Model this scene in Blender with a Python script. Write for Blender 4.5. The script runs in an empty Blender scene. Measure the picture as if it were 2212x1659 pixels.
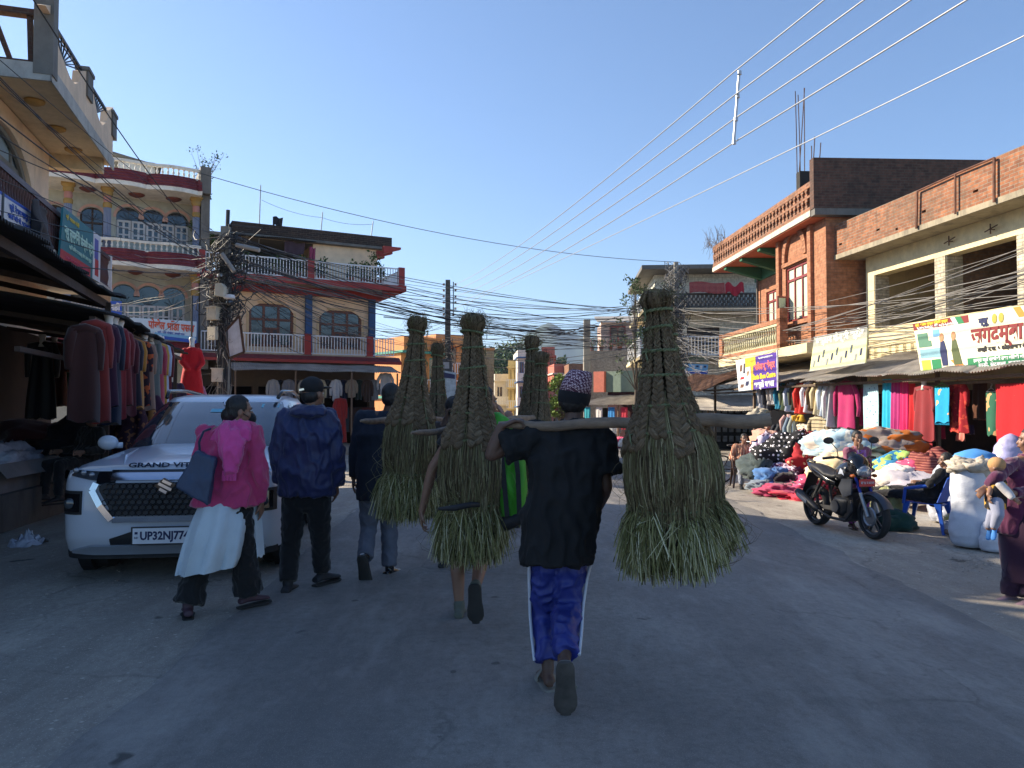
import bpy,bmesh,math,random
from math import sin,cos,pi,radians as R,sqrt,atan2
from mathutils import Vector,Matrix,noise
V=Vector
sc=bpy.context.scene
C=sc.collection
# ---------------------------------------------------------------- camera
CAMH,FPX,PITCH=1.5,1660.0,math.atan((878-829.5)/1660.0)
cam=bpy.data.cameras.new("camera");cam.sensor_width=36;cam.lens=FPX/2212*36
cam.clip_start=0.1;cam.clip_end=6000
camo=bpy.data.objects.new("camera",cam);C.objects.link(camo)
camo.location=(0,0,CAMH);camo.rotation_euler=(pi/2+PITCH,0,0)
sc.camera=camo
# ---------------------------------------------------------------- sky and sun
SEL,SAZ=R(28),R(20)
SUN=V((-cos(SAZ)*cos(SEL),sin(SAZ)*cos(SEL),sin(SEL)))
w=bpy.data.worlds.new("World");sc.world=w;w.use_nodes=True
nt=w.node_tree;bg=nt.nodes["Background"]
sky=nt.nodes.new("ShaderNodeTexSky");sky.sky_type='NISHITA';sky.sun_disc=False
sky.sun_elevation=SEL;sky.sun_rotation=math.atan2(SUN.x,SUN.y)
sky.altitude=300;sky.air_density=1.0;sky.dust_density=0.4;sky.ozone_density=5.5
nt.links.new(sky.outputs[0],bg.inputs[0]);bg.inputs[1].default_value=0.09
sl=bpy.data.lights.new("sun",'SUN');sl.energy=4.8;sl.angle=R(0.5);sl.color=(1.0,0.87,0.68)
so=bpy.data.objects.new("sun",sl);C.objects.link(so)
so.rotation_euler=(-SUN).to_track_quat('-Z','Y').to_euler()
vs=sc.view_settings;sc.display_settings.display_device='sRGB'
vs.view_transform='Standard';vs.look='None';vs.exposure=1.25;vs.gamma=1;vs.use_curve_mapping=False
cy=sc.cycles;cy.use_denoising=True;cy.max_bounces=6;cy.diffuse_bounces=4;cy.glossy_bounces=3
cy.transmission_bounces=6;cy.transparent_max_bounces=12;cy.volume_bounces=0;cy.use_adaptive_sampling=True
cy.caustics_reflective=False;cy.caustics_refractive=False
# ---------------------------------------------------------------- pixel helpers (used only to work out real places)
def ray(px,py):
 v=(829.5-py)/FPX;h=(px-1106)/FPX
 return V((h,cos(PITCH)-sin(PITCH)*v,sin(PITCH)+cos(PITCH)*v))
def P(px,py,Y):
 d=ray(px,py);return V((0,0,CAMH))+d*(Y/d.y)
def smooth(t):t=min(1,max(0,t));return t*t*(3-2*t)
def gz(x,y):
 return-0.3*smooth((x-0.5)/4.0)-0.018*min(max(0,y-14),60)
def PG(px,py):
 d=ray(px,py);z=0
 for _ in range(12):
  t=(z-CAMH)/d.z;p=V((0,0,CAMH))+d*t;z=gz(p.x,p.y)
 return V((p.x,p.y,z))
# ---------------------------------------------------------------- mesh builder
class MB:
 def __init__(s):s.v=[];s.f=[];s.m=[];s.uv={};s.T=None;s.mi=0
 def vert(s,p):
  p=V(p)
  if s.T is not None:p=s.T@p
  s.v.append(p);return len(s.v)-1
 def face(s,ids,uv=None):
  if uv:s.uv[len(s.f)]=uv
  s.f.append(tuple(ids));s.m.append(s.mi)
 def poly(s,pts):s.face([s.vert(p)for p in pts])
 def box(s,lo,hi,M=None):
  x0,y0,z0=lo;x1,y1,z1=hi
  ps=[V(p)for p in((x0,y0,z0),(x1,y0,z0),(x1,y1,z0),(x0,y1,z0),(x0,y0,z1),(x1,y0,z1),(x1,y1,z1),(x0,y1,z1))]
  if M is not None:ps=[M@p for p in ps]
  b=[s.vert(p)for p in ps]
  for q in((0,3,2,1),(4,5,6,7),(0,1,5,4),(1,2,6,5),(2,3,7,6),(3,0,4,7)):s.face([b[i]for i in q])
 def cbox(s,c,sz,M=None):
  s.box([c[i]-sz[i]/2 for i in range(3)],[c[i]+sz[i]/2 for i in range(3)],M)
 def bar(s,p0,p1,w,h,up=(0,0,1)):
  p0=V(p0);p1=V(p1);d=p1-p0;L=d.length
  if L<1e-6:return
  d/=L;u=V(up);x=d.cross(u)
  if x.length<1e-4:x=d.cross(V((1,0,0)))
  x.normalize();z=x.cross(d)
  M=Matrix(((x.x,d.x,z.x,p0.x),(x.y,d.y,z.y,p0.y),(x.z,d.z,z.z,p0.z),(0,0,0,1)))
  s.box((-w/2,0,-h/2),(w/2,L,h/2),M)
 def tube(s,pts,r,n=6,caps=True,squash=None):
  pts=[V(p)for p in pts];N=len(pts)
  if not hasattr(r,'__len__'):r=[r]*N
  x=None;rings=[];acc=0;vs_=[]
  for i,p in enumerate(pts):
   d=(pts[min(i+1,N-1)]-pts[max(i-1,0)])
   if d.length<1e-9:d=V((0,0,1))
   d.normalize()
   if x is None:
    x=d.cross(V((0,0,1)));
    if x.length<1e-3:x=d.cross(V((0,1,0)))
   else:x=x-d*x.dot(d)
   if x.length<1e-6:x=d.orthogonal()
   x.normalize();y=d.cross(x)
   if i:acc+=(p-pts[i-1]).length
   vs_.append(acc)
   rings.append([s.vert(p+(x*cos(2*pi*k/n)+y*sin(2*pi*k/n))*r[i])for k in range(n)])
  for i in range(N-1):
   for k in range(n):
    k2=(k+1)%n;c=2*pi*max(r[i],.001)
    s.face((rings[i][k],rings[i][k2],rings[i+1][k2],rings[i+1][k]),((k/n*c,vs_[i]),((k+1)/n*c,vs_[i]),((k+1)/n*c,vs_[i+1]),(k/n*c,vs_[i+1])))
  if caps and n>2:s.face(rings[0][::-1]);s.face(rings[-1])
 def cyl(s,p0,p1,r0,r1=None,n=12):s.tube([p0,p1],[r0,r0 if r1 is None else r1],n)
 def loft(s,rings,closed=True,caps=True):
  ids=[[s.vert(p)for p in rg]for rg in rings];n=len(ids[0])
  for i in range(len(ids)-1):
   for k in range(n if closed else n-1):
    k2=(k+1)%n;s.face((ids[i][k],ids[i][k2],ids[i+1][k2],ids[i+1][k]))
  if caps and closed:s.face(ids[0][::-1]);s.face(ids[-1])
 def lathe(s,prof,n=16,c=(0,0,0),sx=1,sy=1):
  s.loft([[(c[0]+r*cos(2*pi*k/n)*sx,c[1]+r*sin(2*pi*k/n)*sy,c[2]+z)for k in range(n)]for r,z in prof])
 def ell(s,c,r,M=None,n=12,m=8):
  c=V(c);M=M or Matrix.Identity(3)
  rings=[[c+M@V((r[0]*sin(a)*cos(2*pi*k/n),r[1]*sin(a)*sin(2*pi*k/n),-r[2]*cos(a)))for k in range(n)]for a in[pi*(j+.5)/m if 0<j<m-1 else(pi*.04 if j==0 else pi*.96)for j in range(m)]]
  s.loft(rings)
 def prism(s,pts2,y0,y1):
  a=[s.vert((x,y0,z))for x,z in pts2];b=[s.vert((x,y1,z))for x,z in pts2];n=len(a)
  s.face(a);s.face(b[::-1])
  for i in range(n):j=(i+1)%n;s.face((a[j],a[i],b[i],b[j]))
 def grid(s,nx,ny,fn):
  ids=[[s.vert(fn(i/nx,j/ny))for i in range(nx+1)]for j in range(ny+1)]
  for j in range(ny):
   for i in range(nx):s.face((ids[j][i],ids[j][i+1],ids[j+1][i+1],ids[j+1][i]))
 def sheet(s,nx,ny,fn,th=.006):
  A=[[V(fn(i/nx,j/ny))for i in range(nx+1)]for j in range(ny+1)]
  def nrm(i,j):
   a=A[j][min(i+1,nx)]-A[j][max(i-1,0)];b=A[min(j+1,ny)][i]-A[max(j-1,0)][i]
   c=a.cross(b);return c.normalized()if c.length>1e-9 else V((0,1,0))
  f=[[s.vert(A[j][i])for i in range(nx+1)]for j in range(ny+1)]
  g=[[s.vert(A[j][i]+nrm(i,j)*th)for i in range(nx+1)]for j in range(ny+1)]
  for j in range(ny):
   for i in range(nx):
    s.face((f[j][i],f[j][i+1],f[j+1][i+1],f[j+1][i]));s.face((g[j+1][i],g[j+1][i+1],g[j][i+1],g[j][i]))
  for j in range(ny):
   s.face((f[j][0],f[j+1][0],g[j+1][0],g[j][0]));s.face((f[j+1][nx],f[j][nx],g[j][nx],g[j+1][nx]))
  for i in range(nx):
   s.face((f[0][i+1],f[0][i],g[0][i],g[0][i+1]));s.face((f[ny][i],f[ny][i+1],g[ny][i+1],g[ny][i]))
 def build(s,name,mat,parent=None,smooth=None,loc=None,rot=None,uvaxis=True):
  me=bpy.data.meshes.new(name);me.from_pydata([tuple(p)for p in s.v],[],s.f)
  mats=mat if isinstance(mat,(list,tuple))else[mat]
  for m in mats:me.materials.append(m)
  if len(mats)>1:me.polygons.foreach_set('material_index',s.m)
  uvl=me.uv_layers.new(name='UVMap');data=[]
  for i,f in enumerate(s.f):
   if i in s.uv:data+=[c for t in s.uv[i]for c in t];continue
   nn=me.polygons[i].normal;a=(abs(nn.x),abs(nn.y),abs(nn.z))
   for k in f:
    p=s.v[k]
    if a[2]>=a[0]and a[2]>=a[1]:data+=[p.x,p.y]
    elif a[0]>a[1]:data+=[p.y,p.z]
    else:data+=[p.x,p.z]
  uvl.data.foreach_set('uv',data)
  if smooth is not None:
   me.polygons.foreach_set('use_smooth',[True]*len(me.polygons))
   if smooth<180:me.set_sharp_from_angle(angle=R(smooth))
  me.update()
  o=bpy.data.objects.new(name,me);C.objects.link(o)
  if parent:o.parent=parent
  if loc is not None:o.location=loc
  if rot is not None:o.rotation_euler=rot
  return o
def tag(o,label=None,cat=None,group=None,kind=None):
 if label:o['label']=label
 if cat:o['category']=cat
 if group:o['group']=group
 if kind:o['kind']=kind
 return o
def thing(name,label,cat,loc=(0,0,0),rz=0,group=None):
 o=bpy.data.objects.new(name,None);C.objects.link(o);o.empty_display_size=.1
 o.location=loc;o.rotation_euler=(0,0,rz);return tag(o,label,cat,group)
KIDS={}
def kids(o):return[c for c in bpy.data.objects if c.parent==o]
def dup(o,loc=None,rot=None,scale=None,label=None,group=None,parent=None,tree=None):
 if tree is None:
  tree={}
  for c in bpy.data.objects:
   if c.parent:tree.setdefault(c.parent.name,[]).append(c)
 c=o.copy();C.objects.link(c)
 if parent:c.parent=parent
 for k in tree.get(o.name,[]):dup(k,parent=c,tree=tree)
 if loc is not None:c.location=loc
 if rot is not None:c.rotation_euler=rot
 if scale is not None:c.scale=scale
 if label:c['label']=label
 if group:c['group']=group
 return c
# ---------------------------------------------------------------- materials
def srgb(h):
 if isinstance(h,str):
  h=h.lstrip('#');c=[int(h[i:i+2],16)/255 for i in(0,2,4)]
 else:c=h
 return tuple(x/12.92 if x<=.04045 else((x+.055)/1.055)**2.4 for x in c)
MATS={}
def nd(t,typ,**k):
 n=t.nodes.new(typ)
 for a,b in k.items():
  if a.startswith('i_'):n.inputs[a[2:]].default_value=b
  else:setattr(n,a,b)
 return n
def mat(name,col,rough=.8,metal=0,var=.12,vs=6,bump=.15,bs=60,dirt=0,dcol=(.05,.045,.04),ds=1.5,stretch=(1,1,1),coat=0,spec=.5,alpha=1,sheen=0,uv=False):
 if name in MATS:return MATS[name]
 m=bpy.data.materials.new(name);m.use_nodes=True;t=m.node_tree;L=t.links.new
 b=t.nodes['Principled BSDF']
 if isinstance(col,str):col=srgb(col)
 tc=nd(t,'ShaderNodeTexCoord');mp=nd(t,'ShaderNodeMapping');mp.inputs['Scale'].default_value=stretch
 L(tc.outputs['UV' if uv else 'Object'],mp.inputs[0])
 b.inputs['Roughness'].default_value=rough;b.inputs['Metallic'].default_value=metal
 b.inputs['Specular IOR Level'].default_value=spec
 if coat:b.inputs['Coat Weight'].default_value=coat;b.inputs['Coat Roughness'].default_value=.05
 if sheen:b.inputs['Sheen Weight'].default_value=sheen;b.inputs['Sheen Roughness'].default_value=.5
 if alpha<1:b.inputs['Alpha'].default_value=alpha
 c1=tuple(x*(1-var)for x in col)+(1,);c2=tuple(min(1,x*(1+var))for x in col)+(1,)
 n=nd(t,'ShaderNodeTexNoise');n.inputs['Scale'].default_value=vs;n.inputs['Detail'].default_value=5;n.inputs['Roughness'].default_value=.6
 L(mp.outputs[0],n.inputs['Vector'])
 mx=nd(t,'ShaderNodeMix',data_type='RGBA');mx.inputs[6].default_value=c1;mx.inputs[7].default_value=c2
 mr=nd(t,'ShaderNodeMapRange');mr.inputs[1].default_value=.3;mr.inputs[2].default_value=.7
 L(n.outputs[0],mr.inputs[0]);L(mr.outputs[0],mx.inputs[0]);out=mx.outputs[2]
 if dirt:
  n2=nd(t,'ShaderNodeTexNoise');n2.inputs['Scale'].default_value=ds;n2.inputs['Detail'].default_value=8;n2.inputs['Roughness'].default_value=.7
  mp2=nd(t,'ShaderNodeMapping');mp2.inputs['Scale'].default_value=(1,1,.35)
  L(tc.outputs['Object'],mp2.inputs[0]);L(mp2.outputs[0],n2.inputs['Vector'])
  m2=nd(t,'ShaderNodeMapRange');m2.inputs[1].default_value=.48;m2.inputs[2].default_value=.75;m2.inputs[4].default_value=dirt
  mx2=nd(t,'ShaderNodeMix',data_type='RGBA');mx2.inputs[7].default_value=tuple(dcol)+(1,)
  L(n2.outputs[0],m2.inputs[0]);L(m2.outputs[0],mx2.inputs[0]);L(out,mx2.inputs[6]);out=mx2.outputs[2]
 L(out,b.inputs['Base Color'])
 if bump:
  n3=nd(t,'ShaderNodeTexNoise');n3.inputs['Scale'].default_value=bs;n3.inputs['Detail'].default_value=3
  L(mp.outputs[0],n3.inputs['Vector']);bp=nd(t,'ShaderNodeBump');bp.inputs['Strength'].default_value=bump;bp.inputs['Distance'].default_value=.01
  L(n3.outputs[0],bp.inputs['Height']);L(bp.outputs[0],b.inputs['Normal'])
 MATS[name]=m;return m
def brickmat(name,c1,c2,mortar,bw=.23,rh=.075,ms=.008,rough=.9,dirt=.5,dcol=(.03,.025,.02),ds=1.2,soft=.0):
 if name in MATS:return MATS[name]
 m=mat(name,c1,rough,bump=0,dirt=dirt,dcol=dcol,ds=ds);t=m.node_tree;L=t.links.new
 br=nd(t,'ShaderNodeTexBrick');tc=nd(t,'ShaderNodeTexCoord')
# wobble the coordinates a little so the courses are not ruler straight
 nz=nd(t,'ShaderNodeTexNoise');nz.inputs['Scale'].default_value=3;L(tc.outputs['UV'],nz.inputs['Vector'])
 vm=nd(t,'ShaderNodeVectorMath',operation='MULTIPLY_ADD');vm.inputs[1].default_value=(.02,.02,0)
 L(nz.outputs['Color'],vm.inputs[0]);L(tc.outputs['UV'],vm.inputs[2]);L(vm.outputs[0],br.inputs['Vector'])
 br.inputs['Scale'].default_value=1;br.inputs['Brick Width'].default_value=bw;br.inputs['Row Height'].default_value=rh
 br.inputs['Mortar Size'].default_value=ms;br.inputs['Mortar Smooth'].default_value=.2;br.inputs['Bias'].default_value=0
 for k,c in(('Color1',c1),('Color2',c2),('Mortar',mortar)):
  br.inputs[k].default_value=(srgb(c)if isinstance(c,str)else tuple(c))+(1,)
 mixes=[n for n in t.nodes if n.bl_idname=='ShaderNodeMix']
 first=[x for x in mixes if not x.inputs[6].is_linked][0]
# multiply brick colour by the noise variation
 mul=nd(t,'ShaderNodeMix',data_type='RGBA',blend_type='MULTIPLY');mul.inputs[0].default_value=.8
 g=nd(t,'ShaderNodeTexNoise');g.inputs['Scale'].default_value=9;g.inputs['Detail'].default_value=4;L(tc.outputs['Object'],g.inputs['Vector'])
 gr=nd(t,'ShaderNodeMapRange');gr.inputs[1].default_value=.3;gr.inputs[2].default_value=.7;gr.inputs[3].default_value=.55;gr.inputs[4].default_value=1.15;L(g.outputs[0],gr.inputs[0])
 L(br.outputs['Color'],mul.inputs[6]);L(gr.outputs[0],mul.inputs[7])
 for l in list(first.outputs[2].links):L(mul.outputs[2],l.to_socket)
 bp=nd(t,'ShaderNodeBump',invert=True);bp.inputs['Strength'].default_value=.6;bp.inputs['Distance'].default_value=.01
 L(br.outputs['Fac'],bp.inputs['Height']);L(bp.outputs[0],t.nodes['Principled BSDF'].inputs['Normal'])
 return m
def islandmat(name,cols,rough=.9,bump=.3,stretch=(250,12,1),rw=1.0):
 if name in MATS:return MATS[name]
 m=bpy.data.materials.new(name);m.use_nodes=True;t=m.node_tree;L=t.links.new;b=t.nodes['Principled BSDF']
 g=nd(t,'ShaderNodeNewGeometry');cr=nd(t,'ShaderNodeValToRGB')
 while len(cr.color_ramp.elements)<len(cols):cr.color_ramp.elements.new(.5)
 for i,c in enumerate(cols):
  e=cr.color_ramp.elements[i];e.position=i/max(1,len(cols)-1);e.color=(srgb(c)if isinstance(c,str)else tuple(c))+(1,)
 tc=nd(t,'ShaderNodeTexCoord');mp=nd(t,'ShaderNodeMapping');mp.inputs['Scale'].default_value=stretch
 n=nd(t,'ShaderNodeTexNoise');n.inputs['Scale'].default_value=1;n.inputs['Detail'].default_value=4
 L(tc.outputs['UV'],mp.inputs[0]);L(mp.outputs[0],n.inputs['Vector'])
 ad=nd(t,'ShaderNodeMath',operation='MULTIPLY_ADD');ad.inputs[1].default_value=.8;
 sb=nd(t,'ShaderNodeMath',operation='SUBTRACT');sb.inputs[1].default_value=.4
 rm=nd(t,'ShaderNodeMath',operation='MULTIPLY_ADD');rm.inputs[1].default_value=rw;rm.inputs[2].default_value=.5-.5*rw;L(g.outputs['Random Per Island'],rm.inputs[0]);ad.inputs[1].default_value=.8 if rw==1 else 1.6;sb.inputs[1].default_value=.4 if rw==1 else.8
 L(n.outputs[0],ad.inputs[0]);L(rm.outputs[0],ad.inputs[2]);L(ad.outputs[0],sb.inputs[0]);L(sb.outputs[0],cr.inputs[0])
 L(cr.outputs[0],b.inputs['Base Color']);b.inputs['Roughness'].default_value=rough;b.inputs['Specular IOR Level'].default_value=.25
 if bump:
  bp=nd(t,'ShaderNodeBump');bp.inputs['Strength'].default_value=bump;bp.inputs['Distance'].default_value=.01
  L(n.outputs[0],bp.inputs['Height']);L(bp.outputs[0],b.inputs['Normal'])
 MATS[name]=m;return m
def patmat(name,base,spots,kind='dots',scale=12,rough=.85,thr=.35):
 if name in MATS:return MATS[name]
 m=mat(name,base,rough,bump=.1,bs=300,var=.1);t=m.node_tree;L=t.links.new;b=t.nodes['Principled BSDF']
 src=b.inputs['Base Color'].links[0].from_socket
 tc=nd(t,'ShaderNodeTexCoord');mx=nd(t,'ShaderNodeMix',data_type='RGBA');mx.inputs[7].default_value=srgb(spots)+(1,)
 if kind=='dots':
  vo=nd(t,'ShaderNodeTexVoronoi');vo.inputs['Scale'].default_value=scale;vo.inputs['Randomness'].default_value=.25;o=vo.outputs['Distance']
  L(tc.outputs['Object'],vo.inputs['Vector']);op='LESS_THAN'
 elif kind=='flowers':
  vo=nd(t,'ShaderNodeTexVoronoi');vo.inputs['Scale'].default_value=scale;vo.inputs['Randomness'].default_value=1;o=vo.outputs['Distance']
  L(tc.outputs['Object'],vo.inputs['Vector']);op='LESS_THAN'
 elif kind=='stripes':
  vo=nd(t,'ShaderNodeTexWave');vo.inputs['Scale'].default_value=scale;vo.bands_direction='Z';vo.inputs['Distortion'].default_value=.4;o=vo.outputs['Fac']
  L(tc.outputs['Object'],vo.inputs['Vector']);op='GREATER_THAN'
 elif kind=='vstripes':
  vo=nd(t,'ShaderNodeTexWave');vo.inputs['Scale'].default_value=scale;vo.bands_direction='X';vo.inputs['Distortion'].default_value=.6;o=vo.outputs['Fac']
  L(tc.outputs['Object'],vo.inputs['Vector']);op='GREATER_THAN'
 else:
  vo=nd(t,'ShaderNodeTexNoise');vo.inputs['Scale'].default_value=scale;vo.inputs['Detail'].default_value=1;o=vo.outputs[0]
  L(tc.outputs['Object'],vo.inputs['Vector']);op='GREATER_THAN'
 cm=nd(t,'ShaderNodeMath',operation=op);cm.inputs[1].default_value=thr;L(o,cm.inputs[0])
 L(src,mx.inputs[6]);L(cm.outputs[0],mx.inputs[0]);L(mx.outputs[2],b.inputs['Base Color']);return m
def glassmat(name,col=(.02,.025,.03),rough=.08):
 return mat(name,col,rough,var=.3,vs=1.2,bump=.02,bs=3,spec=.8)
# ---------------------------------------------------------------- lettering
def text(s,size,mat_,parent,loc,rot=(pi/2,0,0),name='lettering',depth=.004,width=None,align='CENTER',bold=0,shear=0):
 cu=bpy.data.curves.new(name,'FONT');cu.body=s;cu.size=size;cu.extrude=depth;cu.align_x=align;cu.align_y='CENTER'
 cu.offset=bold;cu.resolution_u=2;cu.shear=shear
 to=bpy.data.objects.new(name,cu);C.objects.link(to);bpy.context.view_layer.update()
 dg=bpy.context.evaluated_depsgraph_get();me=bpy.data.meshes.new_from_object(to.evaluated_get(dg))
 bpy.data.objects.remove(to);bpy.data.curves.remove(cu)
 me.materials.clear();me.materials.append(mat_);o=bpy.data.objects.new(name,me);C.objects.link(o)
 o.parent=parent;o.location=loc;o.rotation_euler=rot
 if width and len(me.vertices):
  xs=[v.co.x for v in me.vertices];k=width/max(1e-6,max(xs)-min(xs));o.scale=(k,1,1)
 return o
# ---------------------------------------------------------------- remeshed bodies
def fuse(mb,name,mat_,parent,voxel=.012,smooth_it=3,wr=0,wscale=6,wst=(1,1,.35),fn=None,seed=0):
 me=bpy.data.meshes.new(name);me.from_pydata([tuple(p)for p in mb.v],[],mb.f)
 bm=bmesh.new();bm.from_mesh(me);bmesh.ops.recalc_face_normals(bm,faces=bm.faces);bm.to_mesh(me);bm.free()
 o=bpy.data.objects.new(name,me);C.objects.link(o)
 md=o.modifiers.new('r','REMESH');md.mode='VOXEL';md.voxel_size=voxel
 if smooth_it:sm=o.modifiers.new('s','SMOOTH');sm.iterations=smooth_it;sm.factor=.5
 bpy.context.view_layer.update();dg=bpy.context.evaluated_depsgraph_get()
 m2=bpy.data.meshes.new_from_object(o.evaluated_get(dg))
 if wr:
  nrm=[v.normal.copy()for v in m2.vertices];off=V((seed*7.3,seed*3.1,seed*1.7))
  for v,n in zip(m2.vertices,nrm):
   p=v.co;q=V((p.x*wst[0],p.y*wst[1],p.z*wst[2]))*wscale+off
   a=1-abs(noise.noise(q))*2.2;b=noise.noise(q*2.3+off)
   k=fn(p)if fn else 1
   c=.5-abs(noise.noise(q*1.9+off*2))*3;v.co=p+n*(wr*k*max(-.32,a*.45+b*.4+max(-.6,c)*.75))
 m2.materials.clear();m2.materials.append(mat_)
 m2.polygons.foreach_set('use_smooth',[True]*len(m2.polygons));m2.update()
 bpy.data.objects.remove(o);bpy.data.meshes.remove(me)
 o=bpy.data.objects.new(name,m2);C.objects.link(o);o.parent=parent;return o
def cap(mb,p0,p1,r0,r1=None,n=12):
 p0=V(p0);p1=V(p1);r1=r0 if r1 is None else r1;d=(p1-p0);L=d.length;d=d/L if L>1e-6 else V((0,0,1))
 pts=[];rs=[]
 for a in(85,60,30,0):pts.append(p0-d*r0*sin(R(a)));rs.append(r0*cos(R(a)))
 for a in(0,30,60,85):pts.append(p1+d*r1*sin(R(a)));rs.append(r1*cos(R(a)))
 mb.tube(pts,rs,n)
def chain(mb,pts,rs,n=12):
 for i in range(len(pts)-1):cap(mb,pts[i],pts[i+1],rs[i],rs[i+1],n)
def rings(mb,secs,n=20,pw=2.3):
 rg=[]
 for s_ in secs:
  x,y,z,rx,ry=s_[:5];yaw=s_[5]if len(s_)>5 else 0;ln=s_[6]if len(s_)>6 else 0;ring=[]
  for k in range(n):
   a=2*pi*k/n;ca,sa=cos(a),sin(a);e=2/pw
   u=rx*math.copysign(abs(ca)**e,ca);v_=ry*math.copysign(abs(sa)**e,sa)
   ring.append((x+u*cos(yaw)-v_*sin(yaw),y+u*sin(yaw)+v_*cos(yaw),z+ln*v_))
  rg.append(ring)
 mb.loft(rg)
def catenary(p0,p1,sag,n=14,jit=0,rnd=random):
 p0=V(p0);p1=V(p1);out=[]
 for i in range(n+1):
  t=i/n;p=p0.lerp(p1,t);p.z-=sag*4*t*(1-t)
  if jit and 0<i<n:p+=V((rnd.uniform(-jit,jit),rnd.uniform(-jit,jit),rnd.uniform(-jit,jit)))
  out.append(p)
 return out
# ================================================================= GROUND
def groundmat(name,base,dark,light,kind):
 m=bpy.data.materials.new(name);m.use_nodes=True;t=m.node_tree;L=t.links.new;b=t.nodes['Principled BSDF']
 tc=nd(t,'ShaderNodeTexCoord')
 def nz(s,d,r=.65,st=(1,1,1)):
  mp=nd(t,'ShaderNodeMapping');mp.inputs['Scale'].default_value=st;n=nd(t,'ShaderNodeTexNoise')
  n.inputs['Scale'].default_value=s;n.inputs['Detail'].default_value=d;n.inputs['Roughness'].default_value=r
  L(tc.outputs['Object'],mp.inputs[0]);L(mp.outputs[0],n.inputs['Vector']);return n.outputs[0]
 def rng(o,a,b_,c=0,d=1):
  n=nd(t,'ShaderNodeMapRange');n.inputs[1].default_value=a;n.inputs[2].default_value=b_;n.inputs[3].default_value=c;n.inputs[4].default_value=d
  L(o,n.inputs[0]);return n.outputs[0]
 def mix(f,a,b_):
  n=nd(t,'ShaderNodeMix',data_type='RGBA');L(f,n.inputs[0])
  for k,x in((6,a),(7,b_)):
   if isinstance(x,tuple):n.inputs[k].default_value=x+(1,)
   else:L(x,n.inputs[k])
  return n.outputs[2]
 big=rng(nz(.5,8,.7),.4,.62);c=mix(big,base,light)
 streak=rng(nz(.8,6,.7,(1,.12,1)),.46,.66,0,.8);c=mix(streak,c,dark)
 fine=rng(nz(16,6,.85),.35,.65,0,.85);c=mix(fine,c,tuple(x*.62 for x in base))
 peb=nd(t,'ShaderNodeTexVoronoi');peb.inputs['Scale'].default_value=120 if kind=='asphalt' else 70
 L(tc.outputs['Object'],peb.inputs['Vector']);pf=rng(peb.outputs['Distance'],.0,.28,.55,0);c=mix(pf,c,tuple(min(1,x*2.1)for x in light))
 cv=nd(t,'ShaderNodeTexVoronoi',feature='DISTANCE_TO_EDGE');cv.inputs['Scale'].default_value=.55;nw=nd(t,'ShaderNodeTexNoise');nw.inputs['Scale'].default_value=2.2;nw.inputs['Detail'].default_value=6
 va=nd(t,'ShaderNodeVectorMath',operation='MULTIPLY_ADD');va.inputs[1].default_value=(.55,.55,0);L(tc.outputs['Object'],nw.inputs['Vector']);L(nw.outputs['Color'],va.inputs[0]);L(tc.outputs['Object'],va.inputs[2]);L(va.outputs[0],cv.inputs['Vector'])
 ck_=rng(cv.outputs['Distance'],.0,.010,.4,0);msk=rng(nz(.5,2),.48,.56);mm=nd(t,'ShaderNodeMath',operation='MULTIPLY');L(ck_,mm.inputs[0]);L(msk,mm.inputs[1]);c=mix(mm.outputs[0],c,tuple(x*.35 for x in dark))
 dust=rng(nz(1.3,7,.75,(1,.35,1)),.50,.70,0,.6);c=mix(dust,c,tuple(x*1.25 for x in light))
 st2=rng(nz(7,2,.4),.75,.78,0,.7);c=mix(st2,c,tuple(x*.4 for x in dark))
 spt=rng(nz(2.6,3,.5),.70,.735,0,.8);c=mix(spt,c,tuple(x*.3 for x in dark))
 if kind=='dirt':
  gr=nd(t,'ShaderNodeTexVoronoi');gr.inputs['Scale'].default_value=11;L(tc.outputs['Object'],gr.inputs['Vector'])
  gf=rng(gr.outputs['Distance'],.0,.16,.7,0);c=mix(gf,c,tuple(min(1,x*1.8)for x in light))
 L(c,b.inputs['Base Color'])
 rg=rng(nz(3,4),.3,.7,.72,.95);L(rg,b.inputs['Roughness'])
 bp=nd(t,'ShaderNodeBump');bp.inputs['Strength'].default_value=.9;bp.inputs['Distance'].default_value=.012
 L(nz(55,5,.8),bp.inputs['Height']);L(bp.outputs[0],b.inputs['Normal']);return m
def edge_l(y):
 return-1.75-0.045*y+.10*noise.noise(V((y*1.3,0,0)))+.05*noise.noise(V((y*5,3,0)))
def edge_r(y):return 3.55+0.045*y+.12*noise.noise(V((y*1.1,9,0)))+.05*noise.noise(V((y*5,5,0)))
dirtm=groundmat('dirt ground',(.38,.335,.28),(.22,.19,.16),(.48,.43,.36),'dirt')
asph=groundmat('old asphalt',(.255,.235,.215),(.165,.152,.14),(.34,.315,.285),'asphalt')
mb=MB()
xs=[-900,-200,-60,-30,-20]+[-14+.7*i for i in range(41)]+[20,35,60,200,900]
ys=[-40,-10,-2]+[1+.6*i for i in range(50)]+[34,38,43,50,60,75,95,130,200,400,900]
ids=[[mb.vert((x,y,gz(x,y)+(.010*noise.noise(V((x,y,0))*1.3)-.006 if-14<x<14 and 0<y<34 else-.006)))for x in xs]for y in ys]
for j in range(len(ys)-1):
 for i in range(len(xs)-1):mb.face((ids[j][i],ids[j][i+1],ids[j+1][i+1],ids[j+1][i]))
tag(mb.build('ground',dirtm,smooth=180),kind='structure')
mb=MB();yy=[-30,-10,-3,0]+[1+.18*i for i in range(230)]+[46+4*i for i in range(30)];nx=14;ids=[]
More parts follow.
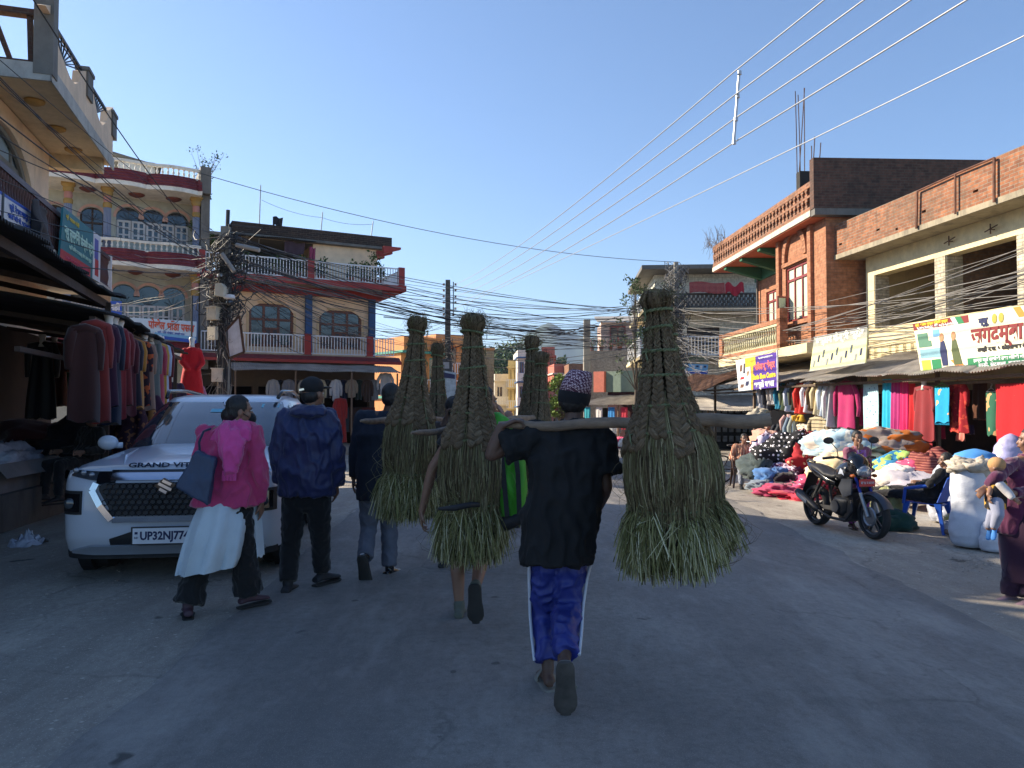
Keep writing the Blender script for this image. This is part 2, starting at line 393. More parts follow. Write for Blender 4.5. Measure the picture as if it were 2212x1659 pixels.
for y in yy:
 a,b_=edge_l(y),edge_r(y)
 ids.append([mb.vert((a+(b_-a)*i/nx,y,gz(a+(b_-a)*i/nx,y)+.014))for i in range(nx+1)])
for j in range(len(yy)-1):
 for i in range(nx):mb.face((ids[j][i],ids[j][i+1],ids[j+1][i+1],ids[j+1][i]))
tag(mb.build('road',asph,smooth=180),kind='structure')
# hills far off
hm=mat('hill forest',(.045,.07,.035),1,var=.5,vs=.02,bump=0)
mb=MB()
def hill(u,v):
 x=-900+2600*u;y=1500+1300*v
 prof=[(-900,40),(-200,50),(-30,75),(40,122),(90,140),(150,122),(230,118),(330,132),(420,100),(600,90),(1000,70),(1700,40)]
 h=40;x+=0
 for(a,ha),(b_,hb)in zip(prof,prof[1:]):
  if a<=x<=b_:h=ha+(hb-ha)*smooth((x-a)/(b_-a))
 e=smooth(v*3.2)if v<.5 else smooth((1-v)*2)
 return(x,y,-3+h*1.5*e*(1+.06*noise.noise(V((x*.012,y*.012,0))))+5*e*noise.noise(V((x*.05,y*.05,3))))
mb.grid(150,40,hill)
tag(mb.build('hill',hm,smooth=180),kind='structure')
# ================================================================= BUILDING HELPERS
class Fac:
 def __init__(s,name,label,cat,x,y,ang,z=None,make=True,group=None):
  s.z=gz(x,y)if z is None else z;s.x=x;s.y=y;s.a=ang
  if make:s.o=thing(name,label,cat,(x,y,s.z),ang,group)
  s.u=V((cos(ang),sin(ang),0));s.n=V((-sin(ang),cos(ang),0))
 def W(s,lx,ly,lz):return V((s.x,s.y,s.z))+s.u*lx+s.n*ly+V((0,0,lz))
 def L(s,px,py,off=0):
  d=ray(px,py);c=V((0,0,CAMH));o=V((s.x,s.y,s.z))+s.n*off
  t=(o-c).dot(s.n)/d.dot(s.n);p=c+d*t-V((s.x,s.y,s.z))
  return p.dot(s.u),p.z
 def rect(s,x0,y0,x1,y1,off=0):
  ym=(y0+y1)/2;a=s.L(x0,ym,off)[0];b=s.L(x1,ym,off)[0];xm=(x0+x1)/2
  return a,b,s.L(xm,y1,off)[1],s.L(xm,y0,off)[1]
def wall(mb,x0,x1,z0,z1,holes=(),y=0,th=.22,back=False):
 X=sorted({x0,x1}|{min(max(h[i],x0),x1)for h in holes for i in(0,1)});Z=sorted({z0,z1}|{min(max(h[i],z0),z1)for h in holes for i in(2,3)})
 for a,b in zip(X,X[1:]):
  for c,d in zip(Z,Z[1:]):
   mx,mz=(a+b)/2,(c+d)/2
   if b-a<1e-4 or d-c<1e-4 or any(h[0]<mx<h[1]and h[2]<mz<h[3]for h in holes):continue
   mb.poly([(a,y,c),(b,y,c),(b,y,d),(a,y,d)])
   if back:mb.poly([(a,y+th,d),(b,y+th,d),(b,y+th,c),(a,y+th,c)])
 for a,b,c,d in[h[:4]for h in holes]:
  mb.poly([(a,y,c),(a,y,d),(a,y+th,d),(a,y+th,c)]);mb.poly([(b,y,d),(b,y,c),(b,y+th,c),(b,y+th,d)])
  mb.poly([(a,y,c),(a,y+th,c),(b,y+th,c),(b,y,c)]);mb.poly([(a,y+th,d),(a,y,d),(b,y,d),(b,y+th,d)])
def shell(mb,x0,x1,z0,z1,y0,y1,holes=(),th=.25):
 wall(mb,x0,x1,z0,z1,holes,y0,th)
 mb.poly([(x0,y1,z0),(x0,y0,z0),(x0,y0,z1),(x0,y1,z1)]);mb.poly([(x1,y0,z0),(x1,y1,z0),(x1,y1,z1),(x1,y0,z1)])
 mb.poly([(x1,y1,z0),(x0,y1,z0),(x0,y1,z1),(x1,y1,z1)]);mb.poly([(x0,y0,z1),(x1,y0,z1),(x1,y1,z1),(x0,y1,z1)])
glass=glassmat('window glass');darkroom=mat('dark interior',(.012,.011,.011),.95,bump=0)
def window(par,x0,x1,z0,z1,y,fm,cols=2,rows=1,fw=.06,name='window',arch=False,top=None,glassm=None,depth=.08):
 f=MB();w_,h_=x1-x0,z1-z0
 f.box((x0,y,z0),(x0+fw,y+depth,z1));f.box((x1-fw,y,z0),(x1,y+depth,z1))
 f.box((x0+fw,y,z0),(x1-fw,y+depth,z0+fw));f.box((x0+fw,y,z1-fw),(x1-fw,y+depth,z1))
 for c in range(1,cols):xx=x0+w_*c/cols;f.box((xx-fw/2,y+.002,z0+fw),(xx+fw/2,y+depth-.002,z1-fw))
 for r in range(1,rows):zz=z0+h_*r/rows;f.box((x0+fw,y+.004,zz-fw*.4),(x1-fw,y+depth-.004,zz+fw*.4))
 if top:zz=z1-h_*top;f.box((x0+fw,y-.004,zz-fw*.5),(x1-fw,y+depth-.006,zz+fw*.5))
 fo=f.build(name,fm,par)
 g=MB();g.box((x0+fw*.5,y+depth*.45,z0+fw*.5),(x1-fw*.5,y+depth*.45+.01,z1-fw*.5));g.build('pane',glassm or glass,fo)
 return fo
def railing(par,pts,h,m,name='railing',sp=.11,r=.014,rail=.022,low=.06):
 mb=MB()
 for a,b in zip(pts,pts[1:]):
  a=V(a);b=V(b);L=(b-a).length;n=max(1,int(L/sp))
  mb.bar(a+V((0,0,h)),b+V((0,0,h)),rail*2,rail*2);mb.bar(a+V((0,0,low)),b+V((0,0,low)),rail*1.6,rail*1.6)
  for i in range(n+1):
   p=a.lerp(b,i/n);mb.bar(p+V((0,0,low)),p+V((0,0,h)),r*2,r*2,up=(0,1,0))
 return mb.build(name,m,par)
def balusters(par,pts,h,m,name='balustrade',sp=.17,r=.05,railm=None,n=8):
 mb=MB();prof=[(.9,0),(.9,.06),(.45,.1),(.55,.18),(1,.35),(.8,.5),(.42,.62),(.5,.8),(.9,.88),(.9,1)]
 for a,b in zip(pts,pts[1:]):
  a=V(a);b=V(b);L=(b-a).length;k=max(1,int(L/sp))
  for i in range(k):
   p=a.lerp(b,(i+.5)/k);mb.lathe([(r*q,z*(h-.12)+.04)for q,z in prof],n,p)
  mb.bar(a+V((0,0,h-.045)),b+V((0,0,h-.045)),r*2.6,.09);mb.bar(a+V((0,0,.02)),b+V((0,0,.02)),r*2.6,.05)
 return mb.build(name,m,par,smooth=40)
def corrugated(par,x0,x1,y0,z0,y1,z1,m,name='awning_sheet',pitch=.076,amp=.018,wav=.05,seed=1,th=.004,ny=6):
 mb=MB();nx=max(8,int((x1-x0)/pitch*4))
 def fn(u,v):
  x=x0+(x1-x0)*u;y=y0+(y1-y0)*v;z=z0+(z1-z0)*v
  sheet_=int(x/.85+50)
  return(x,y-(.06*((sheet_*7)%5-2)*.5 if v==0 else 0),z+amp*cos(2*pi*x/pitch)+wav*noise.noise(V((x*.8,y*1.2+seed*5,seed)))+.012*(sheet_%2))
 mb.sheet(nx,ny,fn,th);return mb.build(name,m,par,smooth=60)
def panel(par,pts,m,name='signboard',th=.02):
 p=[V(q)for q in pts];n=(p[1]-p[0]).cross(p[3]-p[0]).normalized()*th;mb=MB()
 a=[mb.vert(q)for q in p];b=[mb.vert(q-n)for q in p]
 mb.face(a);mb.face(b[::-1])
 for i in range(4):j=(i+1)%4;mb.face((a[j],a[i],b[i],b[j]))
 return mb.build(name,m,par)
def T(name,col,**k):return mat(name,col,**{**dict(rough=.75,dirt=.25,bump=.25,bs=25),**k})
white_paint=T('white painted metal','#d9dbdd',rough=.45,dirt=.15);rust=mat('rusty iron',(.10,.055,.035),.8,.3,var=.4)
tin_old=mat('old corrugated iron',(.40,.36,.31),.7,.05,var=.3,vs=2,dirt=.6,dcol=(.09,.05,.03),ds=2)
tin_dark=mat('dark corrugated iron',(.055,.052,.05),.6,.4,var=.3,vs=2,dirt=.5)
concrete=T('grey concrete','#8f8b83',dirt=.7,ds=2,dcol=(.08,.07,.06));conc_dark=T('stained concrete','#6b6862',dirt=.8,ds=2)
wood=mat('weathered wood',(.16,.11,.075),.8,var=.3,stretch=(4,4,.6),vs=8);darkwood=mat('dark wood',(.05,.03,.022),.7,var=.3)
ironblk=mat('black painted iron',(.02,.022,.026),.5,.4);pipe_m=mat('galvanised steel',(.42,.43,.44),.45,.8,var=.15)
# ================================================================= LEFT SIDE
# ---- cream house with the terrace on the left
N=Fac('terrace_house','peach rendered building with a curved terrace parapet and sunburst ironwork above the left stall','building',-7.6,12.5,R(106.9),z=0)
peach=T('peach render','#d9bfa2',dirt=.35,vs=2,ds=1.5);cream=T('cream ceiling paint','#cbb693',dirt=.2);greycem=conc_dark
zb=6.96
def NL(zx,zy,off=0):return N.L(zx*.392,zy*.392,off)
mb=MB()
bot=[NL(240,385),NL(620,900)];zt=lambda p:p
up=[NL(240,290)[0:2]]
prof=[(250,30),(290,30),(296,140),(308,210),(325,265),(345,320),(365,370),(388,430),(412,462),(440,455),(446,392),(505,392),(512,470),(520,540),(533,610),(548,665),(566,690),(588,672),(594,612),(636,612)]
pts=[NL(*q)for q in prof];x1=bot[1][0]
poly=[(0,zb),(x1,zb),(x1,pts[-1][1])]+[(min(p[0],x1),p[1])for p in pts[::-1][1:]]+[(0,pts[0][1])]
mb.prism(poly,0,.14);mb.build('parapet',peach,N.o)
mb=MB();mb.box((-.02,.14,zb+.12),(.16,2.2,zb+.20));mb.box((-.02,.142,zb+.95),(.16,2.2,zb+1.05))
for k in range(7):mb.bar((.07,.3+k*.3,zb+.2),(.07,.45+k*.3+(.12 if k%2 else-.12),zb+.95),.1,.07)
mb.build('brick_lattice',brickmat('dark brick','#5a3a2c','#3d2a22','#4a4138'),N.o)
mb=MB();mb.box((-.06,-.05,zb-.02),(.22,.24,zb+1.75));mb.build('corner_post',conc_dark,N.o)
for q in((410,505,355,470),(568,636,600,700)):
 b=NL(q[1],q[2])[0];a=b-.42;zt_=NL((q[0]+q[1])/2,q[2])[1]
 mb=MB();mb.box((a,-.04,zt_-.5),(b-.003,.18,zt_));mb.box((a-.03,-.06,zt_),(b+.03,.2,zt_+.07));mb.build('broken_post',conc_dark,N.o)
for(ax,az,bx,bz,cx,cz)in((300,105,470,390,362,352),(515,465,600,605,540,628)):
 A,B,Cc=NL(ax,az),NL(bx,bz),NL(cx,cz);mb=MB()
 mb.bar((A[0],.07,A[1]),(B[0],.07,B[1]),.05,.05)
 for k in range(10):
  t=k/9;x=A[0]+(B[0]-A[0])*t;z=A[1]+(B[1]-A[1])*t
  mb.bar((Cc[0]+.12*(x-Cc[0]),.07,Cc[1]+.12*(z-Cc[1])),(x,.07,z),.022,.022,up=(0,1,0))
 mb.tube([(Cc[0]+.13*cos(a*pi/8),.07,Cc[1]+.13*sin(a*pi/8))for a in range(17)],.012,5)
 mb.build('sunburst_railing',ironblk,N.o)
mb=MB();mb.box((0,.14,zb-.0),(x1,5,zb+.12));mb.box((.02,.02,zb-.03),(x1-.02,1.08,zb-.002));mb.box((4.35,.1,zb-.32),(4.6,4.9,zb-.03));mb.build('terrace_slab',cream,N.o)
mb=MB();mb.box((-.05,-.03,zb-.12),(x1+.02,-.003,zb+.14));mb.box((-.05,-.03,zb-.12),(-.003,4,zb+.16));mb.build('slab_edge',T('grey fascia','#a8a69f',dirt=.5),N.o)
mb=MB()
for lx in(1.2,2.6,3.9):mb.lathe([(.17,zb-.04),(.16,zb-.07),(.09,zb-.11),(.02,zb-.12)],20,(lx,.55,0))
mb.build('ceiling_rose',mat('ochre plaster','#b08a4a',.7),N.o,smooth=60)
# main wall with the big arched window
wy=1.1;wx1=4.3
ax0,az1=NL(0,650,wy);awx0,awx1=N.L(-70,350,wy)[0],N.L(76,350,wy)[0];awz0=N.L(40,440,wy)[1];awz1=N.L(2,258,wy)[1]
mb=MB();shell(mb,-9,wx1,0,zb-.03,wy,9,[(awx0,awx1,awz0,awz1)],.3);mb.build('wall',peach,N.o)
xc=(awx0+awx1)/2;hw=(awx1-awx0)/2;hh=hw*.75;zs=awz1-hh
mb=MB()
for sgn in(-1,1):
 arc=[(xc+sgn*hw*cos(a*pi/24),zs+hh*sin(a*pi/24))for a in range(13)]
 pl=arc+[(xc,awz1+.002),(xc+sgn*(hw+.001),awz1+.002)]
 mb.prism(pl if sgn>0 else pl[::-1],wy+.003,wy+.2)
mb.build('arch_spandrel',peach,N.o)
frm=T('grey window frame','#77736a');wo=window(N.o,awx0,awx1,awz0,awz1,wy+.16,frm,4,1,.09,top=.42,glassm=mat('pale curtained glass','#8fa0aa',.25,var=.2,vs=1))
mb=MB();arc=[(xc+(hw-.03)*cos(a*pi/24),wy+.13,zs+(hh-.03)*sin(a*pi/24))for a in range(25)];mb.tube(arc,.055,6);mb.build('arch_frame',frm,wo)
# first-floor balcony ledge, balusters and its far post
lz0,lz1=N.L(239,636,-.05)[1],N.L(239,624,-.05)[1]
mb=MB();mb.box((-8,-.05,lz0),(x1,wy,lz1));mb.build('balcony_ledge',T('pale ledge','#b9b5ab',dirt=.4),N.o)
mb=MB();mb.box((-8,-.02,lz0-.22),(x1-.1,.2,lz0-.003));mb.build('ledge_beam',T('tan beam','#b98f62',dirt=.5),N.o)
rh=N.L(232,550,0)[1]-lz1
balusters(N.o,[(-3,.05,lz1),(x1-.1,.05,lz1)],rh,mat('brown glazed baluster','#4a2522',.45,var=.3),sp=.12,r=.04)
mb=MB();mb.box((x1-.1,-.02,lz1),(x1+.03,.14,lz1+rh+.05));mb.build('end_post',white_paint,N.o)
# ---- signboards on the terrace house
def board_on(F,name,label,corners,off,m,group=None,th=.03,cat='sign'):
 """a sign of its own, hung on facade F; corners in photo pixels TL TR BR BL"""
 pts=[F.L(px,py,off)for px,py in corners]
 cx=sum(p[0]for p in pts)/4;cz=sum(p[1]for p in pts)/4
 o=thing(name,label,cat,F.W(cx,off,cz),F.a,group)
 loc=[(p[0]-cx,0,p[1]-cz)for p in pts]
 panel(o,[loc[3],loc[2],loc[1],loc[0]],m,'board',th)
 x0=(loc[0][0]+loc[3][0])/2;x1_=(loc[1][0]+loc[2][0])/2
 z0=(loc[2][2]+loc[3][2])/2;z1=(loc[0][2]+loc[1][2])/2
 def uv(u,v,d=.008):
  b=V(loc[3]).lerp(V(loc[2]),u);t_=V(loc[0]).lerp(V(loc[1]),u);p=b.lerp(t_,v);p.y-=d;return p
 w_=(V(loc[2])-V(loc[3])).length;h_=(V(loc[0])-V(loc[3])).length
 ang=-math.atan2(((V(loc[1])-V(loc[0]))+(V(loc[2])-V(loc[3]))).z,w_*2)
 def put(s,u,v,hgt,m_,wd=None,bold=0,depth=.002,d=.008,shear=0):
  return text(s,hgt*h_,m_,o,uv(u,v,d),(pi/2,ang,0),width=None if wd is None else wd*w_,bold=bold,depth=depth,shear=shear)
 def patch(u0,v0,u1,v1,m_,name='printed_panel',d=.004,sk=0):
  q=[uv(u0,v0,d),uv(u1,v0,d),uv(u1+sk,v1,d),uv(u0+sk,v1,d)];return panel(o,q,m_,name,.003)
 o_=o;return o_,uv,put,patch
def flat(n,c,**k):return mat('print '+n,c,**{**dict(rough=.5,var=.06,bump=0),**k})
blueP,whiteP,greenP,redP,yellowP,purpleP,blackP=flat('blue','#1f4fb0'),flat('white','#d8dade'),flat('green','#1f7a4c'),flat('red','#b3232b'),flat('yellow','#e3c531'),flat('purple','#4a2590'),flat('black','#1d1c20')
maroonP,tealP,navyP,orangeP,skyP,greyP,creamP,pinkP=flat('maroon','#7c1f1f'),flat('teal','#1f6f78'),flat('navy','#1c2452'),flat('orange','#d8822a'),flat('sky','#6fa9d2'),flat('grey','#8a8d90'),flat('cream','#e3dfb8'),flat('pink','#c94a68')
s,uv,put,patch=board_on(N,'signboard','white signboard with blue edge and blue and green lettering above the dark awning',[(-60,372),(83.5,467),(76,561),(-60,498)],-.12,whiteP)
patch(0,.94,1,1,blueP);patch(0,0,1,.05,blueP);patch(.975,.05,1,.94,blueP)
put('प्रो. रेशम बहादुर बुढा',.70,.80,.16,blueP,.42,.004);put('शालि नदी मो. ९८५७८३२६१३',.72,.62,.13,blueP,.5,.003)
put('घुम्ती पर्यटकिय सामाग्रीको लागी सम्पर्क',.71,.42,.12,greenP,.55,.003);put('यहाँ हेर्न सुलभ मुल्यमा बिक्रि वितरण गरिन्छ',.66,.17,.14,blueP,.62,.003)
put('र',.28,.52,.7,flat('ochre','#b07a2e'),.13,.01);patch(.385,.02,.415,1,ironblk,'frame_bar',.01)
s,uv,put,patch=board_on(N,'signboard','teal signboard with pale lettering and red footer hung on the brown balusters',[(137,447),(217,512),(215.5,611),(129,559)],-.12,tealP)
patch(0,0,.72,.2,redP);patch(.78,0,1,1,whiteP);patch(.82,.45,.93,.88,flat('violet','#5458a8'),'printed_figure',.008);patch(.84,.1,.94,.45,redP,'printed_figure',.008)
put('प्रो. नारायण केसी',.22,.86,.1,yellowP,.3,.002);put('न्यू लुम्बिनी फेन्सी स्टोर',.42,.58,.26,flat('mint','#bfe3d2'),.72,.008)
put('यहाँ रेडिमेड कपडाहरु थोक तथा खुद्रा',.45,.33,.09,flat('mint','#bfe3d2'),.55,.002);put('आफ्नो घरको लागी हामीलाई सम्झनुहोस्',.38,.1,.08,pinkP,.55,.002)
# tarpaulin flung over the railing
mb=MB();a=N.L(80,438,-.25);b=N.L(112,565,-.25)
def tarp(u,v):
 x=a[0]+(b[0]-a[0])*(u*.75+v*.35)-.15;z=a[1]+(b[1]-.15-a[1])*v
 return(x,-.22-.12*sin(u*9+v*2)*(.3+v)-.08*noise.noise(V((u*4,v*4,0))),z+.1*(noise.noise(V((u*5,v*5,3)))))
mb.sheet(16,22,tarp,.01);o=mb.build('tarpaulin',mat('grey tarpaulin','#4d4c50',.8,var=.25,vs=3,bump=.4,bs=12),smooth=180)
o.matrix_world=Matrix.Translation((N.x,N.y,N.z))@Matrix.Rotation(N.a,4,'Z');tag(o,'crumpled grey tarpaulin hanging between the white signboard and the teal signboard','tarpaulin')
# ---- left stall, two roofs on posts
S=Fac('market_stall','dark lean-to clothes stall under a corrugated iron awning on the left','market stall',-7.6,12.5,R(106.9),z=0)
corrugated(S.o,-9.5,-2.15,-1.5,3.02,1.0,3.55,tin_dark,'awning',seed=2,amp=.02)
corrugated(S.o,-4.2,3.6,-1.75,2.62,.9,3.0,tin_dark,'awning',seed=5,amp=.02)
mb=MB()
for x,y,z in((-2.3,-1.35,2.95),(0.9,-1.2,2.62),(3.4,-1.55,2.55),(-4.2,.4,3.2)):mb.bar((x,y,0),(x,y,z),.07,.07,up=(0,1,0))
mb.build('post',darkwood,S.o)
mb=MB();mb.bar((-9,-1.3,2.93),(-2.2,-1.3,2.93),.07,.1);mb.bar((-4.2,-1.55,2.52),(3.6,-1.62,2.52),.06,.06);mb.bar((-5.8,-1.25,2.05),(-2.3,-1.35,2.05),.05,.05)
for x in(-6,-4,-2.3):mb.bar((x,-1.3,2.9),(x,.9,3.35),.05,.07)
for x in(-3,-1,1,3):mb.bar((x,-1.6,2.5),(x,.85,2.85),.05,.06)
mb.build('beam',darkwood,S.o)
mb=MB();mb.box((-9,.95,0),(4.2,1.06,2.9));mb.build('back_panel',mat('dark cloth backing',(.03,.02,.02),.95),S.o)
# ---- stone step with boxes on it
st=Fac('stone_step','stained concrete step in front of the left stall','step',-6.0,8.6,R(100),z=0)
mb=MB();mb.box((-3.5,-.05,0),(2.8,2,.44));mb.box((-3.5,-.5,-.01),(-.9,-.052,.2));mb.build('slab',T('mossy concrete','#5e5a56',dirt=.8,ds=3,dcol=(.03,.03,.028)),st.o)
# ================================================================= HOUSE WITH SCALLOPED BALCONIES
G=Fac('scalloped_house','grey house with arched windows and scalloped red tiled balconies','building',-14.7,24.4,R(28.1),z=-.2)
greyw=T('grey green render','#a8aea8',dirt=.3);tile=mat('red roof tile','#6e2a2e',.6,var=.3,vs=4,bump=.5,bs=9);pinkb=T('pink brick trim','#c9a39a');offw=T('off white plaster','#dcd8cc',dirt=.3)
GW=4.43;gx0=-2.5
# floors measured at the balcony edge
Z=dict(r_top=9.89,r_bot=9.50,t2=9.07,b1t=7.24,b1b=6.87,t1=6.42,b0=3.86,t0=3.5)
wy=1.3
def edge(x):return-.28*abs(sin((x+.35)*pi/1.55))**.6
def slab_curvy(z0,z1,ztile,nm):
 n=60;xs_=[gx0+(GW-gx0)*i/n for i in range(n+1)]
 mb=MB();a=[mb.vert((x,edge(x)-.22,z0))for x in xs_];b=[mb.vert((x,edge(x)-.22,z1+.025))for x in xs_];c=[mb.vert((x,wy+.3,z0))for x in xs_];d=[mb.vert((x,wy+.3,z1))for x in xs_]
 for i in range(n):mb.face((a[i],a[i+1],b[i+1],b[i]));mb.face((c[i],c[i+1],a[i+1],a[i]));mb.face((b[i],b[i+1],d[i+1],d[i]))
 mb.face((a[n],c[n],d[n],b[n]));mb.build('balcony_slab',offw,G.o)
 mb=MB()
 def fn(u,v):
  x=gx0+(GW-gx0)*u;t=v*4;k=t-int(t)
  return(x,edge(x)-.05-.16*(1-v)+.035*k-.02*abs(sin(x*pi/.17)),z1+.02+(ztile-z1)*v)
 mb.sheet(150,16,fn,.01);mb.build('tiled_edge',tile,G.o,smooth=30)
slab_curvy(Z['t2']-.12,Z['t2'],Z['r_bot'],'roof');slab_curvy(Z['t1']-.12,Z['t1'],Z['b1b'],'mid');slab_curvy(Z['t0']-.1,Z['t0'],Z['b0'],'low')
for zz,h in((Z['r_bot'],.39),(Z['b1b'],.37)):
 n=14;balusters(G.o,[(gx0+(GW-gx0)*i/n,edge(gx0+(GW-gx0)*i/n)+.1,zz)for i in range(n+1)],h,offw,sp=.15,r=.045)
# wall with arched openings
def G2(zx,zy):return G.L(zx*.392,zy*.392,wy)
ar=[]
for(xa,xb,zt,zb_,nar)in((-40,120,1115,1330,1),(250,355,1125,1330,1),(440,575,1140,1330,1),(640,1040,1155,1345,3)):
 a=G2(xa,1250)[0];b=G2(xb,1250)[0];ar.append((a,b,G2((xa+xb)/2,zb_)[1],G2((xa+xb)/2,zt)[1],nar))
lo=[]
for(xa,xb,zt,zb_,nar)in((613,1020,1575,1860,3),(300,560,1570,1850,2)):
 a=G2(xa,1700)[0];b=G2(xb,1700)[0];lo.append((a,b,G2(830,zb_)[1],G2(830,zt)[1],nar))
holes=[h[:4]for h in ar+lo]
mb=MB();shell(mb,gx0,GW-.05,0,Z['t2']-.12,wy,8,holes,.25);mb.build('wall',greyw,G.o)
sp=MB();tr=MB()
for a,b,z0,z1,n in ar+lo:
 w_=(b-a)/n;hh=min(w_*.5,.5)
 for k in range(n):
  xc=a+w_*(k+.5);hw=w_/2;zs=z1-hh
  for sgn in(-1,1):
   arc=[(xc+sgn*hw*cos(t*pi/16),zs+(hh-.01)*sin(t*pi/16))for t in range(9)]
   pl=arc+[(xc,z1+.001),(xc+sgn*hw,z1+.001)];sp.prism(pl if sgn>0 else pl[::-1],wy+.002+.001*k,wy+.14+.001*k)
  for t in range(17):
   an=pi*(t+.5)/17;r_=.085
   M_=Matrix.Translation((xc+(hw+.05)*cos(an),wy-.03,zs+(hh+.05)*sin(an)))@Matrix.Rotation(-an,4,'Y')
   tr.box((-r_/2,0,-.045),(r_/2,.05,.045),M_)
sp.build('arch_spandrel',greyw,G.o);tr.build('arch_trim',pinkb,G.o)
whitew=T('white window paint','#c3c6cc',dirt=.15)
for a,b,z0,z1,n in ar+lo:
 w_=(b-a)/n
 sash=z0+(z1-z0)*.62
 if n>1:
  mcount=5
  for k in range(mcount):window(G.o,a+(b-a)*k/mcount+.01,a+(b-a)*(k+1)/mcount-.01,z0,sash,wy+.06+.002*k,whitew,2,3,.07)
  g=MB();g.box((a,wy+.13,sash),(b,wy+.14,z1));g.build('fanlight',glass,G.o)
 else:
  window(G.o,a,b,z0,z1,wy+.08,darkwood,2,1,.06,top=.45)
 ff=MB()
 for k in range(n):
  xc=a+w_*(k+.5)
  for t in(30,60,90,120,150):ff.bar((xc,wy+.12,sash),(xc+w_*.42*cos(R(t)),wy+.12,sash+w_*.42*sin(R(t))),.02,.02,up=(0,1,0))
 ff.build('fan_bars',ironblk,G.o)
# columns with gold capitals
gold=mat('gold painted plaster','#94783f',.6);blueg=T('blue grey column','#76829a');pinkc=T('pink column band','#a8776e')
for px in(147,232,424):
 for z0,z1 in((Z['b1b']-.05,Z['t2']-.1),(Z['b0'],Z['t1']-.1)):
  x=G.L(px,450,.2)[0];h=z1-z0
  mb=MB();n=24;mb.loft([[(x+(.105+.012*cos(k*pi))*cos(2*pi*k/n),.2+(.105+.012*cos(k*pi))*sin(2*pi*k/n),z)for k in range(n)]for z in(z0,z0+h*.68)])
  c=mb.build('column',blueg,G.o,smooth=30)
  mb=MB();mb.lathe([(.13,z0+h*.86),(.17,z0+h*.9),(.16,z0+h*.93),(.22,z0+h*.97)],16,(x,.2,0));mb.lathe([(.12,z0+h*.68),(.14,z0+h*.70),(.14,z0+h*.745),(.12,z0+h*.76)],16,(x,.2,0));mb.box((x-.2,.0,z0+h*.972),(x+.2,.4,z0+h));mb.build('capital',gold,c,smooth=40)
  mb=MB();mb.lathe([(.115,z0+h*.76),(.13,z0+h*.81),(.115,z0+h*.86)],16,(x,.2,0));mb.build('column_band',pinkc,c,smooth=40)
mb=MB()
for px in(70,190,295,375):
 x=G.L(px,410,.7)[0]
 for zz in(Z['t2']-.12,Z['t1']-.12):mb.lathe([(.05,zz-.12),(.2,zz-.06),(.26,zz-.02),(.26,zz)],14,(x,.6,0))
mb.build('ceiling_rose',mat('brown plaster rose','#6b3a30',.7),G.o,smooth=40)
mb=MB();mb.box((GW-.05,-.2,Z['t2']),(GW+.3,7,Z['r_top']+.1));mb.box((GW+.01,.1,3),(GW+.3,7,Z['t2']));mb.build('side_wall',conc_dark,G.o)
mb=MB();mb.box((1.9,2.5,Z['t2']),(3.1,5,Z['t2']+1.6));mb.build('roof_room',offw,G.o)
mb=MB();mb.poly([(1.7,2.3,Z['t2']+1.75),(3.3,2.3,Z['t2']+1.45),(3.3,5.2,Z['t2']+1.45),(1.7,5.2,Z['t2']+1.75)]);mb.poly([(1.7,2.3,Z['t2']+1.68),(1.7,5.2,Z['t2']+1.68),(3.3,5.2,Z['t2']+1.38),(3.3,2.3,Z['t2']+1.38)]);mb.poly([(1.7,2.3,Z['t2']+1.68),(3.3,2.3,Z['t2']+1.38),(3.3,2.3,Z['t2']+1.45),(1.7,2.3,Z['t2']+1.75)]);mb.build('roof_sheet',conc_dark,G.o)
# signboard of the utensil shop and blue place sign
s,uv,put,patch=board_on(G,'signboard','pale blue shop sign with orange lettering below the white shuttered windows',[(280,686),(425,694.5),(424,742),(276,722)],-.5,flat('pale blue','#b9cfdf'))
patch(0,0,1,.16,blueP);patch(0,.16,1,.3,skyP,d=.005);put('पोखेल भाँडा पसल',.62,.66,.62,flat('orange red','#c4502e'),.68,.012);put('प्रो. शिव पोखेल  लमही दाङ',.62,.34,.16,blueP,.4,.002)
s,uv,put,patch=board_on(G,'signboard','small blue sign with white lettering at the end of the dark awning',[(233,650),(263,651),(263,686),(233,684)],-.7,blueP)
put('महि'.replace('हि','ही'),.5,.6,.5,whiteP,.8,.012)
# ================================================================= CREAM HOUSE WITH RED BALCONIES
K=Fac('balcony_house','cream two-storey house with red balcony slabs, white railings and blue columns','building',-10.79,26.5,R(28.1),z=-.25)
KW=7.43;creamw=T('cream panelled render','#ecceab',dirt=.15,vs=3);redp=T('red oxide paint','#98302a',dirt=.2,rough=.6);bluep=T('blue column paint','#3a5a86',dirt=.2)
darkbrick=brickmat('soot dark brick','#47352c','#2e2522','#554d45',dirt=.7)
Ky=1.35
def k3(zx,zy,off=0):return K.L(379.4+zx*.2941,271+zy*.2941,off)
zU0=K.L(650,602)[1];zUr=K.L(650,562)[1];zP0=K.L(690,520,1.2)[1];zL0=K.L(650,766)[1];zLr=K.L(650,724)[1]
xl=.02;xr=KW;xcol=K.L(804,660,Ky)[0]
wins=[]
for q in((540,865,1312,1560),(1055,1365,1362,1600)):
 a,zt_=k3(q[0],q[2]+10,Ky);b,_=k3(q[1],q[2],Ky);zb_=zL0+.35;wins.append((a,b,zb_,k3((q[0]+q[1])/2,q[2],Ky)[1]))
dx0,dx1=k3(205,1400,Ky)[0],k3(310,1400,Ky)[0];dz=k3(250,1280,Ky)[1]
mb=MB();shell(mb,xl,xcol+.12,zL0,zU0-.3,Ky,7,wins+[(dx0,dx1,zL0+.02,dz)],.22);mb.build('wall',creamw,K.o)
mb=MB()
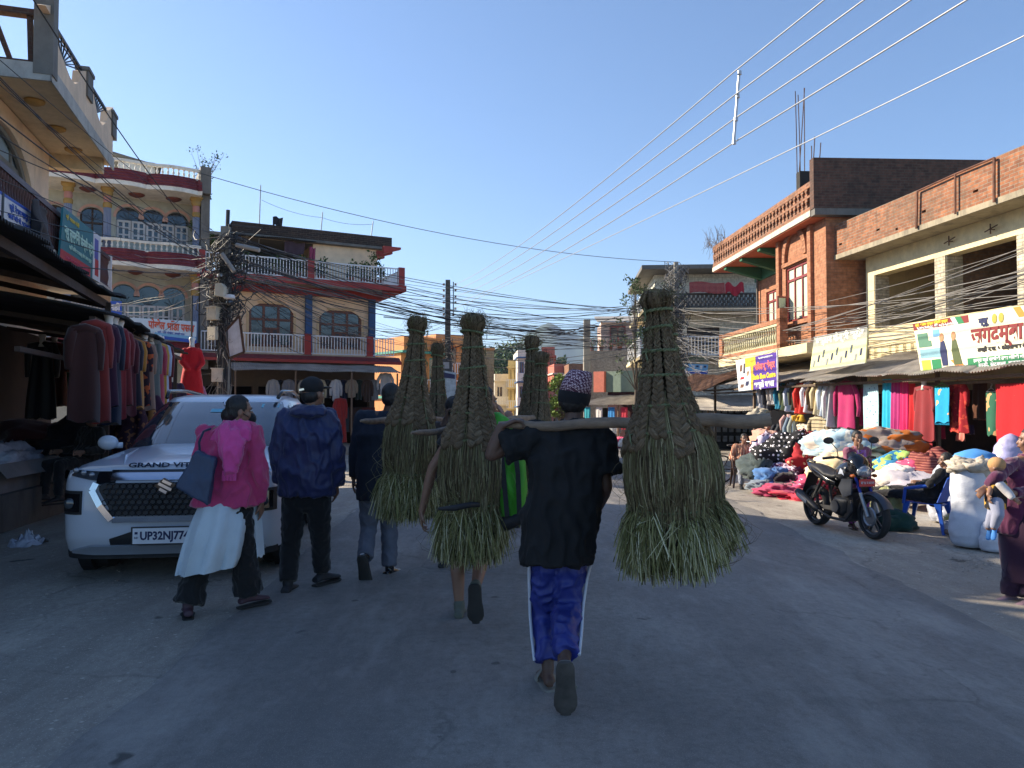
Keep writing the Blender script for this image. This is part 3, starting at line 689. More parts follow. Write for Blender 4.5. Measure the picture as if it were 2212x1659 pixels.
for(a,b,z0,z1)in wins:
 c=.3
 for sg,xx in((1,a),(-1,b)):
  pl=[(xx-sg*.001,z1+.001),(xx+sg*c*1.3,z1+.001),(xx+sg*c*.5,z1-c*.4),(xx-sg*.001,z1-c)];mb.prism(pl if sg<0 else pl[::-1],Ky+.004,Ky+.17)
mb.build('window_corner',creamw,K.o)
# raised grooves and surrounds
mb=MB()
for z in[zL0+.3+.28*i for i in range(9)]:mb.box((xl,Ky-.012,z),(wins[0][0]-.12,Ky-.002,z+.02));mb.box((wins[0][1]+.12,Ky-.012,z),(wins[1][0]-.12,Ky-.002,z+.02));mb.box((wins[1][1]+.12,Ky-.012,z),(xcol,Ky-.002,z+.02))
for(a,b,z0,z1)in wins:mb.box((a-.1,Ky-.03,z0),(a-.01,Ky-.003,z1-.3));mb.box((b+.01,Ky-.03,z0),(b+.1,Ky-.003,z1-.3));mb.box((a+.3,Ky-.03,z1+.01),(b-.3,Ky-.003,z1+.1))
mb.build('wall_moulding',T('light cream moulding','#d8b88c',dirt=.1),K.o)
brownf=mat('varnished brown wood','#6b3a20',.45,var=.2)
for(a,b,z0,z1)in wins:
 wo=window(K.o,a,b,z0,z1,Ky+.06,brownf,3,1,.09,top=.36);mb=MB();w3=(b-a)/3
 mb.box((a+w3,Ky+.05,z0),(b-w3,Ky+.15,z0+(z1-z0)*.45));fo=mb.build('shutter',brownf,wo)
 g=MB()
 for k in range(2):g.box((a+w3+.08+k*w3*.48,Ky+.044,z0+.1),(a+w3*1.38+.02+k*w3*.48,Ky+.048,z0+(z1-z0)*.4))
 g.build('louvre',mat('dark louvre',(.06,.05,.05),.6),fo)
mb=MB();mb.box((dx0,Ky+.08,zL0+.02),(dx1,Ky+.12,dz));d_=mb.build('door',mat('brown door','#57372b',.6),K.o)
mb=MB();mb.bar((dx1-.12,Ky+.07,zL0+1),(dx1-.12,Ky+.07,zL0+1.15),.02,.02,up=(0,1,0));mb.build('handle',pipe_m,d_)
# columns
for px,w_ in((436,.16),(667,.25),(804,.25)):
 x=K.L(px,680,Ky-.15)[0];mb=MB();mb.box((x-w_/2,Ky-.2,zL0),(x+w_/2,Ky-.032,zU0-.31));mb.build('column',bluep,K.o)
mb=MB();mb.box((-.1,Ky-.6,0),(.12,Ky-.3,zU0-.3));mb.build('corner_pillar',T('cream pillar','#c8ab82'),K.o)
# slabs, beams
mb=MB();mb.box((-.1,0,zU0-.14),(xr+.05,7,zU0));mb.box((xl,-.06,zL0-.1),(xr-.35,7,zL0));mb.box((.3,1.34,zP0-.12),(xr-.2,7,zP0-.01));mb.build('floor_slab',T('pale soffit','#a89a86',dirt=.4),K.o)
mb=MB();mb.box((-.12,-.04,zU0-.2),(xr+.07,-.003,zU0+.02));mb.box((xl,Ky-.25,zU0-.42),(xcol+.12,Ky-.003,zU0-.143));mb.box((xr+.053,-.04,zU0-.2),(xr+.09,6,zU0+.02));mb.build('slab_edge',redp,K.o)
mb=MB()
for zz in(zU0-.143,zP0-.125):
 for k in range(6):
  y=.35+k*1.0
  mb.loft([[(xcol+.14,y,zz),(xcol+.14,y+.2,zz),(xcol+.14,y+.2,zz-.3),(xcol+.14,y,zz-.3)],[(xr,y,zz),(xr,y+.2,zz),(xr,y+.2,zz-.08),(xr,y,zz-.08)]])
mb.build('bracket_beam',redp,K.o)
tl=MB()
def tf(u,v):
 t=v*4;k=t-int(t)if v<1 else 1
 return(-.1+(xr-.1)*u,-.32+.28*v+.03*k-.012*abs(sin(u*(xr)*pi/.2)),zL0-.22+.2*v)
tl.sheet(170,12,tf,.01);tl.build('tiled_edge',mat('maroon tile edging','#6b2c2e',.6,var=.25,vs=5),K.o,smooth=30)
mb=MB();mb.box((-.1,-.34,zL0-.3),(xr-.2,-.28,zL0-.2));mb.build('tile_trim',redp,K.o)
railing(K.o,[(-.05,.03,zU0),(xr,.03,zU0),(xr,3,zU0)],zUr-zU0,white_paint);railing(K.o,[(.05,.03,zL0),(xr-.4,.03,zL0)],zLr-zL0,white_paint)
mb=MB()
for px,z,h in((435,zU0,zUr-zU0),(672,zU0,zUr-zU0),(868,zU0,zUr-zU0),(666,zL0,zLr-zL0),(800,zL0,zLr-zL0)):x=K.L(px,600)[0];mb.box((x-.12,-.02,z),(x+.12,.18,z+h+.06))
mb.build('railing_post',redp,K.o)
# upper storey: open left part, cream right part, brick parapet
zP0=K.L(690,520,1.2)[1];zP1=K.L(690,497.5,1.2)[1];xp0=K.L(501,490,1.2)[0]
wu0=K.L(676,550,Ky)[0];
mb=MB();shell(mb,wu0,xcol+.2,zU0+.02,zP0-.122,Ky,6.5,[],.2);mb.build('upper_wall',creamw,K.o)
mb=MB();mb.box((xp0,Ky+2.5,zU0),(wu0-.01,Ky+2.7,zP0-.13));mb.build('terrace_back_wall',T('green grey wall','#3f4b45',dirt=.5),K.o)
mb=MB();mb.box((xp0,1.15,zP0),(xr-.1,1.3,zP1));mb.box((xp0,1.302,zP0),(xp0+.15,6,zP1));mb.box((xr-.25,1.302,zP0),(xr-.1,6,zP1));mb.build('brick_parapet',darkbrick,K.o)
mb=MB();mb.box((xp0-.03,1.12,zP0-.1),(xr-.07,1.33,zP0-.003));mb.build('parapet_beam',conc_dark,K.o)
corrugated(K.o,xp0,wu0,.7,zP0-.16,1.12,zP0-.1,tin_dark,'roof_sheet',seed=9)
# ground floor: shopfronts in deep shade
zA=K.L(650,803,-1.0)[1]
mb=MB();xsg=[xl+.35,2.0,2.2,4.3,4.5,xcol-.1]
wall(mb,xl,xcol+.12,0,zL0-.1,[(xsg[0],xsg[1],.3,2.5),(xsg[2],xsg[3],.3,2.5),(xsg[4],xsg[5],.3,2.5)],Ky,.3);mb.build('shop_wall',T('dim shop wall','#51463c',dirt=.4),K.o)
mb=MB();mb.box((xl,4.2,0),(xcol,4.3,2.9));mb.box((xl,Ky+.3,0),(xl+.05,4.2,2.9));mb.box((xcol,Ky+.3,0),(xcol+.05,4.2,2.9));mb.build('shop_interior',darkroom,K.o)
mb=MB();mb.box((-.5,-1.15,0),(xr+1.5,Ky,.3));mb.build('plinth',concrete,K.o)
corrugated(K.o,.9,xr-.55,-1.35,zA,-.2,zA+.32,tin_old,'awning',seed=3)
mb=MB()
for x in(1.0,3.0,5.0,xr-.7):mb.bar((x,-1.25,.3),(x,-1.25,zA),.05,.05,up=(0,1,0))
mb.build('awning_post',wood,K.o)
# roof poles with washing lines
mb=MB()
for px,y0,y1 in((563,400,520),(697,458,498),(806,478,505)):a=K.L(px,y0,1.4);b=K.L(px-4,y1,1.4);mb.cyl((b[0],1.4,b[1]-.1),(a[0],1.4,a[1]),.022,n=6)
mb.build('roof_pole',pipe_m,K.o)
# ================================================================= RIGHT SIDE
def ZZ(zx,zy):return 1463.4+zx*.392,162.6+zy*.392
U=Fac('unfinished_house','pale yellow unfinished building with open window bays and a raw brick roof parapet','building',8.8,21.2,R(-82.4))
brick_raw=brickmat('weathered raw brick','#a36a48','#84543c','#8f8272',dirt=.75,dcol=(.10,.085,.06),ds=1.6)
brick_org=brickmat('painted orange brick','#b57c5c','#a36c4c','#8f6d58',ms=.006,dirt=.12,dcol=(.12,.06,.03))
brick_drk=brickmat('end wall brick','#6b4a3c','#523a30','#5b5046',dirt=.7)  # darker brick for the end wall above the roof
brick_wht=brickmat('whitewashed brick','#cfc7b0','#bfb59c','#9a9080',dirt=.3,dcol=(.2,.18,.15))
yel=T('pale yellow render','#ddcda3',dirt=.45,ds=1.2,dcol=(.30,.24,.15));slabm=T('weathered slab concrete','#9a8f78',dirt=.85,ds=2.5,dcol=(.06,.05,.04))
uwy=.70;UL=15.0
zS=U.L(*ZZ(1300,868))[1];zS1=U.L(*ZZ(1300,838))[1];zPt=U.L(*ZZ(1300,640))[1]
mb=MB();mb.box((0,0,zS),(UL,6,zS1));mb.build('roof_slab',slabm,U.o)
mb=MB();hol=[]
for q in((1090,1108,842,860),(1195,1208,838,856),(1340,1362,738,762),(1622,1650,625,650),(885,900,922,940)):
 a,z0=U.L(*ZZ(q[0],q[3]));b,z1=U.L(*ZZ(q[1],q[2]));hol.append((a,b,min(z0,z1),max(z0,z1)))
mb2=MB();wall(mb2,.02,UL,zS1+.002,zPt,hol,.03,.2);mb2.poly([(.02,.03,zPt),(UL,.03,zPt),(UL,.25,zPt),(.02,.25,zPt)]);mb2.poly([(UL,.25,zS1),(.02,.25,zS1),(.02,.25,zPt),(UL,.25,zPt)])
mb2.box((.02,.252,zS1+.002),(.25,6,zPt));mb2.build('brick_parapet',brick_raw,U.o)
mb=MB()
fr=[U.L(*ZZ(x,y))for x,y in((1325,845),(1330,640),(1540,545),(1540,765),(1755,455),(1755,700))]
y=-.04;mb.cyl((fr[0][0],y,fr[0][1]),(fr[1][0],y,fr[1][1]),.03,n=6);mb.cyl((fr[1][0],y,fr[1][1]),(fr[2][0],y,fr[2][1]),.02,n=6);mb.cyl((fr[2][0],y,fr[2][1]),(fr[3][0],y,fr[3][1]),.025,n=6);mb.cyl((fr[2][0],y,fr[2][1]),(fr[4][0],y,fr[4][1]),.02,n=6);mb.cyl((fr[4][0],y,fr[4][1]),(fr[5][0],y,fr[5][1]),.03,n=6)
mb.build('pipe_frame',mat('rusty pipe','#6e4a3a',.6,.4,var=.4),U.o)
oz1=U.L(*ZZ(1250,1055),uwy)[1];oz0=U.L(*ZZ(1120,1392),uwy)[1]
ops=[]
for a_,b_ in((1085,1420),(1480,1875)):ops.append((U.L(*ZZ(a_,1200),uwy)[0],U.L(*ZZ(b_,1100),uwy)[0],oz0,oz1))
g_=ops[1][0]-ops[0][1];ow=ops[1][1]-ops[1][0];ops.append((ops[1][1]+g_,ops[1][1]+g_+ow,oz0,oz1));ops.append((ops[2][1]+g_,UL-.3,oz0,oz1))
x0=U.L(*ZZ(1040,1200),uwy)[0]
mb=MB();wall(mb,x0,UL,2.5,zS-.002,ops,uwy,.34);mb.poly([(x0,6,0),(x0,uwy,0),(x0,uwy,zS),(x0,6,zS)]);mb.build('wall',yel,U.o)
mb=MB()
for a,b,c,d in ops:
 mb.box((a+.003,uwy+.02,c),(a+.02,uwy+.42,d));mb.box((b-.02,uwy+.02,c),(b-.003,uwy+.42,d))
for k in range(3):a,b=ops[k][1],ops[k+1][0];mb.box((a,uwy-.012,oz0),(b,uwy-.002,oz1))
mb.build('whitewashed_column',brick_wht,U.o)
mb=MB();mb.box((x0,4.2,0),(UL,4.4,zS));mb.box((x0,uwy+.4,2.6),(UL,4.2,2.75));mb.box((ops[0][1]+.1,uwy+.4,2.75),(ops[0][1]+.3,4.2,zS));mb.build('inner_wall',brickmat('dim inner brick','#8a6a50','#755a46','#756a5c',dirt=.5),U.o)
mb=MB();mb.box((ops[1][1]-1.2,4.15,oz0-.5),(ops[1][1]-.2,4.19,oz1-.5));mb.build('inner_doorway',darkroom,U.o)
for zx,zy in((1518,915),(1748,850)):
 a,z=U.L(*ZZ(zx,zy),uwy);mb=MB();mb.bar((a,uwy-.1,z-.1),(a,uwy-.1,z+.12),.02,.02,up=(0,1,0));mb.bar((a-.16,uwy-.1,z-.02),(a+.2,uwy-.1,z+.05),.02,.02);mb.bar((a,uwy-.1,z),(a,uwy,z),.02,.02);mb.build('iron_hook',rust,U.o)
# pierced parapet under the bays
pz1=oz0-.02;pz0=pz1-.95;mb=MB();xa,xb=x0,x0+7
mb.box((xa,uwy-.02,pz1-.08),(xb,uwy+.12,pz1));mb.box((xa,uwy-.02,pz1-.47),(xb,uwy+.12,pz1-.40));mb.box((xa,uwy-.02,pz0),(xb,uwy+.12,pz0+.06))
k=xa
while k<xb-.3:
 mb.bar((k,uwy+.05,pz1-.41),(k+.15,uwy+.05,pz1-.07),.08,.06,up=(0,1,0));mb.bar((k+.3,uwy+.05,pz1-.41),(k+.15,uwy+.05,pz1-.07),.08,.06,up=(0,1,0));mb.box((k+.02,uwy,pz0+.05),(k+.16,uwy+.08,pz1-.46));k+=.3
mb.build('pierced_parapet',yel,U.o)
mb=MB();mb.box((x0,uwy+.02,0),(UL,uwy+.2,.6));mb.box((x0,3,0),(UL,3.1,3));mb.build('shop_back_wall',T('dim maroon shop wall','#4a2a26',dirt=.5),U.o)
mb=MB();mb.box((x0,uwy+.05,2.3),(UL,uwy+.3,2.498));mb.build('lintel',slabm,U.o)
# ---- orange brick house
B=Fac('brick_house','orange brick house with arched brickwork, red windows and a pierced brick roof parapet','building',7.78,29.7,R(-87.5))
BL=8.8;bz=lambda zx,zy,off=0:B.L(*ZZ(zx,zy),off)
zR0=bz(480,920)[1];zR1=zR0+.16;zRt=bz(480,750)[1]
mb=MB();mb.box((0,0,zR0),(BL,5.5,zR1));mb.build('roof_slab',T('whitened slab edge','#c9bfae',dirt=.6,ds=3),B.o)
salmon=T('salmon soffit paint','#b0603e',dirt=.2);greenb=T('green beam paint','#2e6b4b',dirt=.15)
mb=MB();mb.box((.04,.04,zR0-.03),(BL-.04,4,zR0-.002));mb.build('soffit',salmon,B.o)
# pierced parapet of crossed bricks
mb=MB();H_=zRt-zR1;x_=.0
mb.box((0,.02,zR1),(BL,.2,zR1+.12));mb.box((0,.02,zRt-.16),(BL,.2,zRt));mb.box((0,.025,zR1+H_*.47),(BL,.195,zR1+H_*.55))
zz=[zR1+.12,zR1+H_*.47,zR1+H_*.55,zRt-.16]
for c0,c1 in((zz[0],zz[1]),(zz[2],zz[3])):
 h3=(c1-c0)/3;x_=.03;k=0
 while x_<BL-.2:
  mb.box((x_,.03,c0),(x_+.16,.19,c0+h3*.98));mb.box((x_+.05,.03,c0+h3),(x_+.11+.0,.19,c0+h3*2));mb.box((x_,.03,c0+h3*2.02),(x_+.16,.19,c1));x_+=.27
mb.build('pierced_parapet',brick_raw,B.o)
zD=B.L(1755.6,345)[1]
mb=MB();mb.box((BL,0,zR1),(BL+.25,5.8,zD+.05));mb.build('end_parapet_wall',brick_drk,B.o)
mb=MB();mb.box((BL,.02,zR0-.02),(BL+.26,5.8,zR1-.002));mb.build('tie_beam',conc_dark,B.o)
# bay wall and recessed wall
wb,wr=.45,1.5
xb0=bz(557,1000,wb)[0]
def brect(x0_,y0_,x1_,y1_,off):a,_=bz(x0_,(y0_+y1_)/2,off);b,_=bz(x1_,(y0_+y1_)/2,off);_,c=bz((x0_+x1_)/2,y1_,off);_,d=bz((x0_+x1_)/2,y0_,off);return a,b,c,d
w1=brect(597,1040,722,1350,wb);w1b=brect(590,1400,720,1475,wb);w2=brect(490,1185,550,1390,wr)
zF=bz(700,1462)[1]
mb=MB();shell(mb,xb0,BL-.03,zF,zR0-.03,wb,5.5,[w1],.2);mb.build('bay_wall',brick_org,B.o)
mb=MB();shell(mb,.6,xb0-.01,zF,zR0-.03,wr,5.5,[w2],.2);mb.build('recessed_wall',brick_org,B.o)
mb=MB();
for xx in(xb0+.02,bz(722,1000,wb)[0]+.12):mb.box((xx,wb-.1,zF),(xx+.22,wb-.003,zR0-.04))
mb.box((w1[0]-.15,wb-.07,w1[3]+.04),(w1[1]+.12,wb-.003,w1[3]+.15));mb.box((w1[0]-.15,wb-.09,w1[2]-.14),(w1[1]+.12,wb-.003,w1[2]-.02));mb.build('brick_pilaster',brick_org,B.o)
xc=(w1[0]+w1[1])/2;hw=(w1[1]-w1[0])/2-.05;mb=MB()
for k in range(24):
 an=pi*(k+.5)/24;M_=Matrix.Translation((xc+hw*cos(an),wb-.1,w1[3]+.2+hw*1.15*sin(an)))@Matrix.Rotation(-an,4,'Y');mb.box((-.1,0,-.075),(.1,.1,.075),M_)
mb.build('brick_arch',brick_org,B.o)
redf=mat('red window paint','#7d2a26',.5,var=.15);curt=mat('pale curtain behind glass','#b9c2ad',.6,var=.25,vs=5,stretch=(12,12,1))
window(B.o,*w1,wb+.05,redf,3,1,.07,top=.24,glassm=curt);window(B.o,*w2,wr+.05,redf,2,1,.07,top=.28,glassm=curt)
mb=MB()
mb.box((0,0,0),(.05,.04,w1[3]-w1[2]-.9));mb.box((.33,0,0),(.38,.04,w1[3]-w1[2]-.9));mb.box((.05,0,0),(.33,.04,.05));mb.box((.05,0,w1[3]-w1[2]-.95),(.33,.04,w1[3]-w1[2]-.9));c_=mb.build('open_casement',redf,B.o,loc=(w1[0]+.03,wb+.0,w1[2]+.04),rot=(0,0,R(-70)))
mb=MB();mb.box((.05,.015,.05),(.33,.025,w1[3]-w1[2]-.95));mb.build('pane',curt,c_)
mb=MB()
for k,y_ in enumerate((1.1,3.0,4.9)):
 x=xb0*y_/6+.1;mb.loft([[(x,wr,zR0-.032),(x+.25,wr,zR0-.032),(x+.25,wr,zR0-.5),(x,wr,zR0-.5)],[(x,.1,zR0-.032),(x+.25,.1,zR0-.032),(x+.25,.1,zR0-.12),(x,.1,zR0-.12)]])
mb.box((.6,wr-.06,zR0-.5),(xb0-.02,wr-.003,zR0-.032));mb.build('bracket_beam',greenb,B.o)
mb=MB();mb.lathe([(.17,0),(.2,-.05),(.14,-.09),(.02,-.1)],18,(xb0-1.1,.75,zR0-.03));mb.build('ceiling_lamp',mat('cream lamp glass','#b9a98c',.4),B.o,smooth=40)
mb=MB();mb.cyl((1.0,wr-.1,zF),(1.0,wr-.1,zR0-.1),.05,n=8);mb.build('drain_pipe',conc_dark,B.o)
# balcony
bx0,bzb=bz(230,1572,-.1);bx1=bz(565,1500,-.1)[0];bzt=bz(400,1385,-.1)[1];bzf=bz(400,1535,-.1)[1]
mb=MB();mb.box((bx0,-.12,bzf-.28),(BL-.03,3,bzf));mb.build('balcony_slab',yel,B.o)
mb=MB();mb.box((bx0,-.1,bzt-.13),(bx1,.12,bzt));mb.box((bx0,-.1,bzf),(bx1,.12,bzf+.13));mb.box((bx0,-.1,bzf),(bx0+.35,.14,bzt+.02));mb.box((bx1-.25,-.1,bzf),(bx1,.14,bzt+.3));mb.build('balcony_brickwork',brick_org,B.o)
balusters(B.o,[(bx0+.35,.0,bzf+.12),(bx1-.25,.0,bzf+.12)],bzt-bzf-.24,T('cream green baluster','#c2bc98',dirt=.5),sp=.19,r=.06)
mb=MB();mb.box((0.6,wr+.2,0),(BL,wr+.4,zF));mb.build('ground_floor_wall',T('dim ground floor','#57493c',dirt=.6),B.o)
# roof stub with starter bars
pA=B.L(1731,385,.6)
mb=MB();ztop=B.L(1731,372,.6)[1];mb.box((pA[0]-.13,.5,zR1),(pA[0]+.13,.8,ztop));stub=mb.build('column_stub',mat('black stained concrete',(.03,.028,.025),.95),B.o)
def rebar(par,lst,off,z0):
 mb=MB()
 for(xa_,ya,xb_,yb)in lst:
  a=B.L(xa_,ya,off);b=B.L(xb_,yb,off);mb.tube([(b[0],off,b[1]-.05),((a[0]+b[0])/2+.01,off,(a[1]+b[1])/2),(a[0],off,a[1])],.014,5)
 mb.build('starter_bar',rust,par)
rebar(stub,[(1718,197,1722,372),(1724,205,1729,372),(1738,190,1726,372),(1737,190,1738,372)],.65,ztop)
rebar(B.o,[(1753,315,1753,345),(1760,295,1757,345),(1773,308,1770,345)],.3,zD)
# dry weeds on the far corner of the roof
wd=MB();rnd=random.Random(4)
for k in range(70):
 p=V((rnd.uniform(-.3,1.2),rnd.uniform(-.2,.3),zRt));q=p+V((rnd.uniform(-.5,.3),rnd.uniform(-.3,.1),rnd.uniform(.1,.8)*(1 if k%3 else-.8)))
 wd.tube([p,p.lerp(q,.5)+V((0,0,.12)),q],[.008,.006,.003],4)
wo=wd.build('dry_weeds',mat('dry weed stem',(.14,.10,.07),.9),None);wo.matrix_world=Matrix.Translation((B.x,B.y,B.z))@Matrix.Rotation(B.a,4,'Z');tag(wo,'tangle of dry weeds growing on the far corner of the brick house roof','weeds',kind='stuff')
# ================================================================= FAR HOUSES
W=Fac('white_house','whitewashed corner house with a dark pierced balcony and a red patterned cloth','building',7.0,38.0,R(-4),z=-.75)
whw=brickmat('whitewashed block','#e6e3d8','#dedacd','#b8b4a8',bw=.4,rh=.2,dirt=.35,dcol=(.2,.17,.14))
def w8(zx,zy,off=0):return W.L(1355.4+zx*.1961,515.1+zy*.1961,off)
zr=w8(600,345)[1];x1_=7.5
wz=[w8(800,1290,1)[1],w8(800,800,0)[1],zr]
mb=MB();mb.box((-.6,-.6,zr-.05),(x1_,8,zr+.15));mb.build('roof_slab',conc_dark,W.o)
wn=w8(655,1240,1.5),w8(1015,980,1.5)
mb=MB();shell(mb,.55,x1_,2.8,wz[1],1.5,9,[(wn[0][0],wn[1][0],wn[0][1],wn[1][1])]);shell(mb,0.2,x1_,wz[1]+.15,zr-.06,1.0,9);shell(mb,0.9,x1_,0,2.8,2.2,9,[(1.6,6.5,0,2.4)]);mb.build('wall',whw,W.o)
window(W.o,wn[0][0],wn[1][0],wn[0][1],wn[1][1],1.58,darkwood,4,2,.06,glassm=mat('dark shutter',(.02,.018,.02),.5))
mb=MB();mb.box((-.5,-.4,wz[1]-.05),(x1_,1.5,wz[1]+.14));mb.box((-.7,-.3,wz[0]-.25),(x1_,2.2,wz[0]-.1));mb.build('balcony_slab',slabm,W.o)
bt=w8(900,600,-.35)[1];mb=MB();zb0=wz[1]+.14
mb.box((.9,-.35,zb0),(x1_,-.2,zb0+.08));mb.box((.9,-.35,bt-.08),(x1_,-.2,bt));x_=.95;k=0
while x_<x1_:
 for r_ in range(4):h4=(bt-.08-zb0-.08)/4;mb.box((x_+(.09 if r_%2 else 0),-.34,zb0+.08+r_*h4),(x_+.12+(.09 if r_%2 else 0),-.22,zb0+.08+(r_+.9)*h4))
 x_+=.21
mb.build('pierced_parapet',mat('weathered block screen','#4e4a46',.9,var=.5,vs=5),W.o)
railing(W.o,[(.2,-.3,wz[0]-.1),(x1_,-.3,wz[0]-.1)],.95,white_paint,sp=.16,r=.02)
railing(W.o,[(-.65,-.25,wz[0]-.1),(-.65,7.5,wz[0]-.1)],.95,white_paint,sp=.16,r=.02)
railing(W.o,[(-.45,-.35,wz[1]+.14),(-.45,7.5,wz[1]+.14)],.8,white_paint,sp=.22,r=.03)
mb=MB();mb.box((-.7,.2,wz[0]-.25),(.2,8,wz[0]-.1));mb.box((-.5,.2,wz[1]-.05),(.2,8,wz[1]+.14));mb.build('side_balcony_slab',yel,W.o)
for y in(1.6,4.8):
 d=MB();d.box((.54-.0,y,wz[0]),(.548,y+1.1,wz[0]+2.1));d.build('door',mat('brown panel door','#6a4634',.6),W.o)
corrugated(W.o,-.6,x1_+.6,-2.6,2.05,2.0,2.9,tin_old,'awning',seed=12,ny=4)
mb=MB()
for x in(-.4,2.2,4.8,7.4):mb.bar((x,-2.4,0),(x,-2.4,2.05),.06,.06,up=(0,1,0))
mb.build('awning_post',wood,W.o)
mb=MB()
for y in(-1,1.2,3.2):
 for r_ in range(4):
  for k in range(14):mb.box((1.2+k*.34,2.75+.02*k%.1,.4+r_*.5),(1.2+k*.34+.22,2.95,.4+r_*.5+.3))
 break
mb.build('shelf_goods',mat('faded shelf goods','#5c6068',.8,var=.6,vs=3),W.o)
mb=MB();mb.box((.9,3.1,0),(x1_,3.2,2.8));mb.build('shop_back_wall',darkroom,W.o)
cl=MB();a=w8(680,485,-.5);b=w8(1070,600,-.5)
cl.sheet(40,8,lambda u,v:(a[0]+(b[0]-a[0])*u,-.5+.04*sin(u*38)*v-.12*v,a[1]+(b[1]-a[1])*v+.05*sin(u*6)),.01)
o=cl.build('patterned_cloth',patmat('red shawl print','#8f1722','#c98f7a','stripes',5,thr=.86),smooth=60);o.matrix_world=Matrix.Translation((W.x,W.y,W.z))@Matrix.Rotation(W.a,4,'Z');tag(o,'red patterned cloth drying over the dark pierced balcony of the white house','cloth')
cl=MB();a=w8(1075,505,-.5);b=w8(1280,615,-.5)
cl.sheet(20,6,lambda u,v:(a[0]+(b[0]-a[0])*u,-.5+.05*sin(u*22)*v-.12*v,a[1]+(b[1]-a[1])*v+.12*sin(u*9)),.01)
o=cl.build('drying_cloth',mat('cloth crimson','#a81c2c',.85),smooth=60);o.matrix_world=Matrix.Translation((W.x,W.y,W.z))@Matrix.Rotation(W.a,4,'Z');tag(o,'plain crimson cloth drying beside the patterned one on the white house','cloth')
s,uv,put,patch=board_on(W,'banner','faded beige and blue shop banner tied to the white house railing',[(1462,764),(1532,769),(1528,808),(1461,806)],-.5,flat('beige','#8d8470'))
patch(0,0,1,.52,skyP);patch(0,0,1,.14,blueP,d=.006);put('एण्ड स्याशेट स्टोर',.45,.78,.26,flat('moss','#49603f'),.85,.01)
for k in range(4):patch(.5+.12*k,.25+.1*(k%2),.58+.12*k,.45,navyP if k%2 else whiteP,'printed_device',.008)
s,uv,put,patch=board_on(W,'signboard','tiny white notice hung inside the shop of the white house',[(1449,822),(1462,822),(1462,831),(1449,831)],1.0,whiteP)
put('सूचना',.5,.5,.5,blueP,.7)
def house(name,label,x,y,ang,w_,d_,floors,wallm,trim,roofm=None,fh=3.0,bal=True,cols=3,gz_=None,rail=None,openg=True,group=None,seed=1,glassm=None):
 rnd=random.Random(seed);F=Fac(name,label,'building',x,y,R(ang),z=gz_,group=group)
 holes=[]
 for f in range(floors):
  for c in range(cols):
   a=w_*(c+.22)/cols;b=w_*(c+.78)/cols
   holes.append((a,b,f*fh+(.0 if f==0 and openg else 1.0),f*fh+2.3))
 mb=MB();shell(mb,0,w_,0,floors*fh,0,d_,holes,.2);mb.build('wall',wallm,F.o)
 mb=MB();mb.box((.1,.4,0),(w_-.1,.45,floors*fh-.1));mb.build('interior',darkroom,F.o)
 for h in holes:
  if h[2]>.5:window(F.o,*h,.05,trim,2,1,.07,glassm=glassm)
  else:
   m_=MB();m_.box((h[0],.06,h[2]+(.0 if rnd.random()<.5 else 1.2)),(h[1],.1,h[3]));m_.build('shutter',rnd.choice([bluep,tin_old,pipe_m,redf]),F.o)
 sl_=MB()
 for f in range(1,floors+1):sl_.box((-.15,-(1.0 if bal and f<floors else.4),f*fh-.08),(w_+.15,d_,f*fh+.06))
 sl_.build('floor_slab',trim,F.o)
 if bal:
  for f in range(1,floors):railing(F.o,[(-.1,-.95,f*fh+.06),(w_+.1,-.95,f*fh+.06)],.9,rail or white_paint,sp=.2,r=.022)
 mb=MB();p=floors*fh+.06;mb.box((0,-.3,p),(w_,-.15,p+.8));mb.box((0,-.15,p),(.15,d_,p+.8));mb.box((w_-.15,-.15,p),(w_,d_,p+.8));mb.build('parapet',roofm or wallm,F.o)
 return F
def pxX(px,d):return(px-1106)/FPX*d
orange_r=T('orange render','#d08a4e',dirt=.2);mintp=T('mint paint','#4f9a86',dirt=.2);beige_t=T('beige tile tower','#b59f7a',dirt=.1)
whitef=T('white far render','#cfc8ba',dirt=.2);yelf=T('yellow far render','#d6b975',dirt=.15);redfar=T('coral red render','#bd6a58',dirt=.2);bluf=mat('bright blue shutter','#1f5fb5',.5)
# left of the street, far
F=house('orange_house','orange far house with mint green bands behind the tall brooms',pxX(866,44),44,40,3.2,8,2,orange_r,mintp,orange_r,fh=2.6,cols=2,seed=2)
F=house('orange_house','tall orange house with brown doors just left of the beige tower',pxX(938,62),62,30,2.6,8,3,orange_r,orange_r,fh=2.45,cols=1,seed=3)
tw=Fac('tower_building','beige tiled tower block seen end on behind the middle broom','building',pxX(985,70),70,R(14),z=-1.2)
mb=MB();mb.box((0,0,0),(3.55,9,7.9));mb.build('wall',brickmat('tower tiles','#b89e74','#b0966c','#8d7852',bw=.6,rh=.6,ms=.02,dirt=.1),tw.o)
mb=MB();mb.box((-.3,-.06,5),(.9,-.002,7.6));mb.build('glass_strip',mat('blue grey glass strip','#5d7388',.3),tw.o);mb=MB();mb.box((-.05,-.1,7.9),(3.6,9,8.1));mb.build('coping',orange_r,tw.o)
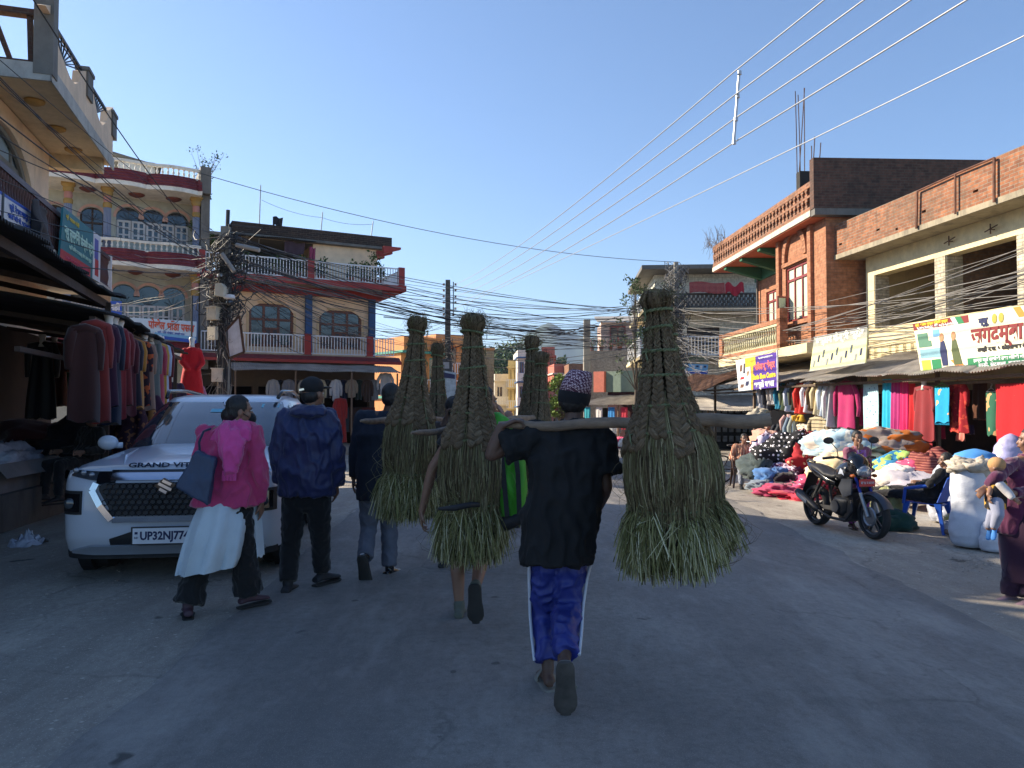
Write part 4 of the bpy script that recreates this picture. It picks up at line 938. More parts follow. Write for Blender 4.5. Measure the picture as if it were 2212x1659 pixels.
# centre, at the bend
cents=[(1068,1110,96,2,whitef,whitef,'white two-storey far house with railings at the bend of the street',3.0),(1098,1116,92,3,yelf,yelf,'narrow yellow far house with blue shutters at the bend',2.5),(1118,1150,88,3,whitef,bluep,'white far house with blue window frames behind the double topped broom',2.8),(1170,1196,74,3,redfar,redfar,'coral red far house with balconies left of the leafy street tree',2.55),(1196,1226,70,2,redfar,whitef,'low coral house with a ribbed parapet behind the leafy street tree',2.9),(1228,1262,66,2,brick_raw,conc_dark,'bare brick far house left of the rooftop flower pots',2.8)]
for i,(a,b,d,fl,wm,tm,lab,fh)in enumerate(cents):
 house('town_house',lab,pxX(a,d),d,(6,-4,3,-3,5,2)[i],(b-a)/FPX*d*1.1,9,fl,wm,tm,fh=fh,cols=2,seed=10+i,gz_=-1.3,group=None)
# flower-pot house
fp=Fac('flower_roof_house','grey brick house with flower pots along its roof edge','building',pxX(1270,52),52,R(-3),z=-1.0)
zt_=fp.L(1300,757)[1]
mb=MB();shell(mb,0,4.2,0,zt_,0,8,[(.6,3.6,0,2.4)]);mb.build('wall',brickmat('grey far brick','#bfae98','#ac9c88','#b3aa9a',dirt=.5),fp.o)
mb=MB();mb.box((1.0,1.6,zt_),(3.5,6,zt_+2.1));mb.build('roof_room',T('pale pink render','#d9bdb0',dirt=.15),fp.o)
window(fp.o,1.6,2.7,zt_+.5,zt_+1.8,1.5,redf,2,1,.08)
mb=MB();mb.poly([(.7,1.0,zt_+2.1),(3.8,1.0,zt_+2.1),(3.8,5,zt_+2.9),(.7,5,zt_+2.9)]);mb.poly([(.7,5,zt_+2.85),(3.8,5,zt_+2.85),(3.8,1.0,zt_+2.05),(.7,1.0,zt_+2.05)]);mb.build('sloping_roof',tin_old,fp.o)
mb=MB();mb.box((-.2,-.2,0),(0,0,zt_+.1));mb.build('pillar',concrete,fp.o)
fleaf=[mat('flower red','#a5243a',.7),mat('flower yellow','#d7bb2e',.7),mat('flower pink','#c77f9c',.7)];potm=mat('terracotta pot','#8a4a30',.8);leafm=islandmat('pot leaves',[(.03,.06,.015),(.06,.11,.03),(.10,.15,.05)],stretch=(9,9,9))
rnd=random.Random(8)
def leafball(mb,c,r,n,s,rnd,flat_=1.0):
 for _ in range(n):
  d=V((rnd.gauss(0,1),rnd.gauss(0,1),rnd.gauss(0,1)*flat_));d.normalize();p=V(c)+d*r*rnd.uniform(.35,1.05)
  a=V((rnd.uniform(-1,1),rnd.uniform(-1,1),rnd.uniform(-.6,1))).normalized();b=a.orthogonal().normalized();b.rotate(Matrix.Rotation(rnd.uniform(0,6.28),3,a));L_=s*rnd.uniform(.6,1.3)
  mb.poly([p,p+a*L_*.5+b*L_*.28,p+a*L_,p+a*L_*.5-b*L_*.28])
for k in range(7):
 t=thing('flower_pot','potted flowers on the roof edge of the grey brick house','flower pot',fp.W(.3+k*.62,.15,zt_),0,'flower pots along the roof edge')
 mb=MB();mb.lathe([(.12,0),(.17,.24),(.18,.26)],10);mb.build('pot',potm,t,smooth=40)
 mb=MB();leafball(mb,(0,0,.5),.3,80,.14,rnd);mb.build('foliage',leafm,t)
 mb=MB();leafball(mb,(0,-.05,.55),.3,30,.12,rnd);mb.build('bloom',fleaf[k%3],t)
railing(fp.o,[(-.1,.02,zt_+.02),(4.2,.02,zt_+.02)],.9,T('teal rail','#5f8f8c'),sp=.25,r=.012)
# small blocks and stalls before the white house
ms=Fac('market_stall','distant stall of bright clothes under a rusty awning left of the white house','market stall',pxX(1278,47),47,R(-40),z=-.9)
corrugated(ms.o,0,8,-1.5,2.5,1.8,3.1,tin_old,'awning',seed=21,ny=3)
mb=MB();mb.box((0,1.8,0),(8,1.9,3.6));mb.build('back_wall',mat('dark maroon hanging',(.05,.015,.02),.9),ms.o)
mb=MB()
for x in(0.1,2.7,5.3,7.9):mb.bar((x,-1.3,0),(x,-1.3,2.5),.07,.07,up=(0,1,0))
mb.build('post',wood,ms.o)
mb=MB();mb.box((0,1.6,3.3),(3.2,1.75,4.6));mb.build('balcony_front',T('green grey balcony','#6f8174'),ms.o);mb=MB();mb.box((-.8,1.4,3.3),(-.02,1.7,4.6));mb.build('red_panel',redfar,ms.o)
# ================================================================= TREES
bark=mat('tree bark',(.10,.08,.06),.9,var=.3,stretch=(3,3,.5))
def tree(label,x,y,z,h,r,seed,cols,nclump=60,leaf=.35,n=70,name='tree',shape=1.0,trunk=.18):
 rnd=random.Random(seed);t=thing(name,label,'tree',(x,y,z));mb=MB();lm=MB()
 mb.tube([(0,0,0),(.1,.05,h*.3),(-.05,.1,h*.6),(.05,0,h*.9)],[trunk,trunk*.75,trunk*.5,trunk*.15],8)
 for k in range(nclump):
  a=rnd.uniform(0,2*pi);zz_=rnd.uniform(.32,1.0);rr=r*sqrt(max(.05,1-((zz_-.6)/.55)**2))*rnd.uniform(.25,1)*shape
  c=V((rr*cos(a),rr*sin(a),h*zz_));s0=V((0,0,h*max(.2,zz_-.3)))
  mb.tube([s0,s0.lerp(c,.5)+V((0,0,.1*r)),c],[trunk*.3,trunk*.18,trunk*.05],5)
  leafball(lm,c,r*rnd.uniform(.14,.27),n,leaf,rnd,.7)
 mb.build('trunk',bark,t,smooth=60);lm.build('crown',islandmat('leaves '+cols[0],cols[1],stretch=(9,9,9)),t);return t
greyg=('grey green',[(.045,.075,.03),(.09,.13,.06),(.15,.19,.10)]);brightg=('bright',[(.07,.12,.02),(.13,.20,.04),(.20,.28,.08)]);midg=('mid',[(.03,.06,.02),(.06,.10,.03),(.10,.14,.05)])
def treepx(label,px,ytop,d,h,r,*a,**k):zt=CAMH+(878-ytop)/FPX*d;return tree(label,pxX(px,d),d,zt-h,h,r,*a,**k)
treepx('broad grey green tree beyond the far houses under the hill',1112,742,125,13,5.2,1,greyg,90,.6,60)
treepx('lower spreading grey green tree left of the double topped broom',1090,770,118,10,3.6,2,greyg,60,.6,60)
treepx('grey green tree half hidden right of the double topped broom',1188,775,120,9,3.4,3,greyg,50,.6,60)
treepx('dark tree beside the beige tower',1062,800,128,9,3.0,4,midg,40,.5,60)
treepx('bright leafy street tree before the coral houses',1213,812,58,4.6,1.2,5,brightg,60,.24,50,trunk=.09)
treepx('thin leafy tree against the sky left of the white house roof',1372,592,40,7.5,1.2,6,greyg,34,.16,26,shape=.8,trunk=.1)
treepx('sparse creeper bush by the tangled pole on the white house',1452,600,36.5,7.0,.75,7,greyg,26,.12,22,trunk=.05)
# ================================================================= POLES AND CABLES
cab=mat('black cable',(.03,.032,.036),.6,var=.2,bump=0);cabg=mat('sunlit grey cable',(.20,.19,.18),.7,var=.25,bump=0);alu=mat('aluminium wire',(.35,.36,.38),.5,.6,var=.1,bump=0)  # the lighter cable grey has the sunlit look put into its colour
ceram=mat('brown insulator','#6b4a36',.3);polec=T('pole concrete','#8a867c',dirt=.5,ds=4)
rc=random.Random(77)
def cable(p0,p1,sag,r,m,label,group,n=14,jit=0,name='cable',cat='cable'):
 mb=MB();mb.tube(catenary(p0,p1,sag,n,jit,rc),r,5,caps=False);return tag(mb.build(name,m,smooth=180),label,cat,group)
def Wp(px,py,d):return P(px,py,d)
# pole in front of the cream house
d1=19.0;pb=V((pxX(484,d1),d1,-.15));ptop=Wp(487,490,d1)
pl=thing('utility_pole','concrete pole wrapped in cables and meter boxes before the cream balcony house','utility pole',pb)
H1=ptop.z-pb.z;mb=MB();mb.loft([[(sx*w_,sy*w_,z)for sx,sy in((-1,-1),(1,-1),(1,1),(-1,1))]for z,w_ in((0,.15),(H1,.095))]);mb.build('shaft',polec,pl)
mb=MB();mb.cyl((.03,0,H1-.3),(.05,0,H1+.42),.05,n=8);mb.build('top_pipe',ironblk,pl)
def pxz(px,py):p=Wp(px,py,d1);return V((p.x-pb.x,0,p.z-pb.z))
ivory=T('ivory box paint','#c9c2ae',dirt=.3);greybox=T('grey box paint','#8f939b',dirt=.2)
def mbox(px,py,w_,h_,dp,m_,y=-.25,rot=0,lid=True,nm='meter_box'):
 c=pxz(px,py);mb=MB();M_=Matrix.Translation((c.x,y,c.z))@Matrix.Rotation(R(rot),4,'Z');mb.box((-w_/2,-dp/2,-h_/2),(w_/2,dp/2,h_/2),M_);b=mb.build(nm,m_,pl)
 if lid:mb=MB();mb.box((-w_/2-.02,-dp/2-.03,h_/2),(w_/2+.02,dp/2,h_/2+.025),M_);mb.box((-w_/2+.03,-dp/2-.008,-h_/2+.03),(w_/2-.03,-dp/2-.001,h_/2-.03),M_);mb.build('lid',m_,b)
 return b
mbox(471,681,.27,.29,.22,ivory,rot=-18);mbox(478,812,.25,.31,.16,ivory,rot=12);mbox(468,722,.26,.32,.1,ivory,rot=-25,lid=False)
mb=MB();c=pxz(487,632);mb.loft([[(c.x+x*s_,-.28+yy*.5,c.z+z)for x,z in((-.12,-.13),(.14,-.17),(.15,.08),(.06,.17),(-.1,.15))]for yy,s_ in((-.35,.8),(-.25,1),(.1,1),(.2,.8))]);mb.build('plastic_cover',ivory,pl,smooth=40)
mb=MB();c=pxz(505,648);mb.lathe([(.02,.1),(.13,.08),(.14,.0),(.1,-.03)],14,c+V((0,-.3,0)));b_=mb.build('camera_housing',white_paint,pl,smooth=40);mb=MB();mb.ell(c+V((0,-.3,-.1)),(.085,.085,.1),n=14);mb.build('camera_dome',glass,b_,smooth=180)
c=pxz(520,540);mb=MB();mb.cyl(c+V((-.0,-.3,.06)),c+V((.6,-.42,-.09)),.055,n=12);mb.build('siren_tube',T('grey pvc','#9a958f'),pl,smooth=40)
c=pxz(500,575);mb=MB();mb.cyl(c+V((-.13,-.3,.25)),c+V((.2,-.35,-.2)),.055,n=12);mb.build('siren_tube',T('grey pvc','#9a958f'),pl,smooth=40)
mb=MB();c=pxz(487,596);mb.lathe([(.03,-.05),(.09,-.06),(.09,0),(.03,.03)],12,c+V((-.04,-.2,0)));mb.build('lamp_head',pipe_m,pl,smooth=40)
# tilted white board facing the street
bo=[pxz(495,717)+V((0,-.22,0)),pxz(528,686)+V((0,-.35,0)),pxz(538,763)+V((0,-.35,0)),pxz(502,775)+V((0,-.22,0))]
bd=panel(pl,[bo[3],bo[2],bo[1],bo[0]],T('white board back','#c6c9d2',dirt=.3,ds=6),'tilted_board',.03)
mb=MB()
for i in range(4):mb.bar(bo[i],bo[(i+1)%4],.035,.05)
mb.build('board_frame',rust,bd)
tg=MB();rt=random.Random(5)
for k in range(70):
 z0=rt.uniform(H1*.62,H1*.98);r0=rt.uniform(.16,.42+.5*(rt.random()**3));a0=rt.uniform(0,6.28);pts=[]
 for i in range(13):
  a=a0+i*rt.uniform(.35,.55);pts.append((r0*cos(a)*(1+.3*rt.random()),r0*sin(a)*.8,z0+.25*sin(i*.7+a0)-.02*i))
 tg.tube(pts,rt.uniform(.006,.014),4,caps=False)
for k in range(34):
 x=rt.uniform(-.2,.2);z1=rt.uniform(H1*.6,H1*.95);z0=rt.uniform(.8,H1*.6);yv=-.12-rt.random()*.08
 tg.tube([(x+rt.uniform(-.15,.15),yv,z1),(x*1.3,yv-.05,(z1*2+z0)/3),(x+rt.uniform(-.1,.1),yv,(z1+2*z0)/3),(x*.7,yv,z0)],rt.uniform(.006,.012),4,caps=False)
tag(tg.build('cable_tangle',cab,pl),kind='stuff')
tg=MB()
for k in range(40):
 z0=rt.uniform(H1*.3,H1*.8);x=rt.uniform(-.5,.45);pts=[(rt.uniform(-.1,.1),-.15,z0)]
 for i in range(5):pts.append((x*(i+1)/5+rt.uniform(-.08,.08),-.2-rt.random()*.2,z0-.1*i+rt.uniform(-.1,.1)))
 tg.tube(pts,.005,4,caps=False)
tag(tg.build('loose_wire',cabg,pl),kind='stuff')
# pole in the middle distance
d2=42.0;P2=V((pxX(967,d2),d2,-.8));p2=thing('utility_pole','tall dark power pole with stacked insulators behind the middle brooms','utility pole',P2)
H2=Wp(968,605,d2).z-P2.z;mb=MB();mb.loft([[(sx*w_,sy*w_,z)for sx,sy in((-1,-1),(1,-1),(1,1),(-1,1))]for z,w_ in((0,.2),(H2,.12))]);mb.build('shaft',T('dark pole concrete','#4d4a45',dirt=.5),p2)
mb=MB();mb.bar((.3,-.02,H2-2.0),(.3,-.02,H2-.1),.05,.05,up=(0,1,0));mb.bar((0,0,H2-.4),(.3,0,H2-.4),.05,.05);mb.bar((0,0,H2-1.7),(.3,0,H2-1.7),.05,.05);mb.build('bracket',ironblk,p2)
for k in range(6):
 for x in(-.22,.42 if k<5 else.3):mb=MB();mb.lathe([(.03,-.06),(.07,-.05),(.045,0),(.07,.05),(.03,.06)],8,(x,-.05,H2-.25-k*.33));mb.build('insulator',ceram,p2,smooth=40)
tg=MB()
for k in range(60):
 z0=rt.uniform(1.5,5.8);r0=rt.uniform(.2,.5);a0=rt.uniform(0,6.28)
 tg.tube([(r0*cos(a0+i*.5),r0*sin(a0+i*.5),z0+.3*sin(i*.8)-.05*i)for i in range(9)],.015,4,caps=False)
tag(tg.build('cable_tangle',cab,p2),kind='stuff')
mb=MB();mb.box((-.3,-.45,4.2),(.25,-.2,4.9));mb.build('meter_box',T('dark box','#3b3d42'),p2);mb=MB();mb.box((-.2,-.47,4.35),(.12,-.452,4.7));mb.build('meter_face',greybox,p2)
mb=MB();mb.cyl((.1,-.1,5.4),(1.1,-.3,5.75),.03,n=6);mb.ell((1.3,-.34,5.85),(.25,.1,.09));mb.build('street_lamp_arm',ironblk,p2)
# blue round-topped advert board on that pole
s=thing('signboard','blue arched advertising board with white lettering on the middle power pole','sign',V((pxX(970,41),41,-.8+1.45)))
mb=MB();mb.prism([(-.42,0),(.42,0),(.42,.75)]+[(.42*cos(a*pi/12),.75+.42*sin(a*pi/12))for a in range(1,12)]+[(-.42,.75)],0,.05);mb.build('board',blueP,s)
text('Brand Store',.16,whiteP,s,(0,-.008,.62));text('☏ सेवा',.16,whiteP,s,(0,-.008,.35))
s=thing('signboard','tall faded poster board above the blue arched board','sign',V((pxX(968,41),41,1.95)));panel(s,[(-.42,0,0),(.42,0,-.1),(.42,0,1.35),(-.42,0,1.5)],flat('poster','#8fa3b5',var=.35,vs=4),'board',.04);panel(s,[(-.38,-.01,1.1),(.36,-.01,1.02),(.36,-.01,1.25),(-.38,-.01,1.4)],navyP,'poster_band',.01)
# pole at the corner of the white house
d3=34.0;P3=V((pxX(1462,d3),d3,-.65));p3=thing('utility_pole','cable-choked pole at the corner of the white house behind the largest broom','utility pole',P3)
H3=Wp(1462,566,d3).z-P3.z;mb=MB();mb.cyl((0,0,0),(0,0,H3),.16,.11,8);mb.build('shaft',polec,p3,smooth=40)
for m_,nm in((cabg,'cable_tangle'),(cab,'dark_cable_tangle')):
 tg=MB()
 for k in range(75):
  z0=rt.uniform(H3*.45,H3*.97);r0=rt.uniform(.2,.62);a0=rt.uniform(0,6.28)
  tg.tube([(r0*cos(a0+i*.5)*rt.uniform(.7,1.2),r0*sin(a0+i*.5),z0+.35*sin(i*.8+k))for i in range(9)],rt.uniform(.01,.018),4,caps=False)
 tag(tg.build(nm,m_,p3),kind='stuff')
# bare pole by the flower roof
d4=48;P4=V((pxX(1268,d4),d4,-.9));p4=thing('utility_pole','bare square concrete pole beside the rooftop flower pots','utility pole',P4);mb=MB();h=Wp(1268,691,d4).z-P4.z;mb.box((-.2,-.2,0),(.2,.2,h));mb.build('shaft',polec,p4)
mb=MB();mb.bar((-.5,0,h-.5),(.5,0,h-.5),.08,.08);mb.build('crossarm',ironblk,p4)
# ---- four stacked power wires and their spreader rod
top2=V((P2.x+.42,d2-.05,P2.z+H2))
for k in range(4):
 a=top2+V((0,0,-.25-.33*k));b=V((3.5+.02*k,12,6.78-.36*k));e=b+(b-a)*.62;e.z+=.5
 mb=MB();pts=catenary(a,b,.35,16)+catenary(b,e,.05,6)[1:];mb.tube(pts,.011,5,caps=False)
 tag(mb.build('power_line',alu,smooth=180),('topmost','second','third','lowest')[k]+' of the four stacked power wires joined by the spreader rod','power line','stacked power wires')
mb=MB();a=Wp(1597,157,12);b=Wp(1585,310,12);mb.cyl(a,b,.022,n=8)
for k in range(4):c=V(a).lerp(b,k/3*.98+.01);mb.cyl(c+V((0,-.02,-.03)),c+V((0,-.02,.03)),.032,n=8)
tag(mb.build('spreader_rod',pipe_m,smooth=40),'grey spreader rod clamped across the four wires against the sky','rod')
cable(top2+V((-.1,0,-1.6)),V((9.1,7.0,7.07)),.1,.012,alu,'single low power wire rising to the upper right over the brick house',None,24,name='power_line',cat='power line')
# ---- cables across the street: left pole to far poles
LG='cables sagging across the street'
for k in range(40):
 a=Wp(487+rc.uniform(-12,12),rc.uniform(500,600),d1);
 if k%3==0:b=V((P2.x+rc.uniform(-.2,.2),d2-.3,rc.uniform(4.2,6.4)))
 else:b=V((P3.x+rc.uniform(-.3,.3),d3,rc.uniform(4.0,6.3)))
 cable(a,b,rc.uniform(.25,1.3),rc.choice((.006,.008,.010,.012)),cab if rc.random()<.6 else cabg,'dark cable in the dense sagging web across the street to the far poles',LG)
for k in range(30):
 a=V((P2.x+rc.uniform(-.3,.4),d2-.3,rc.uniform(4.0,6.6)));b=V((P3.x+rc.uniform(-.4,.4),d3,rc.uniform(4.2,6.4)))
 if k%4==0:a=V((-5.2,31,rc.uniform(4.5,6.2)))
 cable(a,b,rc.uniform(.1,.9),rc.choice((.009,.011,.014)),cab,'dark cable strung between the middle power pole and the pole by the white house','cables between the two far poles')
for k in range(28):
 a=V((P3.x+rc.uniform(-.3,.3),d3-.2,rc.uniform(3.4,5.9)));b=V((9.6+rc.uniform(-.6,.5),12.2+rc.uniform(-1,1),rc.uniform(2.9,4.6)))
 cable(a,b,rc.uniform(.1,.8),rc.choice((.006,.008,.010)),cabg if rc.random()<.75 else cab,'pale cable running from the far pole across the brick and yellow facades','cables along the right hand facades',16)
for k in range(14):
 a=V((P3.x+rc.uniform(-.3,.3),d3-.2,rc.uniform(2.6,5.5)));x=rc.uniform(-1,8);b=B.W(x,-.15,rc.uniform(2.6,3.9))
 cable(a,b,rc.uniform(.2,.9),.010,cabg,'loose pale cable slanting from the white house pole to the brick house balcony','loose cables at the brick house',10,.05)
for k in range(12):
 s_=(k+rc.random())/12;a=V((-5.0-rc.uniform(0,1.0),6.6+rc.uniform(-.6,1),2.95+3.3*s_));b=Wp(484+rc.uniform(-8,8),500+rc.uniform(0,110),d1)
 cable(a,b,rc.uniform(.0,.35),rc.choice((.005,.007,.009)),cab,'thin black cable crossing the upper left of the view towards the pole','cables over the left stall',18)
for k in range(12):
 a=G.W(rc.uniform(0,4.2),-.4,rc.uniform(3.9,7.0));b=Wp(484,520+rc.uniform(0,130),d1)
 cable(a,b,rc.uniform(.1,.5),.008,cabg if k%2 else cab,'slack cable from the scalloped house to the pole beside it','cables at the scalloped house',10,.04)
for k in range(14):
 a=Wp(490,520+rc.uniform(0,120),d1);b=K.W(rc.uniform(2,7.3),-.15,rc.uniform(3.6,6.3))
 cable(a,b,rc.uniform(.05,.5),.009,cab,'thin cable from the cluttered pole across the front of the cream house','cables at the cream house',10)
a=Wp(440,370,25);
cable(Wp(425,372,25.4),V((P3.x,d3,P3.z+H3)),.6,.012,cab,'long single cable from the scalloped house roof to the pole by the white house',None,20)
pp=[K.W(K.L(px,y,1.4)[0],1.4,K.L(px,y,1.4)[1])for px,y in((565,432),(695,470),(806,484))]
for i,(a_,b_)in enumerate(((pp[0],pp[1]),(pp[1],pp[2]))):cable(a_,b_,.12,.007,cab,('left','right')[i]+' washing line between the poles on the cream house roof',None,8,name='washing_line',cat='washing line')
def hung(F,x0,x1,z0,z1,y,m_,name,label,cat,amp=.03):
 mb=MB();mb.sheet(14,8,lambda u,v:(x0+(x1-x0)*u*(1-.1*v),y+amp*sin(u*14+v),z1+(z0-z1)*v+.03*sin(u*7)),.008)
 o=mb.build(name,m_,smooth=60);o.matrix_world=Matrix.Translation((F.x,F.y,F.z))@Matrix.Rotation(F.a,4,'Z');return tag(o,label,cat)
a=k3(800,850,1.0);b=k3(955,950,1.0);hung(K,a[0],b[0],b[1],a[1],1.0,mat('cloth dull violet','#4b3a44',.9),'blanket','dull violet blanket hanging in the open upper storey of the cream house','blanket')
a=k3(985,895,.2);b=k3(1030,985,.2);hung(K,a[0],b[0],b[1],a[1],.2,mat('cloth rose','#8e3f5c',.9),'towel','rose towel hanging over the upper railing of the cream house','towel')
a=k3(715,670,1.4);b=k3(790,742,1.4);hung(K,a[0],b[0],b[1],a[1],1.4,mat('cloth black','#26262c',.9),'cloth','black cloth hanging from the line on the cream house roof','cloth')
rp=random.Random(3)
for k,(zx,zy)in enumerate(((480,930),(740,1000),(900,990),(1070,1060),(1290,1060),(1380,1070),(1450,930),(1500,1090),(250,960))):
 x,z=k3(zx,zy+60,.35);t=thing('potted_plant','leafy potted plant on the upper balcony of the cream house','plant',K.W(x,.35,zU0),0,'plants behind the upper railing')
 mb=MB();mb.lathe([(.1,0),(.15,.25)],10);mb.build('pot',potm,t,smooth=40);mb=MB();hh=.9 if zx in(1450,250)else.45
 for q in range(5):leafball(mb,(rp.uniform(-.1,.1),rp.uniform(-.1,.1),.3+hh*q/4),.2,30,.13,rp)
 mb.build('foliage',leafm,t)
# shrubs at the roofline of the scalloped house
t=thing('wild_shrub','wild shrub sprouting on the grey side wall of the scalloped house','shrub',G.W(GW+.15,1.5,Z['t2']+.5));mb=MB();lm=MB()
for k in range(16):
 a=V((0,0,0));b=V((rp.uniform(-.3,.9),rp.uniform(-.5,.3),rp.uniform(.4,1.5)));mb.tube([a,a.lerp(b,.5)+V((.05,0,.1)),b],[.015,.01,.004],4);leafball(lm,b,.14,10,.09,rp);leafball(lm,a.lerp(b,.6),.12,6,.08,rp)
for k in range(10):leafball(lm,(rp.uniform(-.1,.3),rp.uniform(-1,0),-rp.uniform(0,2)),.2,30,.12,rp)
mb.build('stem',bark,t);lm.build('foliage',leafm,t)
# ================================================================= HANGING CLOTH
clothcache={}
def cm(c,**k):
 key='cloth '+c
 return mat(key,c,**{**dict(rough=.9,var=.12,vs=4,bump=.25,bs=120,sheen=.2),**k})
def place(F,o,loc):o.matrix_world=Matrix.Translation(F.W(*loc))@Matrix.Rotation(F.a,4,'Z')
def drape_mb(w0,w1,h,dp,folds,seed,skew=0,top=.9,fringe=0):
 """closed hanging cloth volume, folds deepen downwards"""
 rr=random.Random(seed);mb=MB();n=44;ph=rr.uniform(0,6);rg=[]
 for j in range(15):
  v=j/14;w_=(w0+(w1-w0)*v)/2;z=-h*v
  rg.append([((w_*cos(2*pi*k/n))*(1+.03*sin(v*7+ph))+skew*v,dp*(.5+.5*v)*sin(2*pi*k/n)+dp*.45*(.25+v)*sin(folds*(cos(2*pi*k/n))+ph+.6*v),z-(.02*sin(folds*cos(2*pi*k/n)*1.3+ph)if v>.9 else 0))for k in range(n)])
 mb.loft(rg)
 if fringe:
  for k in range(int(w1/.018)):
   x=-w1/2+skew+k*.018;mb.bar((x,0,-h),(x+rr.uniform(-.006,.006),0,-h-fringe),.006,.006,up=(0,1,0))
 return mb
def hanger(par,w_,m_,z=.0):
 mb=MB();mb.tube([(-w_/2,0,z),(0,0,z+.07),(w_/2,0,z),(-w_/2,0,z)],.006,5);mb.tube([(0,0,z+.07),(0,0,z+.1),(.03,0,z+.12),(.02,0,z+.15),(-.01,0,z+.15)],.004,5)
 return mb.build('hanger',m_,par)
def sleeves(par,w_,h,m_,spread=.18,ln=.55,seed=0):
 for sg in(-1,1):
  mb=MB();mb.tube([(sg*w_*.42,0,-.02),(sg*(w_*.5+spread*.35),.01,-h*ln*.35),(sg*(w_*.5+spread*.5),.02,-h*ln*.75),(sg*(w_*.5+spread*.4),.01,-h*ln)],[.05,.06,.05,.04],8);mb.build('sleeve',m_,par,smooth=180)
def garment(F,kind,rect,y,m_,label,cat,seed=1,group=None,hang=None,neck=None,folds=7,fringe=0,dp=None,taper=None,skew=0):
 """rect = x0, x1 (local), ztop, zbottom (local)"""
 x0,x1,zt,zb_=rect;w_=abs(x1-x0);h=zt-zb_;xc=(x0+x1)/2
 t=thing({'shawl':'hanging_shawl','top':'hanging_shirt','robe':'hanging_robe','jacket':'hanging_jacket','trousers':'hanging_trousers','dress':'hanging_dress'}[kind],label,cat,F.W(xc,y,zt),F.a,group)
 if kind=='shawl':drape_mb(w_,w_*(taper or 1.0),h-fringe,dp or.035,folds,seed,skew,fringe=fringe).build('cloth',m_,t,smooth=50)
 elif kind=='trousers':
  for sg in(-1,1):drape_mb(w_*.5,w_*.46,h,dp or.04,3,seed+sg,sg*w_*.06).build('trouser_leg',m_,t,smooth=50).location.x=sg*w_*.24
 elif kind=='jacket':
  drape_mb(w_*.7,w_*1.0,h,dp or.16,4,seed,skew).build('cloth',m_,t,smooth=60)
  mb=MB();mb.tube([(-w_*.1,-.1,-.04),(-w_*.25,-.2,-h*.35),(-w_*.1,-.2,-h*.8)],[.05,.06,.045],8);mb.build('sleeve',m_,t,smooth=180)
 else:
  bw=w_*(.62 if kind=='top' else.68);drape_mb(bw*(.95 if kind!='dress' else.7),bw*(taper or(1.0 if kind=='top' else 1.25)),h,dp or.06,folds,seed,skew).build('cloth',m_,t,smooth=60)
  mb=MB();mb.tube([(-bw*.48,0,-.04),(0,0,.0),(bw*.48,0,-.04)],.05,8);mb.build('shoulder',m_,t,smooth=180)
  sleeves(t,bw,h,m_,spread=w_*(.25 if kind=='top' else.06),ln=.45 if kind!='top' else.75,seed=seed)
 if hang:hanger(t,min(w_*.9,.42),hang,.02)
 if neck:mb=MB();mb.lathe([(.065,-.06),(.05,.02),(.045,.08),(.06,.13),(.055,.16)],14);mb.build('mannequin_neck',neck,t,smooth=180)
 return t
neckm=mat('white plastic neck form','#d9d6d2',.4,var=.03,bump=0);hgreen=mat('green plastic hanger','#1f9a52',.35,var=.05,bump=0);hred=mat('red plastic hanger','#b5282c',.35,bump=0);hwhite=mat('white plastic hanger','#c9c4be',.35,bump=0)
# ---- right hand stalls
RS=Fac('market_stall','row of clothes stalls under a ragged corrugated awning on the right','market stall',U.W(0,-.6,0).x,U.W(0,-.6,0).y,U.a,z=U.z)
def rz_(px,py,off=0):return RS.L(px,py,off)
eave=rz_(1900,812,-.4)[1]
corrugated(RS.o,-7.5,.8,-.55,eave+.03,2.0,eave+.75,tin_old,'awning',seed=31,wav=.09)
corrugated(RS.o,.7,4.3,-.75,eave-.02,1.9,eave+.8,tin_old,'awning',seed=33,wav=.10)
corrugated(RS.o,4.1,12,-.65,eave-.02,1.8,eave+.85,tin_old,'awning',seed=36,wav=.08)
corrugated(RS.o,-9.5,-4.5,-1.3,eave-.1,.3,eave+.5,mat('rust brown corrugated iron',(.17,.09,.055),.7,.3,var=.4,vs=3),'awning',seed=38,wav=.12)
mb=MB();mb.bar((-7,0,eave-.22),(12,0,eave-.22),.05,.05);mb.bar((-7,-.3,eave-.12),(12,-.3,eave-.14),.04,.06);mb.build('hanging_rail',wood,RS.o)
mb=MB()
for x in(-6.8,-3.6,-.6,2.2,5.05,8.0,11):mb.bar((x,.06,0),(x,.06,eave+.1),.07,.07,up=(0,1,0))
mb.build('post',wood,RS.o)
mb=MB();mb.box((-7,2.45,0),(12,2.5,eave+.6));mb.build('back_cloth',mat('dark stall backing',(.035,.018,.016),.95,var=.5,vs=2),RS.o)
mb=MB();mb.box((-6.8,.9,0),(12,2.3,.5));mb.build('counter',darkwood,RS.o)
def DZ(zx,zy):return 1680.8+zx*.2402,802.5+zy*.2402
def rr_(zx0,zx1,zy0,zy1,off=0):
 a=rz_(*DZ(zx0,zy0),off);b=rz_(*DZ(zx1,zy0),off);c=rz_(*DZ((zx0+zx1)/2,zy0),off);d=rz_(*DZ((zx0+zx1)/2,zy1),off);return a[0],b[0],c[1],d[1]
